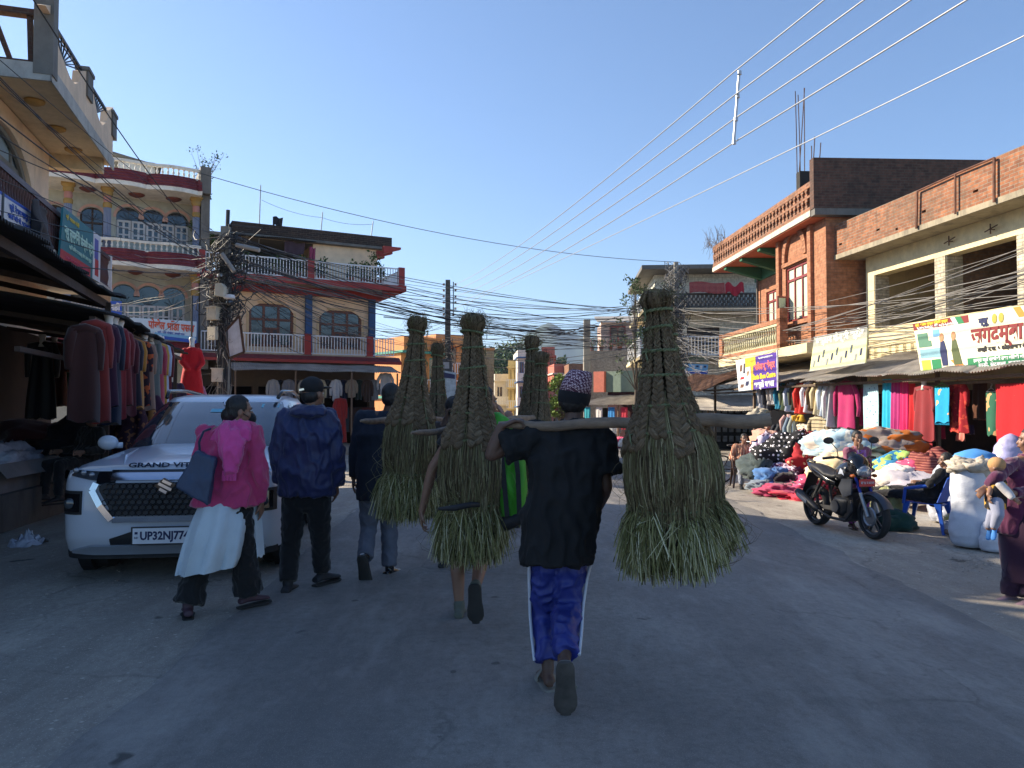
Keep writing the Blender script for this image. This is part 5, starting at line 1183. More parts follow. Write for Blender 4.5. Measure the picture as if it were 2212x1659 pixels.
left_row=[(-130,-85,95,330,'#b9bac4','white and grey jacket first in the row at the far end'),(-92,-50,95,350,'#3a3d4a','dark grey jacket beside the far white one'),(-50,-5,100,300,'#b0a9a6','pale taupe jacket two left of the teal one'),(-15,20,100,300,'#c6c2c4','off white jacket just left of the teal one'),(15,65,105,340,'#1d7fa0','teal blue jacket in the jacket row'),(65,112,110,350,'#5e6a4a','olive jacket right of the teal one'),(108,152,100,360,'#c3cbe0','bluish white jacket between two olive ones'),(150,188,110,350,'#434d3c','dark olive jacket left of the red hoodie'),(190,255,105,380,'#c22a1e','red hoodie with a dark chest patch in the jacket row'),(258,318,90,370,'#d8d2da','white jacket right of the red hoodie'),(316,350,100,350,'#5b4630','brown jacket between two pale ones'),(347,405,95,390,'#cdbd97','cream jacket right of the brown one'),(408,462,90,405,'#c0cbdb','ice blue jacket second from the magenta hoodie'),(460,505,100,500,'#d5dcdf','long white jacket next to the magenta hoodie')]
for i,(a,b,c,d,col,lab)in enumerate(left_row):garment(RS,'jacket',rr_(a,b,c,d,-.1),-.1,cm(col),lab,'jacket',seed=i,group='jackets hanging in a row on the right stall')
e=patmat('red hoodie patch','#c22a1e','#1c1414','noise',6,thr=.62)
garment(RS,'top',rr_(488,735,100,505,-.2),-.2,cm('#a3145a'),'large magenta hoodie hanging over the purple dressed woman','hoodie',seed=21,hang=hred,folds=5)
garment(RS,'shawl',rr_(730,768,140,480,.05),.05,cm('#b52658'),'crimson strip of cloth behind the floral panel','cloth',seed=22)
garment(RS,'shawl',rr_(765,898,112,582,-.12),-.12,patmat('blue floral print','#a9cdd6','#48607f','flowers',9,thr=.16),'pale blue floral cloth on a green hanger','cloth',seed=23,hang=hgreen,folds=2,dp=.02)
garment(RS,'shawl',rr_(838,928,200,608,.1),.1,patmat('maroon leaf print','#4e1826','#9a6a3c','noise',16,thr=.6),'dark maroon cloth with gold leaves behind the blue floral one','cloth',seed=24,folds=3,dp=.02)
garment(RS,'shawl',rr_(940,1022,68,605,-.1),-.1,cm('#11a6c9'),'turquoise shawl with deep folds','shawl',seed=25,folds=9,taper=1.3,dp=.05)
garment(RS,'shawl',rr_(1018,1100,68,572,-.1),-.1,cm('#a31d6b'),'magenta shawl beside the turquoise one','shawl',seed=26,folds=8,taper=1.1,dp=.05)
garment(RS,'shawl',rr_(1095,1175,66,615,-.08),-.08,cm('#c7125e'),'hot pink shawl between the magenta and the red ones','shawl',seed=27,folds=8,dp=.05)
garment(RS,'shawl',rr_(1120,1232,110,700,-.04),-.04,cm('#c41420'),'long bright red shawl left of the maroon robe','shawl',seed=28,folds=9,taper=1.05,dp=.06,fringe=.04)
garment(RS,'robe',rr_(1205,1425,140,622,-.15),-.15,cm('#7d1c24'),'maroon robe with piping on a white neck form','robe',seed=29,neck=neckm,folds=6)
garment(RS,'trousers',rr_(1248,1388,622,826,-.12),-.12,patmat('maroon trouser embroidery','#8f1f28','#e5b08a','flowers',12,thr=.08),'maroon embroidered trousers hanging below the robe','trousers',seed=30)
garment(RS,'shawl',rr_(1408,1540,145,480,-.18),-.18,patmat('cyan scarf print','#0f95c4','#d6a77c','noise',5,thr=.63),'bright blue printed scarf on a green hanger','scarf',seed=31,hang=hgreen,folds=4,dp=.03,fringe=.05)
garment(RS,'dress',rr_(1520,1715,120,545,.02),.02,patmat('red dress yoke','#a81a26','#d04a36','noise',9,thr=.58),'red dress with a patterned yoke right of the blue scarf','dress',seed=32,hang=hred)
garment(RS,'shawl',rr_(1745,1885,90,425,.5),.5,cm('#57301c'),'brown cloth hanging in the shade behind the red dress','cloth',seed=33)
garment(RS,'shawl',rr_(1868,1965,190,575,.0),.0,patmat('green shawl border','#235c46','#cf9a6a','noise',6,thr=.60),'dark green bordered shawl beside the big red one','shawl',seed=34,hang=hwhite,folds=3)
garment(RS,'shawl',rr_(1950,2370,105,752,-.15),-.15,patmat('big red shawl print','#b0101c','#dd8a72','flowers',4.5,thr=.05),'big red fringed shawl at the right edge of the stall','shawl',seed=35,folds=8,fringe=.07,dp=.05)
garment(RS,'top',rr_(255,460,420,660,-.25),-.25,patmat('striped jumper','#a89a7c','#2a2826','stripes',3.2,thr=.9),'beige jumper with dark stripes in the lower row','jumper',seed=36,hang=hwhite)
garment(RS,'top',rr_(150,285,480,640,-.2),-.2,patmat('dotted jumper','#cfc5b0','#9a7f60','dots',14),'cream speckled jumper left of the striped one','jumper',seed=37)
for i,(a,b,c,d,col,lab)in enumerate([(-20,20,470,700,'#20232c','black trousers first in the lower row'),(25,65,470,700,'#2c3238','charcoal trousers second in the lower row'),(75,120,385,560,'#c39a94','salmon pink top in the lower row'),(105,150,400,720,'#6d7f92','grey blue jeans in the lower row'),(150,178,395,700,'#8d9690','pale grey jeans in the lower row'),(180,235,390,450,'#caa028','small mustard garment in the lower row')]):
 garment(RS,'jacket',rr_(a,b,c,d,-.2),-.2,cm(col),lab,'clothes',seed=40+i,group='lower row of hanging clothes',dp=.1)
garment(RS,'shawl',rr_(510,692,505,570,.0),.0,cm('#6d7a84'),'small grey cloth below the magenta hoodie','cloth',seed=46,dp=.02)
garment(RS,'shawl',rr_(500,700,560,700,.1),.1,cm('#c07a70'),'salmon cloth hanging under the grey one','cloth',seed=47,dp=.02)
garment(RS,'shawl',rr_(1580,1710,300,500,.1),.1,cm('#7a1428'),'wine coloured cloth behind the red dress','cloth',seed=48)
for i,(a,b,c,d,col)in enumerate([(1420,1500,490,600,'#b0184a'),(1600,1680,540,620,'#d07a70'),(1790,1870,340,430,'#b5541e'),(1700,1760,480,560,'#33204a')]):
 garment(RS,'shawl',rr_(a,b,c,d,.7),.7,cm(col),'small coloured cloth hanging deep in the shade of the right stall','cloth',seed=60+i,group='cloths in the shade')
# signs over the right stalls
s,uv,put,patch=board_on(RS,'banner','purple and white shoe shop banner with yellow lettering',[(1589.5,779),(1679,760),(1680,836),(1596,845)],-.62,purpleP)
patch(0,0,.36,1,whiteP);patch(.24,.72,.5,1,yellowP,d=.006,sk=.0);patch(.34,0,.40,.9,flat('gold','#d9a928'),d=.008,sk=.05)
put('साविया शु सेन्टर'.replace('वि','िव'),.7,.66,.24,flat('salmon','#e06a6a'),.52,.012);put('Sania Shoe Centre',.69,.37,.2,yellowP,.56,.012);put('सस्तो पसल',.68,.12,.22,whiteP,.5,.014);put('९८४७८४३१५५',.74,.92,.07,whiteP,.36,.004)
for u_,v_,w_,h_,m_ in((.08,.62,.06,.2,flat('shoe brown','#6a4630')),(.17,.55,.05,.3,flat('shoe grey','#45404a')),(.25,.45,.05,.14,flat('shoe tan','#a5835c')),(.07,.36,.1,.08,redP),(.2,.14,.08,.14,navyP),(.05,.1,.09,.1,flat('shoe brown','#6a4630'))):
 b_=patch(u_,v_,u_+w_,v_+h_,m_,'printed_shoe',.009,.03)
mb=MB();a=uv(1,0);b=uv(1,1);mb.bar(V(a)+V((.02,.0,-.1)),V(b)+V((.02,0,.05)),.035,.035,up=(0,1,0));mb.build('frame_bar',white_paint,s)
s,uv,put,patch=board_on(RS,'signboard','pale yellow shop sign with faded grey lettering and small printed tools',[(1759,729),(1874.5,707),(1869,784),(1749,802)],-.5,flat('pale yellow','#dfe0a8'))
patch(0,.72,1,1,flat('faded grey','#a3a497'));put('ईस्तान फेन्सी स्टोर',.5,.86,.24,flat('light','#e8e9dc'),.86,.012)
for k in range(11):patch(.05+k*.085,.12+.12*(k%3),.08+k*.085,.3+.14*(k%3),(greyP,navyP,flat('slate','#56606a'))[k%3],'printed_tool',.008,.01)
mb=MB();mb.bar(uv(0,0),uv(1,0),.02,.02);mb.bar(uv(0,1),uv(1,1),.02,.02);mb.build('frame_bar',pipe_m,s)
s,uv,put,patch=board_on(RS,'signboard','large clothing shop sign with maroon lettering and a green footer',[(1972,700),(2330,641),(2330,780),(1990,805)],-.42,flat('warm white','#e6e2c6'))
patch(0,.86,.40,1,maroonP);patch(.30,.86,.36,1,whiteP,d=.006,sk=-.02);patch(.33,.86,.37,1,greenP,d=.007,sk=-.02);patch(.36,.0,1,.2,greenP,sk=.0);patch(.30,0,.36,.2,orangeP,d=.005,sk=-.06);patch(.76,.82,1,1,navyP);patch(.7,.82,.74,1,orangeP,d=.006,sk=-.03)
put('प्रो. शारदा गुप्ता दिलिप गुप्ता',.14,.955,.07,yellowP,.26,.003);put('९८४७८२००८८, ☎ ०८२-५८०३८७',.17,.89,.07,whiteP,.3,.003)
put('न्यू',.49,.84,.15,navyP,.07,.012);put('जगदम्बा वस्त्र',.68,.58,.38,maroonP,.58,.014);put('लमही न.पा. ५ कोइलाबास रोड, देउखुरी दाङ',.66,.33,.1,blackP,.46,.005);put('हाम्रा यहाँ स्वदेशी तथा विदेशी विभिन्न किसिमका कपडाहरु',.68,.145,.08,whiteP,.56,.003);put('साडी, सुटसाल, कुर्ता तथा सिलेक कपडा',.68,.055,.08,whiteP,.5,.003);put('सेल्स',.9,.92,.1,yellowP,.1,.004)
patch(.02,.5,.12,.62,flat('leaf green','#55806a'),'printed_folds',.007);patch(.02,.62,.1,.78,flat('leaf green','#55806a'),'printed_folds',.007);patch(.14,.68,.19,.82,skyP,'printed_tile',.007);patch(.02,.28,.18,.46,flat('light blue','#7fa9b5'),'printed_rack',.007);patch(.02,.0,.09,.24,flat('lime','#a3b53c'),'printed_lawn',.007);patch(.10,.0,.17,.24,greenP,'printed_lawn',.007)
def oval(mb,c,w_,h_,d):p=uv(*c,d);mb.face([mb.vert((p.x+w_*cos(a*pi/8),p.y,p.z+h_*sin(a*pi/8)))for a in range(16)])
for nm,c0,m_,sk in(('printed_man',.20,navyP,0),('printed_woman',.285,flat('moss dress','#4f5a34'),.02)):
 mb=MB();p=[uv(c0+a,b_,.009)for a,b_ in((-.02,.1),(.02+sk,.1),(.025,.38),(.015,.58),(-.012,.58),(-.025,.38))];mb.poly(p);mb.build(nm,m_,s);mb=MB();oval(mb,(c0,.65),.06,.09,.010);mb.build('printed_face',flat('skin tone','#b5835c'),s)
for c0 in(.56,.6):mb=MB();oval(mb,(c0,.86),.06,.09,.009);mb.build('printed_emblem',flat('emblem gold','#a89a3c'),s)
# ---- left stall clothes
def LZ(zx,zy):return zx*.2009,623.3+zy*.2009
def sl_(zx,zy,off):return S.L(*LZ(zx,zy),off)
ly=-1.62
left_cl=[(960,1095,370,1110,'#7c2722','robe','rust red kurta nearest the street at the front of the left stall',0),(870,965,420,1080,'#35130f','robe','dark brown kurta behind the rust red one',0),(1085,1140,400,960,'#3d1a33','robe','plum kurta next to the rust red one',0),(1135,1205,400,1150,'#151c33','robe','navy kurta with a white neck form on the left stall',1),(1205,1250,430,1100,'#7a1a22','robe','crimson kurta right of the navy one',1),(1240,1325,470,975,'#6b2026','robe','wine kurta with a trimmed edge on a neck form',1),(1320,1362,540,1090,'#4a1220','robe','burgundy kurta left of the orange embroidered one',0),(1365,1410,560,1000,'#1e1828','robe','near black kurta in the middle of the left row',0),(1408,1450,560,1030,'#a8742c','robe','ochre kurta on a wooden hanger',2),(1445,1535,580,1020,'P','robe','dark panel kurta with orange embroidery facing the street',2),(1520,1580,600,1065,'#8a6f62','robe','taupe kurta right of the embroidered one',1),(1575,1660,560,1120,'#6f7370','robe','grey kurta with a patterned border',1),(1655,1690,620,1090,'#a03b50','robe','rose kurta near the end of the left row',1),(1680,1715,600,1120,'#b08a3c','robe','mustard kurta third from the end of the left row',1),(1705,1750,610,1130,'#9fb0cf','robe','pale blue kurta second from the end of the left row',1),(1735,1785,620,1150,'#5b0f1c','robe','deep red kurta last in the left row',0)]
emb=patmat('embroidered panel','#2a1522','#b5532a','noise',9,thr=.55)
for i,(a,b,c,d,col,kd,lab,nk)in enumerate(left_cl):
 o1=sl_(a,c,ly);o2=sl_(b,c,ly);mid=(a+b)/2;zt_=sl_(mid,c,ly)[1];zb_=sl_(mid,d,ly)[1];xc=(o1[0]+o2[0])/2;wv=.42
 t=garment(S,'robe',(xc-wv/2,xc+wv/2,zt_,max(.55,zb_-.35)),ly,emb if col=='P' else cm(col,bump=.3),lab,'kurta',seed=80+i,group='kurtas hanging in a row on the left stall',neck=neckm if nk==1 else None,hang=wood if nk==2 else None,folds=4)
 t.rotation_euler=(0,0,S.a-R(58 if col!='P' else 80))
for(a,b,c,d,col,lab)in((700,880,580,1215,'#0c8f66','emerald green dress hanging inside the left stall'),(500,660,600,1260,'#6b3a2a','brown net dress left of the green one inside the left stall'),(385,520,590,1400,'#0d0d12','black gown hanging deep in the left stall')):
 yv=.3;o1=sl_(a,700,yv);o2=sl_(b,700,yv);zt_=sl_((a+b)/2,c,yv)[1];zb_=sl_((a+b)/2,d,yv)[1];xc=(o1[0]+o2[0])/2
 t=garment(S,'dress',(xc-.35,xc+.35,zt_,zb_),yv,cm(col,rough=.6),lab,'dress',seed=hash(a)%50,neck=neckm);t.rotation_euler=(0,0,0)
# mannequins behind the car
purp=patmat('purple kurta embroidery','#341326','#8a5a3c','noise',14,thr=.62)
for i,(px,py,dist,h_,m_,lab)in enumerate(((275,841,11.3,1.25,purp,'purple embroidered kurta on a headless mannequin beside the car mirror'),(291,832,12.3,1.3,patmat('brown gold kurta','#4a2230','#9a6a3a','noise',12,thr=.5),'plum and gold kurta on a mannequin behind the purple one'),(315,842,12.6,1.2,cm('#3a1a36'),'plain violet kurta on the mannequin nearest the windscreen'),(371,818,16.5,1.0,cm('#2b1838'),'dark violet dress on a mannequin by the red box shelf'))):
 p=P(px,py,dist);t=thing('mannequin',lab,'mannequin',(p.x,p.y,gz(p.x,p.y)),R(15*i-20),'mannequins behind the white car');zt_=p.z-gz(p.x,p.y)
 mb=MB();rings(mb,[(0,0,zt_-h_,.30,.22),(0,0,zt_-h_*.6,.24,.18),(0,0,zt_-.55,.16,.11),(0,0,zt_-.3,.2,.12),(0,0,zt_-.14,.19,.1),(0,0,zt_-.07,.09,.07)],28)
 for sg in(-1,1):chain(mb,[(sg*.17,0,zt_-.15),(sg*.27,.02,zt_-.45),(sg*.3,-.02,zt_-.75)],[.07,.075,.07])
 fuse(mb,'kurta',m_,t,.02,2,.008,7,seed=i);mb=MB();mb.lathe([(.075,-.12),(.052,-.02),(.05,.05),(.065,.1),(.06,.12)],14,(0,0,zt_));mb.build('mannequin_neck',neckm,t,smooth=180)
 mb=MB();mb.cyl((0,0,0),(0,0,zt_-h_+.1),.03,n=8);mb.build('stand',pipe_m,t)
for(px,py,dist,h_,col,lab)in((415,744,17.0,1.2,'#c4121c','bright red coat on a white neck form catching the sun by the pole'),(421,824,17.2,.9,'#a46a86','pink shawled mannequin below the bright red coat')):
 p=P(px,py,dist);t=thing('mannequin',lab,'mannequin',(p.x,p.y,p.z),R(30));mb=MB();rings(mb,[(0,0,-h_,.27,.2),(0,0,-h_*.55,.2,.15),(0,0,-.4,.16,.11),(0,0,-.14,.17,.1),(0,0,-.06,.07,.06)],28)
 for sg in(-1,1):chain(mb,[(sg*.15,0,-.14),(sg*.21,-.05,-.4),(sg*.1,-.14,-.55)],[.06,.065,.05])
 fuse(mb,'coat',cm(col),t,.022,2,.01,8);mb=MB();mb.lathe([(.065,-.1),(.05,0),(.05,.06),(.07,.12),(.055,.16)],14);mb.build('mannequin_neck',neckm,t,smooth=180)
 mb=MB();mb.cyl((0,.1,1.1 if py<800 else 0),(0,.1,-h_),.02,n=6);mb.build('hanging_rod',ironblk,t)
# dark clothing before the cream house shops
ck=random.Random(9)
lab_k=['white shirt','black coat','grey striped jumper','dark suit','pale grey jumper','black jacket','cream waistcoat','charcoal coat','white jacket','navy coat','beige cardigan','dark green coat','brown jacket','grey shirt']
for k in range(14):
 px=590+17*k;col=['#8d8f93','#17171a','#6d6f78','#101114','#8f8a80','#141417','#a39a80','#202226','#a9abb0','#171c30','#84796a','#1d2a22','#3a2a20','#7c7d80'][k]
 xx,zz_=K.L(px,822,-.9);w_=.45;garment(K,'top',(xx-w_/2,xx+w_/2,zz_,zz_-ck.uniform(.6,.85)),-.9+.1*(k%2),cm(col),lab_k[k]+' hanging under the awning of the cream house shop','clothes',seed=120+k,group='clothes under the cream house awning')
garment(K,'dress',(K.L(735,900,-1.0)[0]-.3,K.L(735,900,-1.0)[0]+.3,K.L(735,862,-1.0)[1],.45),-1.0,cm('#8c2320'),'long red dress in front of the cream house shop','dress',seed=150)
xx,zz_=K.L(833,808,-.9);garment(K,'top',(xx-.35,xx+.35,zz_,zz_-.8),-.9,cm('#a9abad'),'pale grey shirt hanging at the right end of the cream house awning','shirt',seed=151,hang=hwhite)
for k in range(8):
 xx,zz_=K.L(600+28*k,880,-.3);garment(K,'shawl',(xx-.25,xx+.25,zz_,zz_-.9),-.3,cm(['#33201c','#7a2420','#1a1a22','#3b3e48','#802236','#20303a','#2a1a14','#4b1c1c'][k]),'folded dark cloth hanging low in the cream house shop','cloth',seed=160+k,group='cloths low in the cream house shop')
# ================================================================= GOODS ON THE GROUND
def crumple(mb,c,r,seed,amp=.35,n=40,m=24,flat_=1.0):
 c=V(c);off=V((seed*3.7,seed*1.3,seed*2.1));rg=[]
 for j in range(m):
  a=pi*(j+.5)/m if 0<j<m-1 else(.08 if j==0 else pi-.08);row=[]
  for k in range(n):
   b=2*pi*k/n;d=V((sin(a)*cos(b),sin(a)*sin(b),-cos(a)));q=d*1.6+off
   f=1+amp*noise.noise(q)+amp*.5*(1-2.2*abs(noise.noise(q*2.2)))+amp*.28*(.6-abs(noise.noise(q*4.5)))+amp*.12*noise.noise(q*9)
   p=c+V((d.x*r[0]*f,d.y*r[1]*f,d.z*r[2]*f));
   if flat_ and p.z<c.z-r[2]*.7:p.z=c.z-r[2]*.7
   row.append(p)
  rg.append(row)
 mb.loft(rg)
def heap(name,label,cat,x,y,z,r,m_,seed,group=None,amp=.35,rz=0):
 mb=MB();crumple(mb,(0,0,r[2]*.7),r,seed,amp);o=mb.build(name,m_,smooth=180,loc=(x,y,z),rot=(0,0,rz));return tag(o,label,cat,group)
def gp(px,py,d,dz=0):p=P(px,py,d);return p
dotm=patmat('polka dots','#0e0d14','#e6e2ea','dots',11,thr=.28);flow1=patmat('red flower print','#7c1522','#e0c8c0','flowers',10,thr=.3);flow2=patmat('white purple print','#cfc2d4','#5a2a4e','noise',9,thr=.52);redf2=patmat('red floral sheet','#a31c28','#e8d3a8','flowers',8,thr=.27)
quilt1=patmat('quilt grey blue','#9fbac9','#e2e0d6','noise',4,thr=.55);quilt2=patmat('quilt brown orange','#8d8078','#b8641e','noise',2.2,thr=.5);quilt3=patmat('quilt cream','#d8c39a','#e6d8b8','noise',3,thr=.5);quilt4=patmat('quilt blue green','#2f7fae','#a9cf6a','noise',6,thr=.5);pinkfl=patmat('pink print','#c0446c','#e8c2cc','flowers',12,thr=.25)
items=[(1700,985,17.2,.55,.4,.42,dotm,'black cloth bundle with white polka dots'),(1668,990,17.8,.5,.4,.35,flow2,'pale purple printed bundle left of the polka dot one'),(1748,975,17.8,.35,.35,.4,flow1,'dark red bundle right of the polka dot one'),(1742,1005,16.8,.55,.4,.3,redf2,'red bundle with pale flowers'),(1775,1000,17.0,.4,.35,.28,redf2,'second red flowered bundle behind the motorcycle seat'),(1640,1010,17.2,.4,.3,.25,cm('#3d4a4c'),'dark green grey folded clothes beside the brown chair'),(1668,1030,16.6,.35,.3,.2,cm('#3f6ea8'),'blue denim heap near the brown chair'),(1715,1040,16.3,.55,.35,.17,cm('#1b1420'),'black heap at the front of the pile'),(1740,1048,16.0,.5,.35,.15,pinkfl,'pink printed heap at the front of the pile'),(1690,1058,15.7,.45,.3,.12,cm('#a5325a'),'raspberry cloth lying at the foot of the pile'),(1735,1066,15.5,.6,.35,.12,cm('#c42440'),'crimson plastic wrapped cloth at the very front'),(1705,1018,16.8,.45,.3,.16,flow2,'mauve flowered heap in the middle'),(1660,965,18.2,.35,.3,.3,cm('#cc9a86'),'salmon folded cloth at the back of the pile'),(1765,955,18.2,.5,.3,.2,cm('#31557c'),'blue cloth on top of the pile'),(1722,960,18.3,.4,.3,.2,cm('#8f1c2c'),'dark red cloth at the back of the pile'),(1650,1048,16.4,.3,.25,.1,cm('#75808c'),'grey garment on the ground beside the brown chair')]
for i,(px,py,d,rx,ry,rz,m_,lab)in enumerate(items):
 p=P(px,py,d);heap('cloth_heap',lab,'clothes',p.x,p.y,p.z-rz,(rx*.85,ry,rz*1.05),m_,i+1,'clothes heaped for sale on the ground',.75,i)
qs=[(1805,963,15.6,.62,.4,.26,quilt1,'rolled grey blue quilt with white leaves','quilt'),(1830,990,15.4,.5,.4,.2,quilt3,'cream folded quilt under the grey blue one','quilt'),(1812,1015,15.2,.5,.4,.24,quilt3,'lowest cream quilt behind the motorcycle','quilt'),(1905,958,15.8,.7,.45,.24,quilt2,'brown and orange quilt behind the mirror','quilt'),(1925,978,15.4,.65,.4,.2,quilt2,'second brown and orange quilt nearer the windshield','quilt'),(1895,945,16.2,.6,.4,.16,quilt3,'tan quilt on top of the stack','quilt'),(1950,1005,14.6,.55,.4,.2,quilt4,'blue and green patterned quilt','quilt'),(1985,1012,14.2,.5,.4,.16,pinkfl,'pink printed quilt beside the blue green one','quilt'),(2010,1020,13.8,.35,.3,.3,patmat('maroon suitcase ribs','#6b2a2a','#a06050','stripes',7,thr=.8),'ribbed maroon bag behind the seated boy','bag'),(1960,1050,13.6,.6,.4,.2,cm('#a9a3ac'),'pale grey blanket bundle behind the headlight','blanket'),(1930,1040,13.8,.4,.3,.2,cm('#d8cfc4'),'off white bundle behind the fork','blanket'),(1870,1030,15.0,.5,.4,.3,cm('#5a4650'),'dull purple bundle behind the petrol tank','blanket')]
for i,(px,py,d,rx,ry,rz,m_,lab,cat)in enumerate(qs):
 p=P(px,py,d);heap('quilt' if cat=='quilt' else 'bundle',lab,cat,p.x,p.y,p.z-rz*.8,(rx,ry,rz*1.15),m_,30+i,'quilts and blankets stacked behind the motorcycle',.38,.3*i-1)
mb=MB();pa=P(1840,1040,15.6);
for k in range(3):mb.box((pa.x-.3+k*.9,pa.y+.1,gz(pa.x,pa.y)),(pa.x+.55+k*.9,pa.y+.9,gz(pa.x,pa.y)+.45))
tag(mb.build('trestle_table',wood),'low wooden platform under the stacked quilts','platform')
# sacks and bags
def sack(px,pyb,d,w_,h_,m_,label,cat='sack',fluff=None,seed=1,name='sack',dep=.8):
 p=P(px,pyb,d);z=gz(p.x,p.y);rr=random.Random(seed);t=thing(name,label,cat,(p.x,p.y,z));mb=MB();n=48;rg=[]
 prof=[(0,.5),(.02,.85),(.08,.98),(.2,1.04),(.36,.98),(.5,.88),(.62,.92),(.8,.95),(.93,.92),(1,.8)]if fluff else[(0,.5),(.02,.85),(.1,.98),(.3,1.03),(.5,.95),(.68,.88),(.82,.74),(.92,.52),(.98,.25),(1,.05)]
 P2_=[]
 for i in range(41):
  v=i/40
  for(a,ra),(b,rb)in zip(prof,prof[1:]):
   if a<=v<=b:r_=ra+(rb-ra)*smooth((v-a)/(b-a));break
  P2_.append((v,r_))
 for v,r_ in P2_:
  rg.append([(w_/2*r_*cos(2*pi*k/n)*(1+.05*noise.noise(V((cos(2*pi*k/n)*2,sin(2*pi*k/n)*2,v*6+seed)))+.010*sin(v*47+9*noise.noise(V((k*.2,v*6,seed))))+.05*noise.noise(V((k*.35,v*9,seed)))),w_/2*dep*r_*sin(2*pi*k/n)*(1+.06*noise.noise(V((cos(2*pi*k/n)*2+9,sin(2*pi*k/n)*2,v*6+seed)))+.010*sin(v*47+9*noise.noise(V((k*.2+4,v*6,seed))))),h_*v)for k in range(n)])
 mb.loft(rg);mb.build('body',m_,t,smooth=180)
 if fluff:
  mb=MB()
  for k in range(9):a=k*.7;crumple(mb,(w_*.27*cos(a)*(k>0),w_*.2*sin(a)*(k>0),h_+.03),(w_*.2,w_*.18,.06+.04*rr.random()),seed+k,.7,20,12,0)
  mb.build('stuffing',fluff,t,smooth=180)
 return t
wsack=mat('white woven sack','#c3c7d2',.6,var=.08,vs=5,bump=.5,bs=90);fluffm=mat('cotton stuffing','#b5ab9c',.95,var=.25,vs=8,bump=.8,bs=30)
sack(2106,1172,9.9,.60,1.0,wsack,'tall white woven sack overflowing with cotton stuffing',fluff=fluffm,seed=3)
sack(2148,1176,9.6,.34,.42,wsack,'short white sack between the tall sack and the purple dressed woman',seed=5)
sack(2108,1080,12.4,1.15,1.12,patmat('blue bag print','#4d94d8','#7a5aa0','noise',3,thr=.72),'big sky blue bag behind the white sack','bag',seed=7,name='bundle_bag')
plas=mat('translucent plastic bag','#b3b7c4',.25,var=.3,vs=5,bump=.9,bs=14,spec=.8)
for i,(px,py,d,w_,h_,m_,lab)in enumerate(((2064,1125,11.9,.6,.5,plas,'clear plastic bag of clothes behind the blue chair'),(2074,1140,11.2,.5,.28,mat('yellow plastic bag','#c9bf7a',.35,var=.3,vs=5,bump=.9,bs=14),'yellowish plastic bag behind the blue chair'),(2070,1150,11.0,.45,.2,plas,'low plastic bag by the chair legs'),(2185,1040,12.8,.7,1.35,mat('lilac plastic bag','#a9a6cc',.35,var=.2,bump=.9,bs=14),'lilac plastic bundle behind the baby'),(2048,1050,12.0,.6,.95,plas,'tall pale plastic bundle right of the seated boy'))):
 sack(px,py+10,d,w_,h_,m_,lab,'bag',seed=11+i,name='plastic_bag')
# dark green cloth under the boy and small white bundle
p=P(1935,1108,11.3);heap('cloth_heap','dark green cloth on the ground under the seated boy','cloth',p.x,p.y,gz(p.x,p.y)+.0,(.26,.22,.16),cm('#0f3b36'),71,None,.3)
p=P(1917,1080,11.6);heap('bundle','olive and white bundle beside the boy\'s feet','bundle',p.x,p.y,gz(p.x,p.y)+.1,(.2,.2,.25),cm('#9a9c6c'),72,None,.3)
p=P(1640,895,23);heap('bundle','pale bunched cloth above the pole end','cloth',p.x,p.y,p.z-.2,(.3,.2,.2),cm('#b5ab98'),73,None,.5)
mb=MB();a=PG(2040,1155);b=PG(2160,1192);mb.tube([a+V((0,0,.05)),(a+b)/2+V((0,0,.06)),b+V((0,0,.05))],[.03,.07,.06],10)
for k in range(60):q=b+V((random.Random(k).uniform(-.1,.12),random.Random(k+99).uniform(-.08,.1),.05));mb.tube([(a+b)/2+V((0,0,.05)),q],[.006,.004],4)
tag(mb.build('broom',wood),'worn straw broom lying on the ground at the foot of the white sack','broom')
rl=random.Random(12);lit=MB()
for k in range(260):
 c=PG(2105+rl.gauss(0,26),1215+rl.gauss(0,9))if k<90 else PG(rl.uniform(1560,2190),rl.uniform(1085,1260))if k<170 else PG(rl.uniform(60,760),rl.uniform(1150,1300))
 s_=rl.uniform(.003,.010);lit.cbox((c.x,c.y,c.z+s_*.4),(s_*2,s_*1.4,s_*.8),None)
tag(lit.build('litter',mat('pale litter','#9a9088',.8,var=.5,vs=30)),'scattered bits of paper and grit along the road edges','litter',kind='stuff')
mb=MB();rl=random.Random(6)
def spill(u,v):a=u*2*pi;r_=v*.16*(1+.4*noise.noise(V((cos(a)*2,sin(a)*2,1))));return(r_*cos(a),r_*sin(a)*1.3,.12+.1*noise.noise(V((u*9,v*5,0)))-.12*v)
p=PG(60,1175);mb.grid(20,8,spill);o=mb.build('plastic_wrapper',plas,smooth=60,loc=(p.x,p.y,p.z));tag(o,'crumpled clear plastic wrapper on the ground left of the car','wrapper')
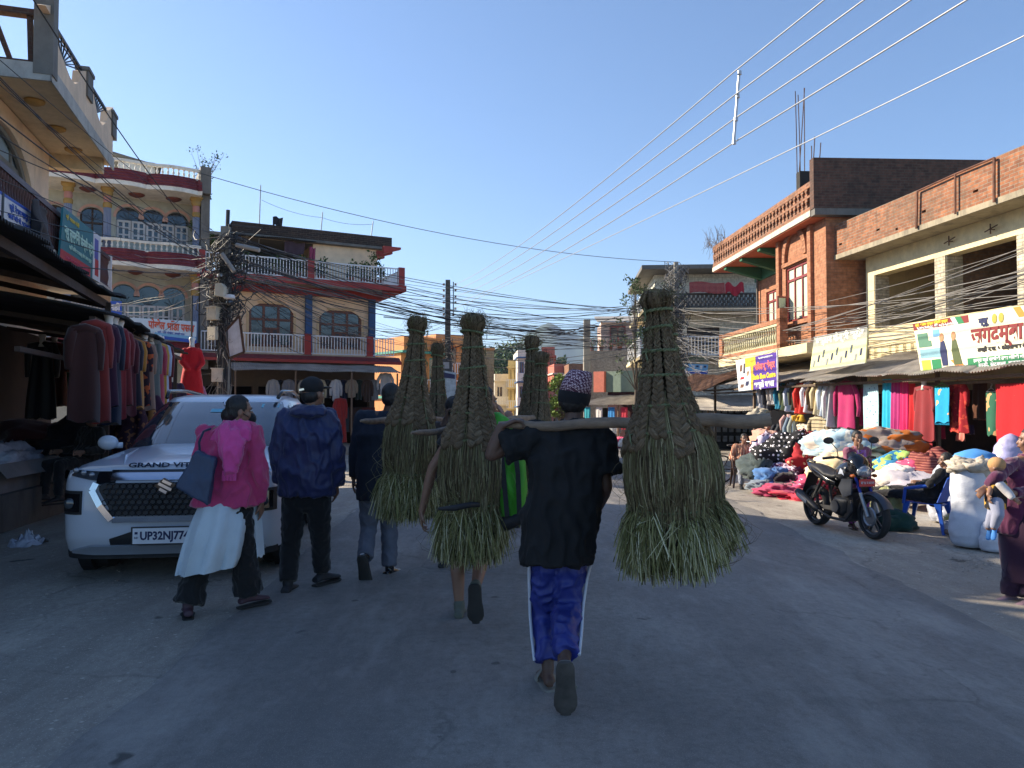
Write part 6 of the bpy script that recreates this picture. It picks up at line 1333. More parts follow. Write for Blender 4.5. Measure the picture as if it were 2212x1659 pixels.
# boxes on the left step
cardb=mat('cardboard','#8f6f4e',.85,var=.15,vs=3,bump=.1);cardl=mat('grey cardboard','#8a8380',.85,var=.15,vs=3)
def carton(label,F,x0,x1,y0,y1,z0,h,m_,tagp=False):
 cx,cy_=(x0+x1)/2,(y0+y1)/2;t=thing('cardboard_box',label,'box',F.W(cx,cy_,z0),F.a);w_,d_=(x1-x0)/2,(y1-y0)/2;e=.008;mb=MB()
 mb.box((-w_,-d_,0),(w_,-d_+e,h));mb.box((-w_,d_-e,0),(w_,d_,h));mb.box((-w_,-d_+e,0),(-w_+e,d_-e,h));mb.box((w_-e,-d_+e,0),(w_,d_-e,h));mb.box((-w_+e,-d_+e,0),(w_-e,d_-e,e));mb.build('body',m_,t)
 mb=MB();M_=Matrix.Translation((0,-d_,h))@Matrix.Rotation(R(-55),4,'X');mb.box((-w_,-.0,.002),(w_,.005,d_*.8),Matrix.Translation((0,-d_-.002,h))@Matrix.Rotation(R(140),4,'X'));mb.build('flap',m_,t)
 if tagp:mb=MB();mb.box((-.07,-d_-.004,h*.3),(.06,-d_-.001,h*.7));mb.build('paper_label',whiteP,t)
 return t
b1=st.L(118,1000,.1)[0];b0=st.L(-20,1000,.1)[0];b2=st.L(155,1000,.15)[0]
carton('long pale grey cardboard carton full of clear plastic on the stone step',st,b0,b1,.06,.6,.44,.36,cardl);carton('brown cardboard box with a white label right of the long carton',st,b1+.03,b2,.12,.6,.44,.34,cardb,True)
heap('plastic_wrapper','clear plastic packing spilling out of the long carton','plastic',*st.W((b0+b1)/2,.33,0.62),(.7,.2,.2),plas,91,None,.6,st.a)
heap('goods_heap','dark bagged goods piled inside the left stall','goods',*S.W(-1.0,-.9,.4),(1.0,.5,.45),mat('black plastic bag',(.02,.02,.024),.3,var=.4,bump=.9,bs=10),92,None,.5)
heap('goods_heap','blue grey plastic bag slumped beside the car mirror','bag',*S.W(-.2,-1.5,.45),(.5,.4,.35),mat('blue grey plastic',(.06,.10,.15),.3,var=.4,bump=.9,bs=10),93,None,.5)
heap('goods_heap','dark red bundled goods inside the left stall','goods',*S.W(-.3,-.3,.6),(.9,.5,.35),cm('#401216'),94,None,.5)
# ================================================================= CAR
carw=mat('white car paint','#c4c9d4',.28,var=.03,vs=1.5,bump=.01,bs=3,coat=.6);chrome=mat('chrome','#c8ccd6',.12,1,var=.03,bump=0);gloss=mat('gloss black trim',(.008,.008,.01),.15,var=.05,bump=0,coat=.5)
blackpl=mat('black plastic',(.018,.018,.02),.6,var=.1,bump=.1);silverpl=mat('silver plastic','#9aa0aa',.4,.3,var=.05,bump=0);rubber=mat('tyre rubber',(.02,.02,.021),.85,var=.3,bump=.4,bs=40);alloy=mat('alloy wheel','#7d8086',.35,.8,var=.1,bump=0)
wscreen=mat('windscreen glass',(.03,.04,.055),.05,var=.25,vs=1.3,bump=0,spec=1.0,coat=1);lampg=mat('headlamp glass',(.05,.055,.065),.08,var=.3,vs=20,bump=0,coat=1);stick=mat('blue windscreen sticker','#6fb5c9',.5,bump=0)
cx,cyy=pxX(364,6.6),6.6
car=thing('parked_car','white SUV parked facing the camera beside the left stall','car',(cx,cyy,.0),R(8.5))
pE=4.4
def Fx(x):k=min(1,abs(x)/.9);return.45-.45*(1-k**pE)**(1/pE)
def gzc(z):return(.09*smooth((.40-z)/.2)if z<.4 else 0)+.11*smooth((z-.80)/.2)**1.5-.02*smooth(1-abs(z-.6)/.3)
def strip(x0,x1,lo,hi,eps,name,m_,par,n=28,th=.012,nz=6,sm=40):
 def itp(t,x):
  if callable(t):return t(x)
  if not hasattr(t,'__len__'):return t
  for(a,za),(b,zb_)in zip(t,t[1:]):
   if a<=x<=b:return za+(zb_-za)*(x-a)/(b-a)
  return t[0][1]if x<t[0][0]else t[-1][1]
 mb=MB()
 def fn(u,v):x=x0+(x1-x0)*u;a=itp(lo,x);b=itp(hi,x);z=a+(b-a)*v;return(x,Fx(x)+gzc(z)-eps,z)
 mb.sheet(n,nz,fn,-th);return mb.build(name,m_,par,smooth=sm)
mb=MB();st_=[(.14,.86,.24,.97,1.0),(.3,.885,.23,.99,1.03),(.5,.9,.23,1.0,1.06),(.9,.9,.23,1.02,1.10),(1.25,.9,.23,1.04,1.13),(2,.9,.23,1.05,1.1),(3.5,.9,.23,1.06,1.1),(4.1,.88,.26,1.07,1.1),(4.3,.82,.34,1.04,1.06),(4.36,.7,.42,.95,.98)]
rg=[]
for y,w_,zb_,ze,zt_ in st_:
 hl=[(0,zb_),(w_*.8,zb_),(w_*.96,zb_+.1),(w_,zb_+.3),(w_*.985,(zb_+ze)/2+.1),(w_*.995,ze-.16),(w_*.965,ze-.05),(w_*.90,ze-.008),(w_*.78,ze+(zt_-ze)*.45),(w_*.45,zt_-.006),(0,zt_)]
 rg.append([(x,y,z)for x,z in hl]+[(-x,y,z)for x,z in hl[-2:0:-1]])
mb.loft(rg);body=mb.build('body',carw,car,smooth=35)
strip(-.8995,.8995,.235,lambda x:.985-.045*abs(x/.9)**2,0,'front_bumper',carw,car,60,.02,22,60)
for sg in(-1,1):
 mb=MB();mb.tube([(sg*.40,.16,1.0),(sg*.50,.5,1.05),(sg*.58,1.1,1.085)],[.006,.014,.006],8);mb.build('hood_crease',carw,car,smooth=180)
ring_=[(1.02,1.10,4.22,.87),(1.14,1.27,4.2,.845),(1.28,1.50,4.16,.80),(1.42,1.75,4.1,.745),(1.54,1.99,4.02,.69),(1.60,2.15,3.95,.64),(1.635,2.4,3.8,.52),(1.645,2.8,3.5,.3)]
def gh(z):
 for a,b in zip(ring_,ring_[1:]):
  if a[0]<=z<=b[0]:t=(z-a[0])/(b[0]-a[0]);return[a[i]+(b[i]-a[i])*t for i in range(4)]
 return ring_[-1]
mb=MB();rg=[]
for z,y0,y1,w_ in ring_:
 yc,b_=(y0+y1)/2,(y1-y0)/2;rg.append([(w_*math.copysign(abs(cos(t))**.42,cos(t)),yc+b_*math.copysign(abs(sin(t))**.42,sin(t)),z)for t in[2*pi*k/64 for k in range(64)]])
mb.loft(rg);mb.build('cabin',carw,car,smooth=50)
def ghf(x,z,eps):_,y0,y1,w_=gh(z);k=min(.999,abs(x)/w_);p=2/.42;return(y0+y1)/2-(y1-y0)/2*(1-k**p)**(1/p)-eps
mb=MB();mb.sheet(30,16,lambda u,v:((2*u-1)*gh(1.075+.475*v)[3]*.93,ghf((2*u-1)*gh(1.075+.475*v)[3]*.93,1.075+.475*v,.012),1.075+.475*v),-.006);ws=mb.build('windscreen',wscreen,car,smooth=60)
mb=MB();mb.sheet(30,2,lambda u,v:((2*u-1)*gh(1.04+.04*v)[3]*.9,ghf((2*u-1)*gh(1.04+.04*v)[3]*.9,1.04+.04*v,.014),1.04+.045*v),-.006);mb.build('cowl',blackpl,car)
for(x0,z0,w_,h_)in((-.06,1.44,.17,.035),(.45,1.49,.17,.04)):mb=MB();mb.poly([(x0+a,ghf(x0+a,z0+b,.022),z0+b)for a,b in((0,0),(w_,0),(w_,h_),(0,h_))]);mb.build('sticker',stick,ws)
for x0 in(-.3,.25):mb=MB();mb.tube([(x0,ghf(x0,1.09,.03),1.09),(x0+.45,ghf(x0+.45,1.10,.03),1.10)],.008,6);mb.build('wiper',blackpl,car)
mb=MB();mb.ell((0,ghf(0,1.48,-.05),1.475),(.1,.02,.035));mb.build('rear_view_mirror',blackpl,car,smooth=180)
for sg in(-1,1):
 def sidew(ya,yb,nm):
  mb=MB()
  def fn(u,v):
   z=1.10+.42*v;_,y0,y1,w_=gh(z);yc,b_=(y0+y1)/2,(y1-y0)/2;y=ya+(yb-ya)*u+(.55*v if ya<2 else(-.1*v if yb>3.8 else 0))*(1-u if ya<2 else u);k=min(.995,abs(y-yc)/b_);p=2/.42
   return(sg*(w_*(1-k**p)**(1/p)+.01),y,z)
  mb.sheet(10,6,fn,.005*sg);mb.build(nm,wscreen,car,smooth=60)
 sidew(1.75,2.62,'side_window');sidew(2.70,3.45,'side_window');sidew(3.52,3.95,'rear_quarter_window')
 mb=MB();mb.tube([(sg*.86,1.5,1.10),(sg*.93,1.47,1.10)],.03,8);mb.ell((sg*.985,1.45,1.13),(.10,.055,.075),n=18,m=12);mo=mb.build('wing_mirror',carw,car,smooth=180)
 mb=MB();mb.ell((sg*.985,1.495,1.13),(.08,.025,.055),n=18);mb.build('mirror_glass',gloss,mo,smooth=180)
 mb=MB();mb.tube([(sg*.60,2.1,1.60),(sg*.62,2.25,1.67),(sg*.63,3.0,1.69),(sg*.61,3.75,1.65),(sg*.6,3.85,1.59)],.022,8);mb.build('roof_rail',gloss,car,smooth=180)
 for y in(.86,3.46):
  mb=MB();mb.cyl((sg*.80,y,.34),(sg*.9035,y,.34),.40,.40,36);mb.build('wheel_arch',blackpl,car,smooth=40)
  mb=MB();mb.tube([(sg*.67,y,.34),(sg*.69,y,.34),(sg*.89,y,.34),(sg*.908,y,.34)],[.30,.345,.345,.30],40);wl=mb.build('wheel',rubber,car,smooth=40)
  mb=MB();mb.cyl((sg*.905,y,.34),(sg*.915,y,.34),.05,n=14)
  for k in range(10):a=2*pi*k/10;mb.bar((sg*.914,y+.04*cos(a),.34+.04*sin(a)),(sg*.914,y+.23*cos(a),.34+.23*sin(a)),.035,.012,up=(1,0,0))
  mb.tube([(sg*.912,y+.23*cos(2*pi*k/30),.34+.23*sin(2*pi*k/30))for k in range(31)],.014,6);mb.build('rim',alloy,wl,smooth=40)
 mb=MB();mb.box((min(sg*.88,sg*.915),1.25,.24),(max(sg*.88,sg*.915),3.1,.4));mb.build('sill_cladding',blackpl,car)
 xs_=sorted((sg*.815,sg*.575));
 strip(xs_[0],xs_[1],(lambda x:.875+.16*max(0,abs(x)-.60)),(lambda x:.945+.05*max(0,abs(x)-.57)),.012,'headlamp',lampg,car,14)
 for k in range(3):xk=sg*(.63+.07*k);mb=MB();mb.ell((xk,Fx(xk)+gzc(.93)-.028,.918+.018*k),(.026,.01,.022));mb.build('lamp_lens',mat('bright lens','#8a8f99',.2,.5,bump=0),car,smooth=180)
 xs_=sorted((sg*.575,sg*.42));strip(xs_[0],xs_[1],.84,.945,.010,'trim_panel',gloss,car,8)
 xs_=sorted((sg*.885,sg*.69));strip(xs_[0],xs_[1],(lambda x:.585+.05*max(0,.74-abs(x))),.785,.010,'fog_lamp_housing',blackpl,car,10,.02)
 xs_=sorted((sg*.86,sg*.71));b_=strip(xs_[0],xs_[1],.61,.76,.022,'fog_lamp_recess',gloss,car,8)
 xk=sg*.79;mb=MB();mb.ell((xk,Fx(xk)+gzc(.68)-.03,.68),(.045,.016,.045));mb.build('fog_lamp',lampg,car,smooth=180)
strip(-.46,.46,lambda x:.575,lambda x:.852,.012,'grille',blackpl,car,36,.01)
def hexlo(x):a=abs(x);return.575 if a<.42 else.575+(a-.42)*1.7
for sg in(-1,1):xs_=sorted((sg*.46,sg*.545));strip(xs_[0],xs_[1],hexlo,lambda x:.852-.5*max(0,abs(x)-.5),.012,'grille_end',blackpl,car,8)
mb=MB()
for r_ in range(6):
 for k in range(-9,10):
  x=k*.054+(.027 if r_%2 else 0);z=.60+r_*.045
  if abs(x)<.5-(.06 if z<.65 else 0):mb.tube([(x+.027*cos(a*pi/3+pi/6),Fx(x)+gzc(z)-.016,z+.024*sin(a*pi/3+pi/6))for a in range(7)],.0035,4)
mb.build('grille_mesh',gloss,car)
strip(-.46,.46,.875,.935,.024,'chrome_bar',chrome,car,40,.012);strip(-.47,.47,.936,.957,.014,'bonnet_gap',gloss,car,40,.01)
strip(-.43,.43,.520,.572,.026,'chrome_lower_bar',chrome,car,40,.014)
for sg in(-1,1):
 mb=MB();pts=[(sg*.43,.546),(sg*.52,.66),(sg*.592,.79),(sg*.565,.85)]
 for(a,b),(c,d)in zip(pts,pts[1:]):
  A=V((a,Fx(a)+gzc(b)-.03,b));B_=V((c,Fx(c)+gzc(d)-.03,d));mb.bar(A,B_+(B_-A)*.04,.05,.03,up=(0,-1,0))
 mb.build('chrome_side_bar',chrome,car,smooth=30)
strip(-.46,.46,(lambda x:.30),(lambda x:.44-.35*max(0,abs(x)-.28)),.010,'lower_intake',blackpl,car,24)
strip(-.80,.80,(lambda x:.235+.06*max(0,abs(x)-.6)),(lambda x:.315-.25*max(0,abs(x)-.62)),.03,'skid_plate',silverpl,car,40,.02)
strip(-.885,.885,.20,(lambda x:.238+.12*max(0,abs(x)-.72)),.02,'bumper_lip',blackpl,car,40,.02)
mb=MB();mb.box((-.265,-.072,.335),(.265,-.058,.485));pt=mb.build('number_plate',blackpl,car)
mb=MB();mb.box((-.25,-.078,.345),(.25,-.0725,.475));mb.build('plate_face',flat('plate white','#d9dbe0'),pt)
def ctext(s_,size,m_,par,x,z,y,wd,bold=.0,name='lettering'):return text(s_,size,m_,par,(x,y,z),width=wd,bold=bold,depth=.001,name=name)
ctext('UP32NJ7743',.095,navyP,pt,.025,.408,-.0795,.43,.0035);ctext('IND',.025,navyP,pt,-.222,.395,-.0795,.03);mb=MB();mb.box((-.234,-.0795,.425),(-.21,-.0785,.445));mb.build('plate_mark',navyP,pt)
o=ctext('GRAND VITARA',.06,mat('dark chrome lettering','#3f4652',.25,.8,bump=0),car,0,.985,.07,.70,.002,'bonnet_lettering');o.rotation_euler=(R(60),0,0);o.location=(0,.098,.992)
mb=MB();mb.prism([(-.085,.83),(-.01,.895),(.085,.835),(.0,.745)],-.062,-.04);em=mb.build('badge_plate',gloss,car)
mb=MB()
for(a,b)in(((-.02,.872),(.05,.838)),((-.052,.848),(.05,.792)),((-.045,.802),(.012,.770))):mb.bar((a[0],-.066,a[1]),(b[0],-.066,b[1]),.024,.01,up=(0,-1,0))
mb.build('badge',chrome,em)
mb=MB();mb.box((-.8,.2,.2),(.8,4.1,.3));mb.build('underbody',blackpl,car)
# ================================================================= MOTORCYCLE
fw=PG(1888,1165);rw=PG(1767,1134);hd=atan2(fw.y-rw.y,fw.x-rw.x)
mc=thing('motorcycle','black motorcycle parked on its stand in front of the quilts','motorcycle',((fw.x+rw.x)/2,(fw.y+rw.y)/2,(fw.z+rw.z)/2),hd)
WB=(fw-rw).length/2 if 1.1<(fw-rw).length<1.6 else.67
wr_=.305
def wheel(x,par,wdt,steer=0):
 mb=MB();n=40;rg=[(-wdt*.5,.245),(-wdt*.55,.275),(-wdt*.3,wr_-.006),(0,wr_),(wdt*.3,wr_-.006),(wdt*.55,.275),(wdt*.5,.245),(0,.235)]
 mb.loft([[(x+r_*cos(2*pi*k/n),y,wr_+r_*sin(2*pi*k/n))for y,r_ in rg]for k in range(n)]+[[(x+r_,y,wr_)for y,r_ in rg]],caps=False);wo_=mb.build('wheel',rubber,par,smooth=50)
 mb=MB();mb.cyl((x,-.05,wr_),(x,.05,wr_),.04,n=14)
 for k in range(5):
  a=2*pi*k/5+.3;mb.bar((x,-.018,wr_),(x+.235*cos(a),-.018,wr_+.235*sin(a)),.03,.02,up=(0,1,0));mb.bar((x,.018,wr_),(x+.235*cos(a+.2),.018,wr_+.235*sin(a+.2)),.025,.02,up=(0,1,0))
 mb.tube([(x+.238*cos(2*pi*k/36),0,wr_+.238*sin(2*pi*k/36))for k in range(37)],.028,8);mb.build('rim',mat('dark alloy','#4a4d53',.4,.7,bump=0),wo_,smooth=40)
 return wo_
f_=wheel(WB,mc,.10);r_w=wheel(-WB,mc,.13)
mb=MB();mb.tube([(WB+.12*cos(2*pi*k/30),-.062,wr_+.12*sin(2*pi*k/30))for k in range(31)],[.016]*31,4);mb.cyl((WB,-.064,wr_),(WB,-.058,wr_),.1,n=24);mb.build('brake_disc',alloy,f_,smooth=40)
bk=gloss;top=V((WB-.34,0,.98));ax=V((WB,0,wr_))
forkm=mat('blue reflecting fork','#26378f',.25,.6,bump=0)  # blue reflection put into the colour of the fork tubes
for sg in(-1,1):
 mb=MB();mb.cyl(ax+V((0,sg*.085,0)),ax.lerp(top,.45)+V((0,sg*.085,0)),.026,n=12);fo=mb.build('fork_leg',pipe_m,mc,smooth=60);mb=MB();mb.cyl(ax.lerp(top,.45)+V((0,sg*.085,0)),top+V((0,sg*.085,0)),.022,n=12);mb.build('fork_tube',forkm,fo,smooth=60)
mb=MB();mb.cbox((WB-.28,0,.86),(.08,.24,.04));mb.cbox((WB-.34,0,.98),(.08,.24,.04));mb.build('fork_yoke',blackpl,mc)
mb=MB();n=16;mb.sheet(16,8,lambda u,v:(WB+(wr_+.03)*cos(R(25+115*u)),(v-.5)*.15,wr_+(wr_+.03-.035*(2*v-1)**2)*sin(R(25+115*u))),-.006);mb.build('front_mudguard',mat('grey mudguard','#3b3f48',.35,var=.05,bump=0),mc,smooth=60)
def blob_(name,m_,secs,par=mc,sub=24,pw=2.4):
 mb=MB();rg=[]
 for x,z,ry,rz in secs:rg.append([(x,ry*math.copysign(abs(cos(2*pi*k/sub))**(2/pw),cos(2*pi*k/sub)),z+rz*math.copysign(abs(sin(2*pi*k/sub))**(2/pw),sin(2*pi*k/sub)))for k in range(sub)])
 mb.loft(rg);return mb.build(name,m_,par,smooth=50)
tk=blob_('fuel_tank',bk,[(-.12,.78,.07,.06),(-.05,.82,.12,.11),(.1,.86,.165,.15),(.25,.87,.17,.155),(.38,.84,.12,.13),(.44,.82,.06,.08)])
for sg in(-1,1):mb=MB();mb.prism([(.12,.84),(.17,.93),(.22,.9),(.25,.83),(.2,.85)],-.003,.003);b_=mb.build('wing_emblem',mat('pale badge','#b9c0cf',.3,bump=0),tk);b_.location=(0,sg*.17,0)
for sg in(-1,1):
 mb=MB();mb.prism([(.42,.80),(.40,.58),(.22,.52),(.12,.66),(.2,.78)],-.012,.012);b_=mb.build('tank_shroud',mat('dark grey shroud','#3c4048',.4,bump=0),mc,smooth=30);b_.location=(0,sg*.16,0)
blob_('seat',mat('black seat vinyl',(.02,.02,.022),.55,bump=.3,bs=80),[(-.74,.90,.06,.03),(-.66,.90,.11,.04),(-.45,.86,.13,.05),(-.3,.80,.14,.05),(-.12,.78,.12,.05),(-.04,.80,.08,.04)])
blob_('tail_fairing',bk,[(-.86,.92,.03,.03),(-.75,.88,.09,.06),(-.5,.80,.13,.08),(-.25,.72,.12,.07),(-.1,.68,.08,.05)])
mb=MB();mb.tube([(-.7,0,.95),(-.86,0,.98),(-.9,0,.95)],.018,8);mb.build('grab_rail',blackpl,mc,smooth=60)
mb=MB();mb.sheet(10,6,lambda u,v:(-.72-.2*u,(v-.5)*.2,.8-.34*u),.01);mb.build('rear_mudguard',blackpl,mc)
eng=blob_('engine',mat('engine metal','#2c2e32',.5,.5,bump=.4,bs=30),[(-.14,.38,.08,.10),(-.05,.38,.14,.14),(.12,.37,.15,.14),(.2,.4,.1,.1)],pw=4)
mb=MB()
for k in range(7):mb.cbox((.17+.008*k,0,.48+.026*k),(.17,.2,.014),None)
mb.build('cylinder_fins',mat('fin metal','#3b3d42',.5,.6,bump=0),eng)
for sg in(-1,1):mb=MB();mb.cyl((.02,sg*.15,.37),(.02,sg*.175,.37),.09,n=20);mb.build('engine_cover',mat('cover metal','#54565c',.4,.7,bump=0),eng,smooth=40)
mb=MB();mb.tube([(.38,0,.82),(.3,0,.5),(.2,0,.26),(-.1,0,.22),(-.3,0,.4),(-.35,0,.75),(.3,0,.75)],.025,8);mb.build('frame_tube',blackpl,mc,smooth=60)
mb=MB();mb.prism([(.25,.62),(.35,.60),(.33,.22),(.12,.16),(.0,.22),(.2,.3)],-.1,.1);mb.build('belly_guard',blackpl,mc)
mb=MB();mb.tube([(.28,-.08,.5),(.36,-.12,.35),(.25,-.15,.2),(-.1,-.17,.2),(-.35,-.18,.27)],.022,8);mb.tube([(-.35,-.18,.27),(-.4,-.185,.29),(-.8,-.2,.47),(-.86,-.2,.5)],[.03,.055,.068,.05],14);ex=mb.build('exhaust',mat('matt black exhaust',(.03,.03,.033),.4,.5,bump=0),mc,smooth=50)
mb=MB();mb.bar((-.55,-.255,.37),(-.78,-.268,.47),.05,.01,up=(0,1,0));mb.build('heat_shield',silverpl,ex)
for sg in(-1,1):
 mb=MB();mb.bar((-.05,sg*.09,.33),(-WB,sg*.09,wr_),.04,.06);mb.build('swingarm',blackpl,mc);mb=MB();mb.cyl((-WB+.02,sg*.12,wr_+.05),(-.35,sg*.12,.72),.022,n=10);mb.tube([(-WB+.1+.018*k/6+.2*k/60,sg*.12+.03*cos(k*.8),wr_+.12+.3*k/60)for k in range(60)],.007,5);mb.build('shock_absorber',blackpl,mc,smooth=60)
 mb=MB();mb.bar((-.1,sg*.12,.28),(-.1,sg*.28,.28),.03,.02);mb.build('footrest',blackpl,mc)
 mb=MB();mb.tube([(WB-.36,0,1.02),(WB-.38,sg*.12,1.04),(WB-.42,sg*.25,1.09),(WB-.50,sg*.38,1.07)],.013,8);mb.cyl((WB-.45,sg*.28,1.085),(WB-.52,sg*.42,1.065),.02,n=10);hb=mb.build('handlebar',blackpl,mc,smooth=60)
 mb=MB();mb.tube([(WB-.42,sg*.24,1.09),(WB-.40,sg*.27,1.2),(WB-.46,sg*.33,1.3)],.007,6);mb.ell((WB-.46,sg*.36,1.32),(.02,.085,.05),n=16);mb.build('mirror',blackpl,mc,smooth=60)
 mb=MB();mb.ell((WB-.2,sg*.17,.84),(.05,.03,.025));mb.build('indicator',mat('amber lens','#c9641e',.3,bump=0),mc,smooth=60)
 mb=MB();mb.tube([(WB-.45,sg*.25,1.08),(WB-.2,sg*.14,.98),(WB-.28,sg*.05,.8)],.006,5);mb.build('control_cable',blackpl,mc)
blob_('headlamp_fairing',bk,[(WB-.42,1.0,.10,.10),(WB-.34,.98,.15,.16),(WB-.24,.95,.14,.14),(WB-.17,.9,.10,.08)])
mb=MB();mb.ell((WB-.19,0,.9),(.06,.115,.085),n=20,m=12);mb.build('headlamp',mat('clear lens','#8f959e',.08,.3,var=.3,vs=20,bump=0,coat=1),mc,smooth=180)
mb=MB();mb.sheet(8,8,lambda u,v:(WB-.27-.16*v,(u-.5)*(.24-.08*v),1.04+.12*v-.05*(2*u-1)**2),.004);mb.build('windshield',mat('smoked screen',(.02,.022,.026),.1,bump=0),mc,smooth=60)
pl_=MB();pl_.box((WB-.13,-.12,.70),(WB-.12,.12,.80));pp_=pl_.build('number_plate',redP,mc);o=text('बा ९८ प ४३२१',.05,whiteP,pp_,(WB-.118,0,.75),(pi/2,0,pi/2),width=.2)
mb=MB();mb.tube([(.0,.1,.25),(-.02,.2,.02)],.012,6);mb.build('side_stand',blackpl,mc)
# ================================================================= CHAIRS
def plastic_chair(label,m_,loc,rz,tilt=0):
 t=thing('plastic_chair',label,'chair',loc,rz)
 w_,d_,sh=.24,.22,.42
 for sx in(-1,1):
  for sy in(-1,1):
   mb=MB();top_=V((sx*(w_-.01),sy*d_*.9,sh));bot_=V((sx*(w_+.045),sy*(d_+.06),0))
   mb.loft([[p+V((a*k,b*k,0))for a,b in((-1,-1),(1,-1),(1,1),(-1,1))]for p,k in((bot_,.018),(bot_.lerp(top_,.6),.024),(top_,.045))]);mb.build('leg',m_,t)
  mb=MB();mb.tube([(sx*(w_+.03),-d_-.02,sh-.02),(sx*(w_+.045),-d_+.01,sh+.2),(sx*(w_+.045),-.02,sh+.235),(sx*(w_+.03),d_*.8,sh+.28)],[.022,.026,.03,.024],8);mb.build('armrest',m_,t,smooth=50)
 mb=MB();mb.sheet(10,10,lambda u,v:((u-.5)*2*w_,(v-.5)*2*(d_+.01),sh-.015+.02*(2*u-1)**2-.03*v),.012);mb.box((-w_-.01,-d_-.02,sh-.06),(w_+.01,-d_,sh-.0));mb.build('seat',m_,t,smooth=50)
 mb=MB();mb.sheet(14,12,lambda u,v:((u-.5)*2*(w_+.03-.02*v),d_-.02+.16*v+.05*(1-(2*u-1)**2),sh+.02+.42*v-.05*(2*u-1)**4*(v>.9)),.012)
 mb.build('backrest',m_,t,smooth=50);return t
bluec=mat('blue plastic','#1d4fae',.4,var=.05,bump=0);brownc=mat('brown plastic','#3a2218',.45,var=.08,bump=0)
cp=PG(2003,1146);ch1=plastic_chair('blue plastic armchair the boy lounges in beside the motorcycle',bluec,cp,R(-132))
cp2=PG(1608,1052);ch2=plastic_chair('brown plastic chair with a pale patched back seen from behind',brownc,cp2,R(180+190))
ch2.rotation_euler=(0,0,R(188+180-16))
mb=MB();mb.sheet(10,8,lambda u,v:((u-.5)*.34,.22+.16*(.25+.72*v)+.05*(1-(2*u-1)**2)+.02,.53+.30*v),.004);mb.build('cover_cloth',cm('#b9aa98'),ch2,smooth=50)
# ================================================================= BICYCLES
def bicycle(label,loc,rz):
 t=thing('bicycle',label,'bicycle',loc,rz);r_=.33
 for x in(-.52,.52):
  mb=MB();mb.tube([(x+r_*cos(2*pi*k/28),0,r_+r_*sin(2*pi*k/28))for k in range(29)],.02,6);w0=mb.build('wheel',rubber,t,smooth=60);mb=MB()
  for k in range(14):a=2*pi*k/14;mb.tube([(x,0,r_),(x+r_*cos(a),0,r_+r_*sin(a))],.003,3)
  mb.build('spokes',pipe_m,w0)
 mb=MB();
 for a,b in(((-.52,r_),(-.1,.3)),((-.52,r_),(-.22,.8)),((-.1,.3),(-.24,.88)),((-.1,.3),(.34,.75)),((-.22,.8),(.32,.82)),((.3,.98),(.52,r_))):mb.cyl((a[0],0,a[1]),(b[0],0,b[1]),.016,n=6)
 mb.build('frame',ironblk,t);mb=MB();mb.tube([(.2,-.28,.98),(.3,-.2,1.0),(.3,.2,1.0),(.2,.28,.98)],.012,6);mb.build('handlebar',pipe_m,t);mb=MB();mb.ell((-.25,0,.92),(.13,.08,.03));mb.build('saddle',blackpl,t,smooth=60)
 mb=MB();mb.box((-.75,-.06,.7),(-.4,.06,.72));mb.build('carrier',ironblk,t);return t
b1_=bicycle('black bicycle parked on the far side behind the largest broom',PG(1352,950),R(8))
b2_=dup(b1_,loc=P(1598,1010,19.5)*1,rot=(0,0,R(20)),label='old bicycle parked in front of the seated man in the brown chair');b2_.location.z=gz(b2_.location.x,b2_.location.y)
# ================================================================= PEOPLE
skin_d=mat('dark brown skin',(.11,.058,.038),.55,var=.15,vs=8,bump=.15,bs=150);skin_m=mat('brown skin',(.24,.125,.08),.5,var=.12,vs=8,bump=.1,bs=150);hairm=mat('black hair',(.012,.010,.010),.55,var=.4,vs=60,stretch=(1,1,.15),bump=.6,bs=140)
eyew=mat('eye white','#c9c4c0',.3,bump=0);eyed=mat('dark iris',(.01,.007,.006),.2,bump=0);lipm=mat('lips',(.25,.09,.075),.5,bump=0);solem=mat('shoe sole',(.03,.028,.026),.8,var=.3)
def hand(mb,w_,d,nrm,thumb,curl=25,s=1.0,lens=(.040,.028,.022)):
 d=V(d).normalized();nrm=(V(nrm)-d*V(nrm).dot(d)).normalized();sd=d.cross(nrm)*thumb;w_=V(w_)
 for a in(-.024,-.008,.009,.024):cap(mb,w_+sd*a*.8*s+d*.01*s,w_+sd*a*1.15*s+d*.085*s,.0145*s,.0125*s,8)
 for a,L_,c in((-.029,.80,1.2),(-.010,.97,1.05),(.010,1.05,.95),(.029,.95,.85)):
  p=w_+sd*a*1.15*s+d*.085*s;ang=R(curl*.6*c);dd=d
  for i,l in enumerate(lens):
   dd=(d*cos(ang)+nrm*sin(ang)).normalized();q=p+dd*l*L_*s+sd*a*.05*s;cap(mb,p,q,(.0092-.0008*i)*s,(.0086-.001*i)*s,8);p=q;ang+=R(curl*c)
 p=w_+sd*.026*s+d*.018*s;q=p+(sd*.8+d*.75+nrm*.25).normalized()*.045*s;r_=q+(d*.9+sd*.25+nrm*.45).normalized()*.032*s;cap(mb,p,q,.014*s,.0115*s,8);cap(mb,q,r_,.0105*s,.0085*s,8)
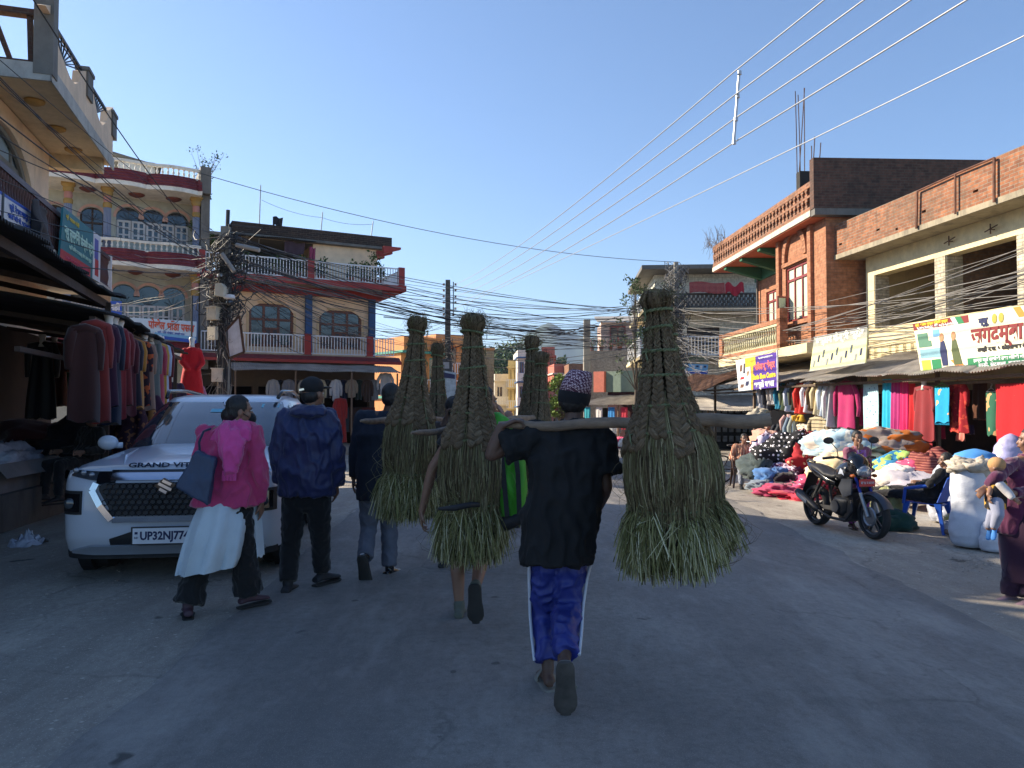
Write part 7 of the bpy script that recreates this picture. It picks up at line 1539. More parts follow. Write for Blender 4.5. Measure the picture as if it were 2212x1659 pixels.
def foot_mb(mb,an,toe,up=(0,0,1),s=1.0,sole=False):
 """shoe or foot from the ankle, toe = direction of the toes, up = instep direction"""
 t=V(toe).normalized();u=V(up);u=(u-t*u.dot(t)).normalized();x=t.cross(u);an=V(an);o=an-u*.055*s
 secs=[(-.075,.030,.028,-.002),(-.05,.036,.036,.004),(0,.036,.045,.012),(.05,.038,.038,.006),(.10,.045,.028,-.002),(.145,.046,.022,-.008),(.175,.036,.018,-.012),(.19,.018,.010,-.016)]
 if sole:secs=[(a,b*1.12+.004,.011,-.034)for a,b,c,d in[(-.085,.022,0,0)]+secs+[(.2,.02,0,0)]]
 mb.loft([[o+t*a*s+x*b*s*cos(2*pi*k/14)+u*(d+c*(sin(2*pi*k/14)if(sole or sin(2*pi*k/14)>0)else.55*sin(2*pi*k/14)))*s for k in range(14)]for a,b,c,d in secs])
DJ=dict(pel=(0,0,.93),ch=(0,0,1.25),nk=(0,-.01,1.43),hd=(0,.02,1.57),ls=(-.18,0,1.375),rs=(.18,0,1.375),le=(-.23,-.03,1.09),re=(.23,-.03,1.09),lw=(-.24,.05,.84),rw=(.24,.05,.84),lh=(-.09,0,.90),rh=(.09,0,.90),lk=(-.10,.02,.49),rk=(.10,.02,.49),la=(-.10,-.02,.085),ra=(.10,-.02,.085))
def human(label,loc,rz,j=None,H=1.65,skin=skin_m,hyaw=0,htilt=0,top=None,bottom=None,shoes=None,bare=False,hair='short',face=True,toes=None,hands=None,voxel=.008,fat=1.0,name='person',group=None):
 k=H/1.7;J={a:V(b)*k for a,b in DJ.items()}
 for a,b in(j or{}).items():J[a]=V(b)
 J['_k']=k;t=thing(name,label,'person',loc,rz,group);mb=MB();f=fat
# head with face
 Mh=Matrix.Rotation(hyaw,3,'Z')@Matrix.Rotation(htilt,3,'X');hd=J['hd'];hp=lambda x,y,z:hd+Mh@(V((x,y,z))*k)
 mb.ell(hd+Mh@V((0,-.01,.02))*k,(.074*k,.092*k,.098*k),Mh,20,14);mb.ell(hp(0,.022,-.045),(.056*k,.066*k,.075*k),Mh,18,12);cap(mb,hp(0,.055,-.095),hp(0,.03,-.09),.026*k,.035*k)
 cap(mb,hp(0,.088,.0),hp(0,.104,-.035),.008*k,.014*k,8);mb.ell(hp(0,.092,-.068),(.024*k,.012*k,.011*k),Mh,10,8);cap(mb,hp(-.035,.078,.022),hp(.035,.078,.022),.012*k,.012*k,8)
 for sg in(-1,1):mb.ell(hp(sg*.078,-.008,-.015),(.010*k,.019*k,.031*k),Mh,10,8);cap(mb,hp(sg*.042,.055,-.03),hp(sg*.03,.07,-.05),.022*k,.018*k,8)
 cap(mb,J['nk']-V((0,0,.05)),hd+V((0,-.02*k,-.05*k)),.056*k,.052*k)
# trunk
 p_,c_,n_=J['pel'],J['ch'],J['nk']
 cap(mb,p_+V((-.06*k,0,0)),p_+V((.06*k,0,0)),.11*k*f);cap(mb,p_,p_.lerp(c_,.5),.12*k*f,.115*k*f);cap(mb,p_.lerp(c_,.5),c_,.115*k*f,.13*k*f)
 cap(mb,c_+V((-.06*k,0,0)),c_+V((.06*k,0,0)),.11*k*f);cap(mb,J['ls'],n_-V((0,0,.03)),.055*k,.06*k);cap(mb,J['rs'],n_-V((0,0,.03)),.055*k,.06*k);cap(mb,J['ls'],c_,.06*k,.08*k);cap(mb,J['rs'],c_,.06*k,.08*k)
 for s_ in 'lr':
  chain(mb,[J[s_+'s'],J[s_+'e']],[.050*k,.038*k]);m_=J[s_+'e'].lerp(J[s_+'w'],.3);chain(mb,[J[s_+'e'],m_,J[s_+'w']],[.037*k,.039*k,.026*k])
  chain(mb,[J[s_+'h'],J[s_+'k']],[.082*k,.055*k]);m_=J[s_+'k'].lerp(J[s_+'a'],.3)+V((0,-.015*k,0));cv_=.8 if bottom and bottom.get('len',1)>.5 else 1;chain(mb,[J[s_+'k'],m_,J[s_+'a']],[.052*k*cv_,.055*k*cv_,.034*k])
  hs=(hands or{}).get(s_,{});d=V(hs.get('d',J[s_+'w']-J[s_+'e']));nrm=hs.get('n',(.9 if s_=='l' else-.9,.3,0));th=hs.get('t',1 if s_=='l' else-1)
  if not hs.get('none'):hand(mb,J[s_+'w'],d,nrm,th,hs.get('c',22),k*1.0)
  tv=(toes or{}).get(s_,((0,1,0),(0,0,1)))
  if bare:foot_mb(mb,J[s_+'a'],tv[0],tv[1],k*.95)
 body=fuse(mb,'body',skin,t,voxel,3)
 if face:
  for sg in(-1,1):e=MB();e.ell(hp(sg*.032,.079,.003),(.014*k,.009*k,.007*k),Mh,12,8);eo=e.build('eye',eyew,t,smooth=180);e=MB();e.ell(hp(sg*.032,.0865,.003),(.0062*k,.003*k,.0062*k),Mh,10,6);e.build('iris',eyed,eo,smooth=180);e=MB();e.tube([hp(sg*.018,.090,.022),hp(sg*.035,.090,.027),hp(sg*.052,.080,.020)],.003*k,5);e.build('eyebrow',hairm,t)
  e=MB();e.ell(hp(0,.101,-.068),(.023*k,.006*k,.007*k),Mh,12,6);e.build('lips',lipm,t,smooth=180)
# hair
 if hair:
  mb=MB()
  if hair!='cap':mb.ell(hd+Mh@V((0,-.018,.035))*k,(.082*k,.095*k,.097*k),Mh,24,16);mb.ell(hp(0,-.045,-.01),(.074*k,.062*k,.075*k),Mh,18,12)
  else:mb.ell(hp(0,-.038,-.02),(.076*k,.066*k,.068*k),Mh,18,12)
  if hair=='bun':mb.ell(hp(-.055,-.085,-.035),(.062*k,.055*k,.06*k),Mh,18,12);mb.ell(hp(-.02,-.06,-.03),(.07*k,.07*k,.07*k),Mh,18,12)
  if hair=='tied':mb.ell(hp(0,-.10,-.03),(.035*k,.035*k,.04*k),Mh,14,10)
  mb2=fuse(mb,'hair',hairm,t,.008,2,.004,30,(1,1,.3),seed=len(label))
  for v in mb2.data.vertices:
   q=Mh.inverted()@(v.co-hd)/k
   if q.y>.045 and q.z<.075:v.co=hd+Mh@(V((q.x*.8,min(q.y,.05)-.012,q.z))*k)
# clothes
 if bottom:
  mb=MB();wd=bottom.get('w',1.0);L_=bottom.get('len',1.0);fl=bottom.get('flare',1.0)
  cap(mb,p_+V((-.05*k,0,.03)),p_+V((.05*k,0,.03)),.118*k*f);cap(mb,p_+V((-.05*k,0,-.04)),p_+V((.05*k,0,-.04)),.122*k*f)
  for s_ in 'lr':
   kn,an=J[s_+'k'],J[s_+'a'];e_=kn.lerp(an,min(1,L_*.97));r0=.075*k*wd;r1=.058*k*wd*fl;chain(mb,[J[s_+'h'],J[s_+'h'].lerp(kn,.5),kn],[.103*k*wd,.092*k*wd,r0]);mb.tube([kn,kn.lerp(e_,.5),e_],[r0,(r0+r1)/2,r1],18)
   cap(mb,kn,kn,r0,r0)
  fuse(mb,bottom['n'],bottom['m'],t,.0105,2,bottom.get('wr',.010),7,(1.2,1.2,1.0),seed=3+len(label))
 if shoes:
  for s_ in 'lr':
   tv=(toes or{}).get(s_,((0,1,0),(0,0,1)));mb=MB();foot_mb(mb,J[s_+'a'],tv[0],tv[1],k*shoes.get('s',1.06));u=V(tv[1]);cap(mb,J[s_+'a']-V((0,0,.01)),J[s_+'a']+V((0,0,.02)),.043*k,.043*k)
   if shoes.get('open'):mb=MB();foot_mb(mb,J[s_+'a'],tv[0],tv[1],k,sole=True)
   so_=(mb.build(shoes['n'],shoes['m'],t,smooth=60)if shoes.get('open')else fuse(mb,shoes['n'],shoes['m'],t,.007,2));mb=MB();foot_mb(mb,J[s_+'a']-V(tv[1]).normalized()*.008,tv[0],tv[1],k*1.06,sole=True);mb.build('sole',shoes.get('sm',solem),so_,smooth=50)
   if shoes.get('open'):tt=V(tv[0]).normalized();uu=V(tv[1]).normalized();xx=tt.cross(uu);mb=MB();mb.tube([J[s_+'a']+tt*.07*k+xx*.05*math.cos(R(a))*k+uu*(-.08+.06*math.sin(R(a)))*k for a in range(0,181,20)],.012*k,6);mb.build('strap',shoes['m'],so_,smooth=60)
 if top:
  mb=MB();w_=top.get('w',1.0);hem=top['hem'];hw=top.get('hw',.2);sl_=top.get('sleeve',1.0);sr=top.get('sr',1.0);dy=top.get('dy',0)
  zc=c_.z;zn=n_.z;secs=[(p_.x+(p_.x-c_.x)*.0+top.get('dx',0),p_.y+dy,hem,hw,hw*top.get('hd',.62)),(p_.x,p_.y+dy*.5,(hem+zc)/2,(hw+.17*k*w_)/2*1.05,.145*k*w_),(c_.x,c_.y,zc-.06*k,.178*k*w_,.122*k*w_),(c_.x,c_.y-.01,zc+.05*k,.19*k*w_,.125*k*w_),((c_.x+n_.x)/2,(c_.y+n_.y)/2,zc+(zn-zc)*.62,.172*k*w_,.095*k*w_),(n_.x,n_.y,zn-.015,.085*k,.075*k),(n_.x,n_.y,zn+.02,.065*k,.062*k)]
  rings(mb,secs,36,top.get('pw',2.5))
  for s_ in 'lr':
   sh,el,wr__=J[s_+'s'],J[s_+'e'],J[s_+'w'];cap(mb,V((c_.x,c_.y,sh.z-.02)).lerp(sh,.5),sh,.075*k*w_,.07*k*sr)
   if sl_>=1:chain(mb,[sh,sh.lerp(el,.5),el],[.072*k*sr,.066*k*sr,.06*k*sr]);e_=el.lerp(wr__,.93);chain(mb,[el,el.lerp(e_,.5)],[.06*k*sr,.055*k*sr]);mb.tube([el.lerp(e_,.5),e_],[.054*k*sr,.046*k*sr],16)
   else:e_=sh.lerp(el,sl_);mb.tube([sh,sh.lerp(e_,.5),e_],[.074*k*sr,.078*k*sr,.084*k*sr],18)
  to=fuse(mb,top['n'],top['m'],t,.0105,2,top.get('wr',.012),top.get('ws',6),(1.3,1.3,.6),seed=len(label)*.37)
 return t,J,hp
def scl(d,px0,zg):s_=FPX/d;py0=878+(CAMH-zg)*s_;return lambda px,py,y=0:V(((px-px0)/FPX*(d+y)+(px0-1106)/FPX*y,y,zg*0+(CAMH-zg)-(py-878)/FPX*(d+y)))
UP=(0,0,1)
# ---- 1 porter in front
d=4.12;px0=1214;q=scl(d,px0,0);loc=(pxX(px0,d),d,0)
tee=mat('faded black t-shirt',(.012,.012,.013),.95,var=.35,vs=3,bump=.3,bs=150);trk=mat('blue tracksuit',(.022,.035,.22),.5,var=.25,vs=3,bump=.2,bs=100)
J1=dict(pel=q(1210,1130),ch=q(1222,1010),nk=q(1238,915),hd=q(1240,862,.04),ls=q(1158,940),rs=q(1292,945),le=q(1062,982,-.05),lw=q(1082,922,-.06),re=q(1308,1052,-.03),rw=q(1292,1095,.12),lh=q(1183,1150),rh=q(1236,1150),lk=q(1176,1320,.12),rk=q(1224,1305,.03),la=q(1183,1442,.0),ra=q(1217,1432,-.33))
t1,J,hp=human('man in black t-shirt and blue track trousers carrying a broom pole',loc,0,J1,1.64,skin_d,hyaw=R(-12),hair='cap',face=True,voxel=.0065,bare=True,toes=dict(l=((-.15,1,0),UP),r=((.03,.28,-1),(0,1,.28))),hands=dict(l=dict(d=(.75,.05,.35),n=(.45,.1,-1),c=42,t=1),r=dict(d=(-.5,.5,-.1),n=(-.3,.2,.8),c=50)),top=dict(n='t_shirt',m=tee,hem=.675,hw=.19,hd=.85,w=1.14,sleeve=.72,sr=1.15,wr=.026,ws=6,dx=-.02),bottom=dict(n='track_trousers',m=trk,w=1.04,len=.86,flare=1.15,wr=.022),shoes=dict(n='sandal',m=mat('grey plastic sandal','#7d7a72',.6,var=.2,bump=.1),open=True,sm=mat('worn sandal sole','#4c4742',.8,var=.4,vs=12)))
stripem=mat('white stripe','#c9ccd6',.6,bump=0)
for s_,sg in(('l',-1),('r',1)):
 for o_ in(-.012,.012):mb=MB();hh,kk,aa=J[s_+'h'],J[s_+'k'],J[s_+'k'].lerp(J[s_+'a'],.80);mb.tube([hh+V((sg*.102,o_-.03,-.12)),hh.lerp(kk,.6)+V((sg*.092,o_-.03,0)),kk+V((sg*.081,o_-.03,0)),kk.lerp(aa,.5)+V((sg*.078,o_-.03,0)),aa+V((sg*.070,o_-.02,0))],.008,6);mb.build('side_stripe',stripem,t1,smooth=60)
# patterned topi cap: black band, printed crown leaning to one side
mb=MB();c0=hp(0,-.005,.0);Mx=Matrix.Rotation(R(-12),3,'Z')@Matrix.Rotation(R(9),3,'Y')
def capring(z,rx,ry,dx=0,dy=0):return[c0+Mx@V((rx*cos(2*pi*k/40)+dx,ry*sin(2*pi*k/40)+dy,z))for k in range(40)]
mb.loft([capring(-.025,.083,.098),capring(.0,.088,.103),capring(.035,.089,.103),capring(.042,.084,.098)]);mb.build('cap_band',mat('black cap velvet',(.008,.008,.010),.9,bump=.3,bs=200),t1,smooth=60)
topi=mat('topi print','#3a1a3a',.85,bump=.2,bs=200);tn=topi.node_tree;L_=tn.links.new;tc=nd(tn,'ShaderNodeTexCoord');wv=nd(tn,'ShaderNodeTexWave',bands_direction='DIAGONAL');wv.inputs['Scale'].default_value=11;wv.inputs['Distortion'].default_value=.0
vo=nd(tn,'ShaderNodeTexVoronoi');vo.inputs['Scale'].default_value=70;vo.inputs['Randomness'].default_value=.0;mpn=nd(tn,'ShaderNodeMapping');mpn.inputs['Rotation'].default_value=(0,.2,.3);L_(tc.outputs['Object'],mpn.inputs[0]);L_(mpn.outputs[0],wv.inputs[0]);L_(mpn.outputs[0],vo.inputs[0])
a1=nd(tn,'ShaderNodeMath',operation='COMPARE');a1.inputs[1].default_value=.5;a1.inputs[2].default_value=.09;L_(wv.outputs['Fac'],a1.inputs[0]);a2=nd(tn,'ShaderNodeMath',operation='COMPARE');a2.inputs[1].default_value=.27;a2.inputs[2].default_value=.09;L_(vo.outputs['Distance'],a2.inputs[0])
mxn=nd(tn,'ShaderNodeMath',operation='MAXIMUM');L_(a1.outputs[0],mxn.inputs[0]);L_(a2.outputs[0],mxn.inputs[1]);mc_=nd(tn,'ShaderNodeMix',data_type='RGBA');L_(mxn.outputs[0],mc_.inputs[0]);mc_.inputs[6].default_value=srgb('#5a3448')+(1,);mc_.inputs[7].default_value=srgb('#e0c6cc')+(1,);L_(mc_.outputs[2],tn.nodes['Principled BSDF'].inputs['Base Color'])
mb=MB();mb.loft([capring(.038,.086,.100),capring(.08,.081,.092,.004),capring(.125,.072,.080,.009),capring(.15,.062,.066,.014),capring(.158,.048,.050,.017),capring(.159,.004,.004,.02)]);o_=mb.build('cap_crown',topi,t1,smooth=180)
# ---- 2 porter with green backpack
d=5.5;px0=1030;q=scl(d,px0,0);loc=(pxX(px0,d),d,0)
J2=dict(pel=q(1030,1080),ch=q(1035,980),nk=q(1042,905),hd=q(1046,868),ls=q(990,925),rs=q(1088,925),le=q(935,1010),lw=q(912,1105,.02),re=q(1110,1000,.1),rw=q(1090,915,.12),lh=q(1005,1090),rh=q(1050,1090),lk=q(988,1195,.05),rk=q(1042,1200,.05),la=q(993,1306,.0),ra=q(1028,1268,-.3))
t2,J,hp2=human('bare legged man with a green backpack walking second in the line of broom carriers',loc,0,J2,1.62,skin_m,hyaw=R(-70),hair='short',bare=False,toes=dict(l=((0,1,0),UP),r=((.02,.3,-1),(0,1,.3))),hands=dict(l=dict(d=(-.05,.1,-1),n=(1,.2,0),c=35)),top=dict(n='shirt',m=cm('#2a2c30'),hem=.78,hw=.17,w=1.0,sleeve=.5),bottom=dict(n='shorts',m=cm('#2c2a2a'),w=.95,len=.12,flare=1.3),shoes=dict(n='canvas_shoe',m=mat('grey green shoe','#5f6258',.8,var=.2)))
bp_=thing('backpack','bright green and black backpack worn by the second broom carrier','backpack',(pxX(1086,5.1),5.1,0));qb=scl(5.1,1086,0);gr=mat('lime nylon','#3f9a1e',.6,var=.1,bump=.3,bs=60);bn=mat('black nylon',(.015,.015,.017),.65,bump=.3,bs=60)
mb=MB();rings(mb,[(0.01,.1,qb(0,1132).z,.11,.08),(0.0,.06,qb(0,1115).z,.145,.12),(0,.05,qb(0,1050).z,.155,.13),(0,.06,qb(0,980).z,.15,.12),(-.02,.07,qb(0,925).z,.13,.10),(-.05,.08,qb(0,900).z,.08,.06),(-.07,.08,qb(0,893).z,.05,.04)],32,3);fuse(mb,'pack',gr,bp_,.011,2,.012,8)
mb=MB()
mb.tube([(-.155,-.02,qb(0,1110).z),(-.16,-.05,qb(0,1030).z),(-.14,-.06,qb(0,960).z),(-.12,-.05,qb(0,925).z)],[.05,.045,.035,.03],10);mb.tube([(.16,0,qb(0,1110).z),(0,-.05,qb(0,1130).z),(-.14,-.03,qb(0,1105).z)],[.045,.055,.05],10)
mb.build('side_panel',bn,bp_,smooth=60)
for pts in([(-.02,-.075,qb(0,925).z),(0,-.085,qb(0,1000).z),(.03,-.09,qb(0,1110).z)],[(.07,-.07,qb(0,940).z),(.1,-.08,qb(0,1020).z),(.11,-.08,qb(0,1110).z)],[(-.15,-.03,qb(0,905).z),(-.11,-.06,qb(0,935).z),(-.10,-.05,qb(0,960).z)],[(-.17,-.04,qb(0,940).z),(-.06,-.08,qb(0,942).z)]):
 mb=MB();
 for a,b in zip(pts,pts[1:]):mb.bar(a,b,.032,.012,up=(0,-1,0))
 mb.build('strap',bn,bp_)
mb=MB();mb.box((-.13,-.09,qb(0,928).z),(-.09,-.07,qb(0,915).z));mb.build('buckle',blackpl,bp_)
mb=MB();mb.tube([(-.12,-.10,qb(0,1085).z),(-.20,-.25,qb(0,1079).z),(-.30,-.29,qb(0,1084).z),(-.40,-.24,qb(0,1088).z)],[.016,.018,.02,.010],8);mb.build('waist_strap',bn,bp_,smooth=60)
# ---- 3 porter beyond
d=7.2;px0=978;q=scl(d,px0,0);loc=(pxX(px0,d),d,0)
human('man mostly hidden behind the middle broom steadying the farthest pole with his hand',loc,0,dict(le=q(955,945,-.02),lw=q(962,905,-.05)),1.6,skin_d,top=dict(n='shirt',m=cm('#3a2c26'),hem=.75,hw=.18,sleeve=.5),bottom=dict(n='trousers',m=cm('#24262b')),shoes=dict(n='shoe',m=blackpl),hands=dict(l=dict(d=(.3,0,1),n=(1,0,-.2),c=50)),hyaw=R(20),voxel=.011)
d=9.5;human('man in a blue striped cap far ahead of the broom carriers',(pxX(1098,d),d,-.1),0,None,1.56,skin_m,hair='cap',top=dict(n='shirt',m=patmat('blue stripes shirt','#34507e','#1d2b4a','vstripes',14,thr=.6),hem=.8,hw=.18),bottom=dict(n='trousers',m=cm('#24262b')),shoes=dict(n='shoe',m=blackpl),voxel=.012)
# ---- 4 man in dark suit jacket
d=6.9;px0=818;q=scl(d,px0,0);loc=(pxX(px0,d),d,0)
J4=dict(pel=q(820,1035),ch=q(820,950),nk=q(836,893),hd=q(846,858),ls=q(783,902),rs=q(860,902),le=q(768,975),lw=q(765,1032,.05),lh=q(802,1045),rh=q(838,1045),lk=q(797,1140,.04),rk=q(842,1140,.08),la=q(791,1205,-.22),ra=q(843,1222,.03))
human('man in a dark navy suit jacket and grey trousers behind the left broom',loc,0,J4,1.68,skin_d,hyaw=R(-15),toes=dict(l=((.1,.35,-1),(0,1,.35)),r=((.35,1,0),UP)),hands=dict(l=dict(c=30)),top=dict(n='suit_jacket',m=mat('navy suit cloth',(.012,.016,.03),.85,var=.2,bump=.2,bs=200),hem=(CAMH-(1078-878)/FPX*d),hw=.20,w=1.1,sleeve=1,wr=.008),bottom=dict(n='trousers',m=mat('grey suit trousers','#5b5e6b',.85,var=.15,bump=.2,bs=200),w=1.0,flare=1.15),shoes=dict(n='leather_shoe',m=gloss),voxel=.009)
# ---- 5 man in navy hooded jacket
d=6.3;px0=664;q=scl(d,px0,0);loc=(pxX(px0,d),d,0);nav=mat('navy nylon jacket',(.014,.020,.085),.5,var=.2,bump=.15,bs=60,sheen=.2)
J5=dict(pel=q(664,1065),ch=q(666,960),nk=q(670,885),hd=q(676,850),ls=q(622,905),rs=q(708,905),le=q(602,985,-.04),lw=q(610,1040,.08),re=q(727,985,-.02),rw=q(728,1048,.08),lh=q(640,1075),rh=q(688,1075),lk=q(630,1180,.03),rk=q(695,1175,.10),la=q(625,1255,-.05),ra=q(698,1232,.15))
t5,J,hp5=human('man in a navy hooded jacket, black trousers and black cap walking beside the car',loc,0,J5,1.7,skin_m,hyaw=R(-28),hair='cap',toes=dict(l=((0,1,0),UP),r=((.55,1,0),UP)),hands=dict(l=dict(none=1),r=dict(c=30,n=(-1,.2,0))),top=dict(n='hooded_jacket',m=nav,hem=(CAMH-(1068-878)/FPX*d),hw=.225,w=1.22,sleeve=1,sr=1.2,wr=.026,ws=6),bottom=dict(n='trousers',m=cm('#0f0f12'),w=1.02,flare=1.2),shoes=dict(n='trainer',m=mat('dark trainer','#26272c',.7,bump=.2),s=1.12))
mb=MB();n_=J['nk'];rings(mb,[(n_.x,n_.y-.07,n_.z-.075,.06,.04),(n_.x,n_.y-.07,n_.z-.04,.15,.085),(n_.x,n_.y-.04,n_.z-.0,.15,.11),(n_.x,n_.y-.02,n_.z+.035,.11,.09),(n_.x,n_.y-.02,n_.z+.04,.07,.06)],28);fuse(mb,'hood',nav,t5,.010,2,.012,9)
mb=MB();mb.ell(hp5(0,-.012,.055),(.088,.105,.085),Matrix.Rotation(R(-28),3,'Z'),24,14);c_=fuse(mb,'cap',mat('black cap cloth',(.012,.012,.014),.85,bump=.3,bs=150),t5,.008,2)
mb=MB();mb.ell(hp5(0,.12,.05),(.075,.07,.012),Matrix.Rotation(R(-28),3,'Z'));mb.build('cap_peak',cm('#101012'),c_,smooth=180);mb=MB();mb.box((-.02,-.004,-.008),(.02,.003,.008));o_=mb.build('cap_buckle',chrome,c_);o_.location=hp5(-.012,-.118,.03);o_.rotation_euler=(0,R(-12),0)
# ---- 6 woman in pink
d=5.6;px0=490;q=scl(d,px0,0);loc=(pxX(px0,d),d,0);pinkj=mat('rose pink jacket','#b8386a',.85,var=.12,bump=.25,bs=90,sheen=.4);scarfm=mat('bright pink scarf','#d1478d',.85,var=.12,bump=.3,bs=60,sheen=.4)
J6=dict(pel=q(488,1085),ch=q(493,985),nk=q(512,920),hd=q(519,888),ls=q(448,940),rs=q(545,935),le=q(437,1010,-.12),lw=q(462,1035,.08),re=q(560,1015,-.02),rw=q(566,1085,.06),lh=q(465,1100),rh=q(515,1100),lk=q(440,1205,.02),rk=q(532,1195,.05),la=q(412,1303,-.08),ra=q(540,1278,.12))
t6,J,hp6=human('woman in a pink jacket and scarf with a white tunic walking past the car',loc,0,J6,1.55,skin_m,hyaw=R(-62),hair='bun',face=True,toes=dict(l=((-.45,1,0),UP),r=((.75,1,0),UP)),hands=dict(l=dict(none=1),r=dict(c=28,n=(-1,.1,0))),top=dict(n='pink_jacket',m=pinkj,hem=(CAMH-(1090-878)/FPX*d),hw=.235,hd=.62,w=1.04,sleeve=1,sr=1.12,wr=.022),bottom=dict(n='wide_trousers',m=cm('#0e0d10'),w=1.12,flare=1.75,wr=.016),shoes=dict(n='slip_on_shoe',m=mat('mauve shoe','#4b3540',.6)))
kz=lambda py:CAMH-(py-878)/FPX*d;lx=lambda px:(px-px0)/FPX*d
mb=MB();mb.loft([[((lx(a)+lx(b))/2+(lx(b)-lx(a))/2*cos(2*pi*k/48),-.01+dy+dp*sin(2*pi*k/48)+(.03*sin(9*cos(2*pi*k/48)+2)+.012*sin(23*cos(2*pi*k/48)+4*v))*(1.1-v),kz(py)+.03*cos(2*pi*k/48)*(1-v))for k in range(48)]for a,b,py,dp,dy,v in((392,520,1226,.17,-.03,0),(396,528,1205,.18,-.02,.1),(406,535,1170,.18,-.02,.3),(418,540,1130,.18,0,.5),(436,534,1088,.15,0,.8),(462,512,1070,.08,0,1))]);wt=mb.build('white_tunic',mat('white tunic cotton','#c4cfd6',.85,var=.06,bump=.25,bs=60),t6,smooth=60)
mb=MB();mb.sheet(8,14,lambda u,v:(lx(548)+.02*u+.03*v,.03+.10*u,kz(1095+110*v)+.01*sin(u*9)),.004);mb.build('tunic_side_panel',wt.data.materials[0],t6,smooth=60)
mb=MB();n_=J['nk'];rings(mb,[(n_.x-.02,n_.y-.02,n_.z-.10,.17,.11),(n_.x,n_.y-.02,n_.z-.04,.15,.11),(n_.x,n_.y-.01,n_.z+.01,.11,.095),(n_.x,n_.y,n_.z+.045,.08,.075)],30);chain(mb,[n_+V((-.03,-.12,-.03)),n_+V((.0,-.165,-.16)),n_+V((.02,-.165,-.30))],[.05,.055,.045]);chain(mb,[n_+V((.03,-.12,-.05)),n_+V((.05,-.155,-.15)),n_+V((.05,-.16,-.24))],[.045,.05,.04]);chain(mb,[n_+V((-.14,-.05,-.09)),n_+V((-.02,-.15,-.18)),n_+V((.08,-.12,-.12))],[.03,.035,.03]);sc_=fuse(mb,'scarf',scarfm,t6,.010,2,.018,11,(1,1,.4))
mb=MB()
for k in range(26):x=-.03+.10*k/26;mb.tube([n_+V((x,-.185,-.31)),n_+V((x+.01*sin(k),-.19,-.38))],.004,4)
mb.build('fringe',scarfm,sc_)
mb=MB();mb.ell(hp6(0,.085,-.062),(.052,.038,.045),Matrix.Rotation(R(-62),3,'Z'),18,12);mb.build('face_mask',cm('#101014'),t6,smooth=180);mb=MB();mb.tube([hp6(.075,.0,-.01),hp6(.06,.06,-.05)],.003,4);mb.build('mask_strap',cm('#101014'),t6)
mb=MB();mb.tube([hp6(-.03+.012*k,-.115-.004*(k%2),.075-.006*k)for k in range(6)],.007,6);mb.build('hair_clip',chrome,t6,smooth=60)
hb_=thing('shoulder_bag','blue grey shoulder bag held under the arm of the woman in pink','bag',(0,0,0));mb=MB();A=[P(425,972,5.36),P(468,990,5.38),P(452,1092,5.34),P(382,1052,5.32)]
mb.loft([[p+V((0,o_,0))for p in A]for o_ in(-.035,.035)]);fuse(mb,'bag_body',mat('blue grey leather','#2c3b56',.5,var=.1,bump=.2,bs=60),hb_,.010,6,.008,9)
mb=MB();mb.tube([P(432,978,5.46),P(430,955,5.45),P(440,932,5.47),P(455,926,5.52)],.009,6);mb.build('bag_strap',cm('#22304a'),hb_,smooth=60)
# ---- 7 woman in purple with a baby
d=7.2;px0=2200;zg=-.30;q=scl(d,px0,zg);loc=(pxX(px0,d),d,zg);plum=mat('plum wool','#52123e',.9,var=.12,bump=.3,bs=80,sheen=.4)
J7=dict(pel=q(2198,1115),ch=q(2205,1040),nk=q(2216,985),hd=q(2222,950,-.05),ls=q(2182,1002,-.05),rs=q(2250,1003,.05),le=q(2150,1030,-.2),lw=q(2130,1050,-.12),re=q(2240,1060,-.1),rw=q(2185,1065,-.22),lh=q(2190,1125),rh=q(2215,1125),lk=q(2182,1210,-.02),rk=q(2218,1215),la=q(2174,1280,.05),ra=q(2216,1288,-.1))
t7,J,hp7=human('woman in a long plum coat carrying a baby at the right edge',loc,R(0),J7,1.58,skin_m,hyaw=R(60),hair='tied',toes=dict(l=((-1,-.25,0),UP),r=((-1,-.35,0),UP)),hands=dict(l=dict(d=(-.8,-.2,-.5),n=(.3,.8,-.4),c=45),r=dict(d=(-1,-.1,.1),n=(0,1,0),c=25)),top=dict(n='plum_coat',m=plum,hem=.62,hw=.21,w=1.08,sleeve=1,wr=.010),bottom=dict(n='purple_trousers',m=cm('#2a0f2e'),w=1.1,flare=1.4),shoes=dict(n='canvas_shoe',m=mat('dusty rose shoe','#8a7078',.8,bump=.2),sm=mat('cream sole','#b5ad9c',.7)),voxel=.010)
mb=MB();lq=lambda px:(px-px0)/FPX*d;kq=lambda py:(CAMH-zg)-(py-878)/FPX*d
mb.loft([[((lq(a)+lq(b))/2+(lq(b)-lq(a))/2*cos(2*pi*k/40),.2*sin(2*pi*k/40)*.9+.012*sin(7*cos(2*pi*k/40)),kq(py))for k in range(40)]for a,b,py in((2168,2262,1252),(2162,2262,1225),(2157,2255,1175),(2160,2245,1130),(2172,2240,1085))]);mb.build('long_skirt',cm('#32102f',bump=.3),t7,smooth=60)
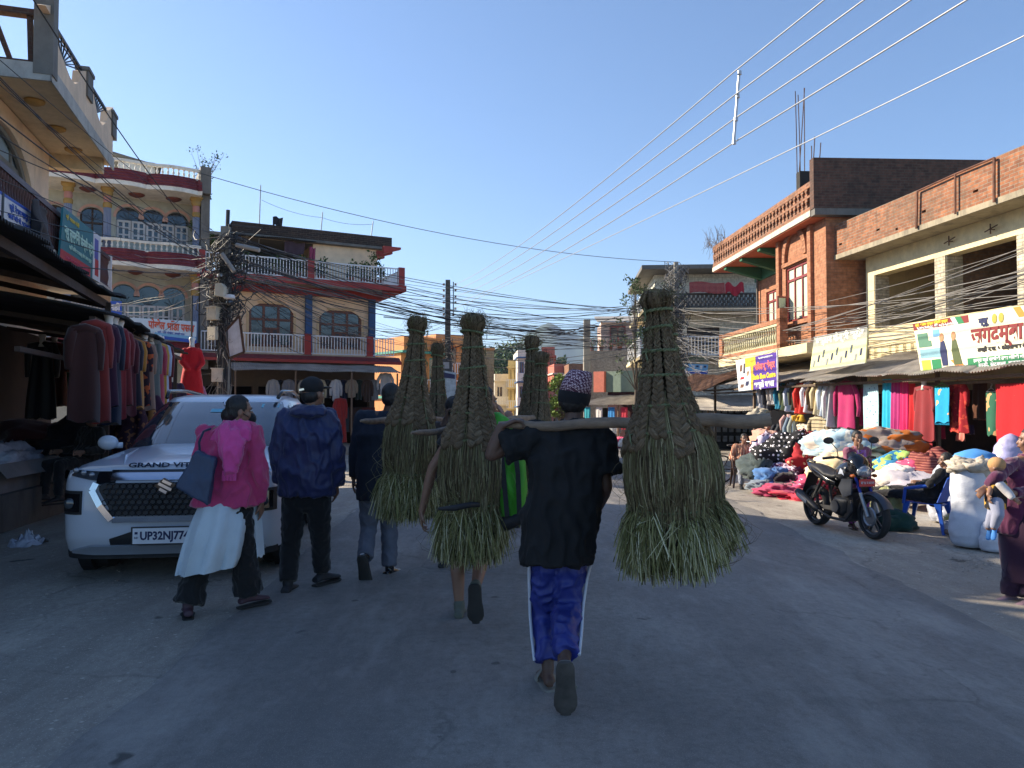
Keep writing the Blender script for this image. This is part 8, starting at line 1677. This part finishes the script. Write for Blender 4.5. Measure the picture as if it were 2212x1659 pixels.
# the baby (its own person)
d=7.05;by=thing('person',"baby in a beige cap and blue shoes in the plum coated woman's arms",'person',(pxX(2150,d),d,-.3));qb2=scl(d,2150,-.3);mb=MB();hb2=qb2(2150,1008);mb.ell(hb2,(.062,.068,.075),None,18,12);cap(mb,hb2+V((.0,.0,-.07)),hb2+V((0,0,-.1)),.035);cap(mb,qb2(2148,1040),qb2(2146,1080),.07,.075)
chain(mb,[qb2(2155,1045,-.06),qb2(2172,1062,-.1),qb2(2184,1075,-.14)],[.032,.028,.02]);hand(mb,qb2(2184,1075,-.14),(.6,-.2,-.5),(0,1,0),1,30,.55);chain(mb,[qb2(2140,1045),qb2(2132,1068,-.06)],[.03,.022]);hand(mb,qb2(2132,1068,-.06),(-.1,-.3,-1),(1,0,0),1,30,.55)
for x,y in((2152,-.06),(2140,.04)):chain(mb,[qb2(2148,1088,y),qb2(x,1112,y-.04),qb2(x-10,1138,y)],[.048,.04,.028])
mb.ell(hb2+V((-.045,-.045,-.012)),(.014,.014,.012),None,8,6);fuse(mb,'body',skin_m,by,.007,2)
mb=MB();mb.ell(hb2+V((.004,.004,.022)),(.073,.078,.070),None,20,12);fuse(mb,'cap',mat('beige knit cap','#b98f62',.9,bump=.5,bs=200),by,.007,1)
mb=MB();rings(mb,[(qb2(2146,0).x,0,qb2(0,1098).z,.085,.08),(qb2(2147,0).x,0,qb2(0,1070).z,.09,.085),(qb2(2150,0).x,0,qb2(0,1040).z,.08,.075),(qb2(2152,0).x,0,qb2(0,1028).z,.05,.05)],24);fuse(mb,'waistcoat',patmat('baby waistcoat','#16141a','#c79a3c','noise',14,thr=.58),by,.009,1)
mb=MB();chain(mb,[qb2(2155,1045,-.06),qb2(2172,1062,-.1),qb2(2181,1072,-.13)],[.042,.038,.032]);fuse(mb,'sleeve',cm('#c9c4c4'),by,.008,1);mb=MB()
for x,y in((2152,-.06),(2140,.04)):chain(mb,[qb2(2148,1086,y),qb2(x,1110,y-.04),qb2(x-9,1134,y)],[.062,.05,.038])
fuse(mb,'leggings',cm('#8f93a8'),by,.009,1)
for x,y in((2142,-.06),(2131,.04)):mb=MB();foot_mb(mb,qb2(x,1140,y),(-.45,-.4,-.7),(-.5,-.4,.6),.55);fuse(mb,'blue_shoe',mat('blue knit shoe','#3f7fc4',.8),by,.007,1)
# ---- 8 woman standing behind the motorcycle, facing the camera (local +y is forward, so turned round)
def flip(fn):return lambda px,py,y=0:(lambda v:V((-v.x,-v.y,v.z)))(fn(px,py,y))
zg8=gz(4.9,11.4);d=11.4;px0=1850;q=flip(scl(d,px0,zg8));loc=(pxX(px0,d),d,zg8)
J8=dict(pel=q(1850,1040),ch=q(1850,995),nk=q(1850,966),hd=q(1851,946,-.03),ls=q(1870,974),rs=q(1830,974),le=q(1872,1008,-.02),lw=q(1856,975,-.14),re=q(1829,1010,-.02),rw=q(1850,1015,-.16))
human('smiling girl in a mauve jacket and violet tunic standing behind the motorcycle',loc,pi,J8,1.5,skin_m,hair='tied',hands=dict(l=dict(d=(-.2,.1,1),n=(0,-1,0),c=45),r=dict(none=1)),top=dict(n='mauve_jacket',m=cm('#8a4f66'),hem=.62,hw=.2,w=1.0,sleeve=1,sr=1.05),bottom=dict(n='violet_trousers',m=cm('#8a3f8f'),w=1.15),shoes=dict(n='maroon_shoe',m=mat('maroon shoe','#3a1218',.5)),voxel=.008)
tb=bpy.data.objects[-1]if False else None
P8=[o for o in bpy.data.objects if o.get('label','').startswith('smiling girl')][0]
mb=MB();mb.sheet(10,12,lambda u,v:((u-.5)*(.13+.05*v),.135+.02*sin(pi*u)-.0*v,J8['nk'].z-.03-.62*v),.006);mb.build('violet_tunic',mat('cloth violet tunic','#9a62b0',.85,bump=.3,bs=60),P8,smooth=60)
mb=MB();mb.tube([(.05*cos(a*pi/12),.145,J8['nk'].z-.03-.14*sin(a*pi/12))for a in range(13)],.006,5);mb.build('necklace',mat('pale beads','#c9c0b0',.4),P8)
# ---- 9 boy lounging in the blue chair
Jb=dict(pel=(0,.10,.50),ch=(0,.20,.74),nk=(0,.25,.89),hd=(.0,.25,1.03),ls=(-.17,.23,.86),rs=(.17,.23,.86),le=(-.27,.12,.70),lw=(-.20,-.12,.68),re=(.27,.12,.70),rw=(.16,-.10,.66),lh=(-.09,.05,.50),rh=(.09,.05,.50),lk=(-.12,-.40,.56),rk=(.12,-.42,.52),la=(-.10,-.80,.52),ra=(.08,-.84,.46))
neg=lambda Jd:{k:V((-v[0],-v[1],v[2]))for k,v in Jd.items()}
tb_,J,hp9=human('boy in a black jacket lounging in the blue chair and looking left',cp,R(-132)+pi,neg(Jb),1.5,skin_m,hyaw=R(25),hair='short',bare=True,toes=dict(l=((0,.35,1),(0,-1,.3)),r=((0,.35,1),(0,-1,.3))),top=dict(n='black_jacket',m=cm('#0f0f12'),hem=.50,hw=.19,w=1.1,sleeve=1,sr=1.1),bottom=dict(n='black_trousers',m=cm('#15151a'),w=1.0),voxel=.008)
# ---- 10 man on the brown chair, from behind
Jm=dict(pel=(0,.05,.50),ch=(0,.12,.80),nk=(0,.13,.98),hd=(.02,.10,1.12),ls=(-.18,.12,.93),rs=(.18,.12,.93),le=(-.28,.08,.68),lw=(-.26,-.16,.66),re=(.28,.08,.68),rw=(.26,-.16,.66),lh=(-.09,.0,.50),rh=(.09,.0,.50),lk=(-.14,-.40,.50),rk=(.14,-.40,.50),la=(-.14,-.44,.09),ra=(.16,-.42,.09))
human('man in a rust checked shirt sitting in the brown chair with his back to us',cp2,ch2.rotation_euler.z+pi,neg(Jm),1.6,skin_m,hair='short',top=dict(n='checked_shirt',m=patmat('rust check','#8f4a30','#c9a58a','vstripes',9,thr=.6),hem=.5,hw=.18,w=1.08,sleeve=1),bottom=dict(n='grey_trousers',m=cm('#8a8f9c'),w=1.0),shoes=dict(n='sandal',m=blackpl),voxel=.012)
d=18.6;human('woman wrapped in a red printed shawl standing behind the seated man',(pxX(1657,d),d,gz(5.5,18)),R(160),None,1.5,skin_m,top=dict(n='red_shawl',m=patmat('red printed shawl','#a81c22','#d98a76','noise',12,thr=.6),hem=.62,hw=.24,w=1.2,sleeve=1,sr=1.3),bottom=dict(n='trousers',m=cm('#2a1a20'),w=1.1),shoes=dict(n='sandal',m=blackpl),voxel=.014)
# ---- 11 shopkeeper in the left stall and far passers-by
p=P(181,905,10.6);human('shopkeeper with curly hair sitting in the dark of the left stall',(p.x,p.y,p.z-1.10),R(150),neg(Jm),1.6,skin_m,top=dict(n='dark_jacket',m=cm('#1c1a18'),hem=.5,hw=.19,w=1.1),bottom=dict(n='trousers',m=cm('#1a1a1e')),shoes=dict(n='shoe',m=blackpl),voxel=.012)
for i,(px,d,H_,rz,tc_,bc,lab)in enumerate(((1332,46,1.6,160,'#9a9ea8','#c9c9c9','far pedestrian in pale trousers beside the parked bicycle'),(1197,60,1.62,0,'#3f63a8','#2a3040','far pedestrian in a blue shirt below the leafy street tree'),(1262,40,1.6,190,'#1c1a1c','#2a2a30','far pedestrian in black left of the clothes stall'),(1078,70,1.6,10,'#a33030','#30303a','tiny pedestrian in red at the bend of the street'),(1300,44,1.55,170,'#b02a2a','#20202a','shopper in red at the distant clothes stall'),(1322,43,1.6,150,'#d0cdc8','#2a2a30','shopper in white at the distant clothes stall'))):
 human(lab,(pxX(px,d),d,gz(pxX(px,d),d)),R(rz),None,H_,skin_m,face=False,top=dict(n='shirt',m=cm(tc_),hem=.8,hw=.18,sleeve=1),bottom=dict(n='trousers',m=cm(bc)),shoes=dict(n='shoe',m=blackpl),voxel=.022)
# heaps and clothes at the distant stall
for k in range(9):
 a=ms.W(.5+k*.85,-1.2,2.0);garment(ms,'shawl',(.3+k*.85,.75+k*.85,2.35,1.1),-1.25,cm(['#1f9aa8','#d6d2cc','#2a82c4','#b8243c','#2a1420','#30121c','#1c1030','#3a1030','#581020'][k]),['turquoise','white','blue','crimson','dark plum','maroon black','indigo','deep purple','dark crimson'][k]+' cloth hanging at the distant clothes stall','cloth',seed=200+k,group='cloths at the distant clothes stall')
for k in range(8):
 p=ms.W(.3+k*.8,-2.0-.5*(k%2),0);heap('cloth_heap','pale sunlit cloth heap in front of the distant clothes stall','clothes',p.x,p.y,p.z+.05,(.6,.5,.35),[pinkfl,cm('#c9c3c0'),redf2,flow2][k%4],300+k,'heaps before the distant clothes stall')
# ================================================================= BROOM BUNDLES
plait=islandmat('plaited grass fibre',[(.04,.026,.015),(.16,.11,.064),(.37,.27,.17)],stretch=(260,8,1),bump=1.0,rw=.3);fibm=islandmat('loose grass fibre',[(.045,.032,.017),(.12,.09,.048),(.17,.13,.07),(.19,.18,.08),(.40,.34,.21)],stretch=(60,4,1),bump=0)
strawm=islandmat('cut green straw',[(.05,.042,.018),(.15,.14,.05),(.24,.24,.09),(.36,.33,.16),(.66,.62,.42)],stretch=(60,4,1),bump=0);corem=mat('dark fibre core',(.04,.03,.017),.95,var=.5,vs=30,stretch=(1,1,.1),bump=.8,bs=90);cordm=islandmat('green twisted cord',[(.10,.12,.055),(.22,.24,.13)],stretch=(200,30,1))
PROF=[(0,.16),(.03,.235),(.083,.245),(.153,.20),(.20,.170),(.225,.166),(.27,.182),(.33,.190),(.42,.184),(.495,.156),(.56,.120),(.637,.096),(.713,.076),(.80,.059),(.87,.050),(.905,.044),(.93,.070),(.96,.078),(.985,.062),(1,.03)]
def pr(v):
 for(a,ra),(b,rb)in zip(PROF,PROF[1:]):
  if a<=v<=b:return ra+(rb-ra)*(v-a)/(b-a)
 return.02
def bundle(label,top_,bot_,seed,wid=1.0,N=11,nf=1500,ns=2600,group='brooms carried on poles'):
 rn=random.Random(seed);top_=V(top_);bot_=V(bot_);H_=(top_-bot_).length
 t=thing('broom_bundle',label,'broom',bot_,0,group);ax=(top_-bot_).normalized();t.rotation_euler=ax.to_track_quat('Z','Y').to_euler();ph=rn.uniform(0,6)
 def pt(a,v,dr=0,k=1.0):r_=pr(v)*wid*k*(1+.06*sin(2*a+ph))+dr;return V((r_*cos(a),r_*sin(a),v*H_))
 mb=MB();mb.loft([[pt(2*pi*k/28,v,-.022,.93)if v>.1 else pt(2*pi*k/28,v,-.05,.8)for k in range(28)]for v in[.02+.975*i/40 for i in range(41)]]);mb.build('core',corem,t,smooth=180)
 for b in range(N):
  mb=MB();a0=2*pi*b/N+ph+rn.uniform(-.06,.06);v0=rn.uniform(.40,.52);per=.135+.015*rn.random();p0_=rn.uniform(0,6)
  for s_ in range(3):
   pts=[];rs=[];n=int((.915-v0)*H_/.0085)
   for i in range(n+1):
    v=v0+(.915-v0)*i/n;w_=2*pi*pr(v)*wid/N;tt=2*pi*(v*H_)/per/(.6+1.9*pr(v)*wid/.13*.45)+2*pi*s_/3+p0_
    a=a0+sin(v*5+b)*.05+.30*w_*sin(tt)/(pr(v)*wid);pts.append(pt(a,v,.004+.13*w_*sin(2*tt)));rs.append(w_*(.235+.02*sin(i*.9+s_)))
   mb.tube(pts,rs,7)
  mb.build('plait',plait,t,smooth=180)
 for v in(.915,.855,.775,.69,.585,.49,.225):
  mb=MB();m_=60;tl=rn.uniform(-.012,.012)
  for s_ in range(2):mb.tube([pt(2*pi*k/m_,min(.99,v+tl*sin(2*pi*k/m_+ph)),.014+.004*cos(k*1.9+pi*s_))+V((0,0,.004*sin(k*1.9+pi*s_)))for k in range(m_+1)],.0055,5)
  a=rn.uniform(-2.4,-.7)
  for k in range(5):p=pt(a,v,.015);mb.tube([p,p+V((rn.uniform(-.03,.03),-.02,rn.uniform(-.01,.02))),p+V((rn.uniform(-.05,.05),-.02,-rn.uniform(.02,.06)))],[.004,.003,.002],4)
  mb.build('cord',cordm,t,smooth=60)
 mb=MB()
 for k in range(110):a=rn.uniform(0,2*pi);v=rn.uniform(.93,.99);l=rn.uniform(.01,.05);mb.tube([pt(a,v,.0),pt(a+rn.uniform(-.4,.4),v+rn.uniform(-.01,.03),l),pt(a+rn.uniform(-.9,.9),v+rn.uniform(-.03,.05),l*1.5)],[.0016,.0013,.0007],3,caps=False)
 tag(mb.build('frayed_end',fibm,t),kind='stuff');mb=MB()
 for k in range(150):a=rn.uniform(0,2*pi);r0=rn.uniform(.3,1);o_=rn.uniform(-.6,.6);mb.tube([pt(a,.915,.0,r0)]+[pt(a+o_*q/4,.93+.065*sin(pi*.5*q/4)*(.5+.5*r0),rn.uniform(-.002,.008),(r0 if q<3 else r0*.8))for q in range(1,4)]+[pt(a+o_,.955+.03*rn.random(),0,r0*.45)],[.008,.009,.009,.008,.005],5)
 mb.build('tuft',plait,t,smooth=180)
 mb=MB()
 for k in range(nf):
  a=rn.uniform(0,2*pi);v0=rn.uniform(.34,.64);v1=rn.uniform(.17,.26);dr=rn.uniform(.002,.016);tw=rn.uniform(-.28,.28);mb.tube([pt(a+tw*q/5,v0+(v1-v0)*q/5,dr*(.5+sin(pi*q/5)*.9)+rn.uniform(-.002,.003))for q in range(6)],[.0016,.0028,.003,.003,.0026,.002],3,caps=False)
 for k in range(nf//3):a=rn.uniform(0,2*pi);v=rn.uniform(.3,.93);mb.tube([pt(a,v,.008),pt(a+rn.uniform(-.2,.2),v-.02,rn.uniform(.01,.03)),pt(a+rn.uniform(-.5,.5),v-rn.uniform(-.01,.05),rn.uniform(.005,.04))],[.0012,.001,.0006],3,caps=False)
 for k in range(90):a=rn.uniform(0,2*pi);v=rn.uniform(.12,.42);l=rn.uniform(.03,.13);mb.tube([pt(a,v,.01)]+[pt(a+rn.uniform(-.2,.2),v-.03*q,l*sin(q*.8))for q in range(1,5)],.0009,3,caps=False)
 tag(mb.build('loose_fibre',fibm,t),kind='stuff')
 bu=[2*pi*(k+rn.uniform(-.25,.25))/9 for k in range(9)];mb=MB()
 for k in range(ns):
  ab=rn.choice(bu);a=ab+rn.gauss(0,.15);q=rn.random()**.5;r0=pr(.235)*wid*(.35+.65*q);sp=rn.uniform(.62,1.22);e=rn.uniform(-.035,.085)+(.04 if q<.6 else 0);e+=.05*q*q-.02;r1=pr(.07)*wid*q*sp;a1=ab+rn.gauss(0,.34)
  p0=V((r0*cos(a),r0*sin(a),.235*H_));p2=V((r1*cos(a1),r1*sin(a1),e*H_));p1=p0.lerp(p2,.5)+V((cos(a)*.012,sin(a)*.012,.02));mb.tube([p0,p1,p2],[.0024,.0027,rn.choice((.001,.0022))],3,caps=False)
 for k in range(260):a=rn.uniform(0,2*pi);v=rn.uniform(.19,.25);mb.tube([pt(a,v,.01),pt(a+rn.gauss(0,.35),v+rn.uniform(-.12,.05),rn.uniform(.012,.05))],[.002,.001],3,caps=False)
 tag(mb.build('straw_skirt',strawm,t),kind='stuff');return t
A_=bundle('largest broom bundle hanging from the thick right end of the front pole',P(1416,622,3.70),P(1452,1236,3.70),1,1.0,nf=2200,ns=3800)
dup(A_,loc=P(1512,1200,4.02),rot=((P(1430,690,4.05)-P(1512,1200,4.02)).to_track_quat('Z','Y').to_euler()),scale=(.92,.92,.92),label='second broom bundle bulging out behind the largest one below the front pole')
B_=bundle('broom bundle hanging before the man with the green backpack',P(1022,674,5.12),P(1018,1208,5.12),2,1.05,N=10,nf=1500,ns=3000)
def dupb(lab,pt_,pb_,dd,src,wk=1.0):
 a=P(*pt_,dd);b=P(*pb_,dd);L0=(P(1022,674,5.12)-P(1018,1208,5.12)).length;k=(a-b).length/L0;e=(a-b).to_track_quat('Z','Y').to_euler();e.rotate_axis('Z',dd*2);return dup(src,loc=b,rot=e,scale=(k*wk,k*wk,k),label=lab)
dupb('leftmost broom bundle beside the man in the suit jacket',(903,680),(874,1120),6.2,B_,.98)
dupb('narrow broom bundle seen between the two larger ones on the left',(945,738),(948,1110),7.9,B_,.75)
dupb('far broom bundle with its tip against the distant hill',(1149,722),(1146,1130),7.3,B_,.82);dupb('broom bundle touching the right side of the one before the hill',(1170,757),(1160,1130),6.9,B_,.82)
def pole(label,a,b,r0,r1,seed,m_):
 rn=random.Random(seed);a=V(a);b=V(b);n=22;mb=MB();pts=[a.lerp(b,i/n)+V((0,0,.007*sin(i*.8+seed)+rn.uniform(-.002,.002)))for i in range(n+1)]
 rs=[(r0+(r1-r0)*i/n)*(1+.05*sin(i*1.7)+rn.uniform(-.03,.04))for i in range(n+1)];rs[0]*=.35 if seed!=1 else.9;rs[1]*=.85;rs[-1]*=.9;mb.tube(pts,rs,14);return tag(mb.build('carrying_pole',m_,smooth=60),label,'pole','carrying poles')
polem=mat('peeled branch',(.27,.19,.13),.75,var=.35,vs=7,stretch=(.5,3,3),bump=.5,bs=40,dirt=.6,dcol=(.06,.05,.045),ds=5)
pole('thick rough wooden pole across the front man\'s shoulders',P(1078,921,4.09),P(1664,906,3.86),.024,.037,1,polem)
pole('peeled pole with a pointed tip poking out of the middle broom',P(888,938,5.2),P(1185,897,7.1),.022,.030,2,polem)
pole('pale pointed pole poking out of the leftmost broom',P(779,909,6.2),P(985,905,8.0),.026,.03,3,polem)
# ================================================================= pieces that stand apart become parts of their own
def split_loose(o):
 me=o.data;n=len(me.vertices);par=list(range(n))
 def fd(a):
  while par[a]!=a:par[a]=par[par[a]];a=par[a]
  return a
 for e in me.edges:par[fd(e.vertices[0])]=fd(e.vertices[1])
 gr={}
 for p in me.polygons:gr.setdefault(fd(p.vertices[0]),[]).append(p)
 if not 1<len(gr)<=60:return
 uvs=me.uv_layers[0].data;first=True
 for g in gr.values():
  vm={};fs=[];uv=[]
  for p in g:
   fs.append([vm.setdefault(v,len(vm))for v in p.vertices]);uv+=[c for l in p.loop_indices for c in uvs[l].uv]
  m2=bpy.data.meshes.new(o.name);m2.from_pydata([tuple(me.vertices[v].co)for v in vm],[],fs);m2.materials.append(me.materials[0])
  m2.uv_layers.new(name='UVMap').data.foreach_set('uv',uv);m2.polygons.foreach_set('use_smooth',[p.use_smooth for p in g]);m2.update()
  if first:c=None;keep=m2;first=False
  else:
   c=bpy.data.objects.new(o.name.split('.')[0],m2);C.objects.link(c);c.parent=o.parent;c.matrix_local=o.matrix_local
 o.data=keep
SPLIT=('post','awning_post','whitewashed_column','ceiling_rose','arch_spandrel','bracket_beam','roof_pole','window_corner','railing_post','brick_pilaster','iron_hook','louvre','starter_bar','awning_post','shelf_goods','wall_moulding','beam')
for o in[o for o in bpy.data.objects if o.type=='MESH' and o.parent and o.name.split('.')[0]in SPLIT]:split_loose(o)
# ================================================================= AIR
hz=bpy.data.materials.new('haze');hz.use_nodes=True;t=hz.node_tree;t.nodes.clear();o=t.nodes.new('ShaderNodeOutputMaterial');v=t.nodes.new('ShaderNodeVolumePrincipled')
v.inputs['Color'].default_value=(.60,.76,1,1);v.inputs['Density'].default_value=.00026;v.inputs['Anisotropy'].default_value=.3;t.links.new(v.outputs[0],o.inputs['Volume'])
mb=MB();mb.box((-1800,-60,-8),(1900,3000,330));o=mb.build('haze',hz);tag(o,kind='stuff',label='thin blue haze filling the air along the street and over the hills',cat='haze')
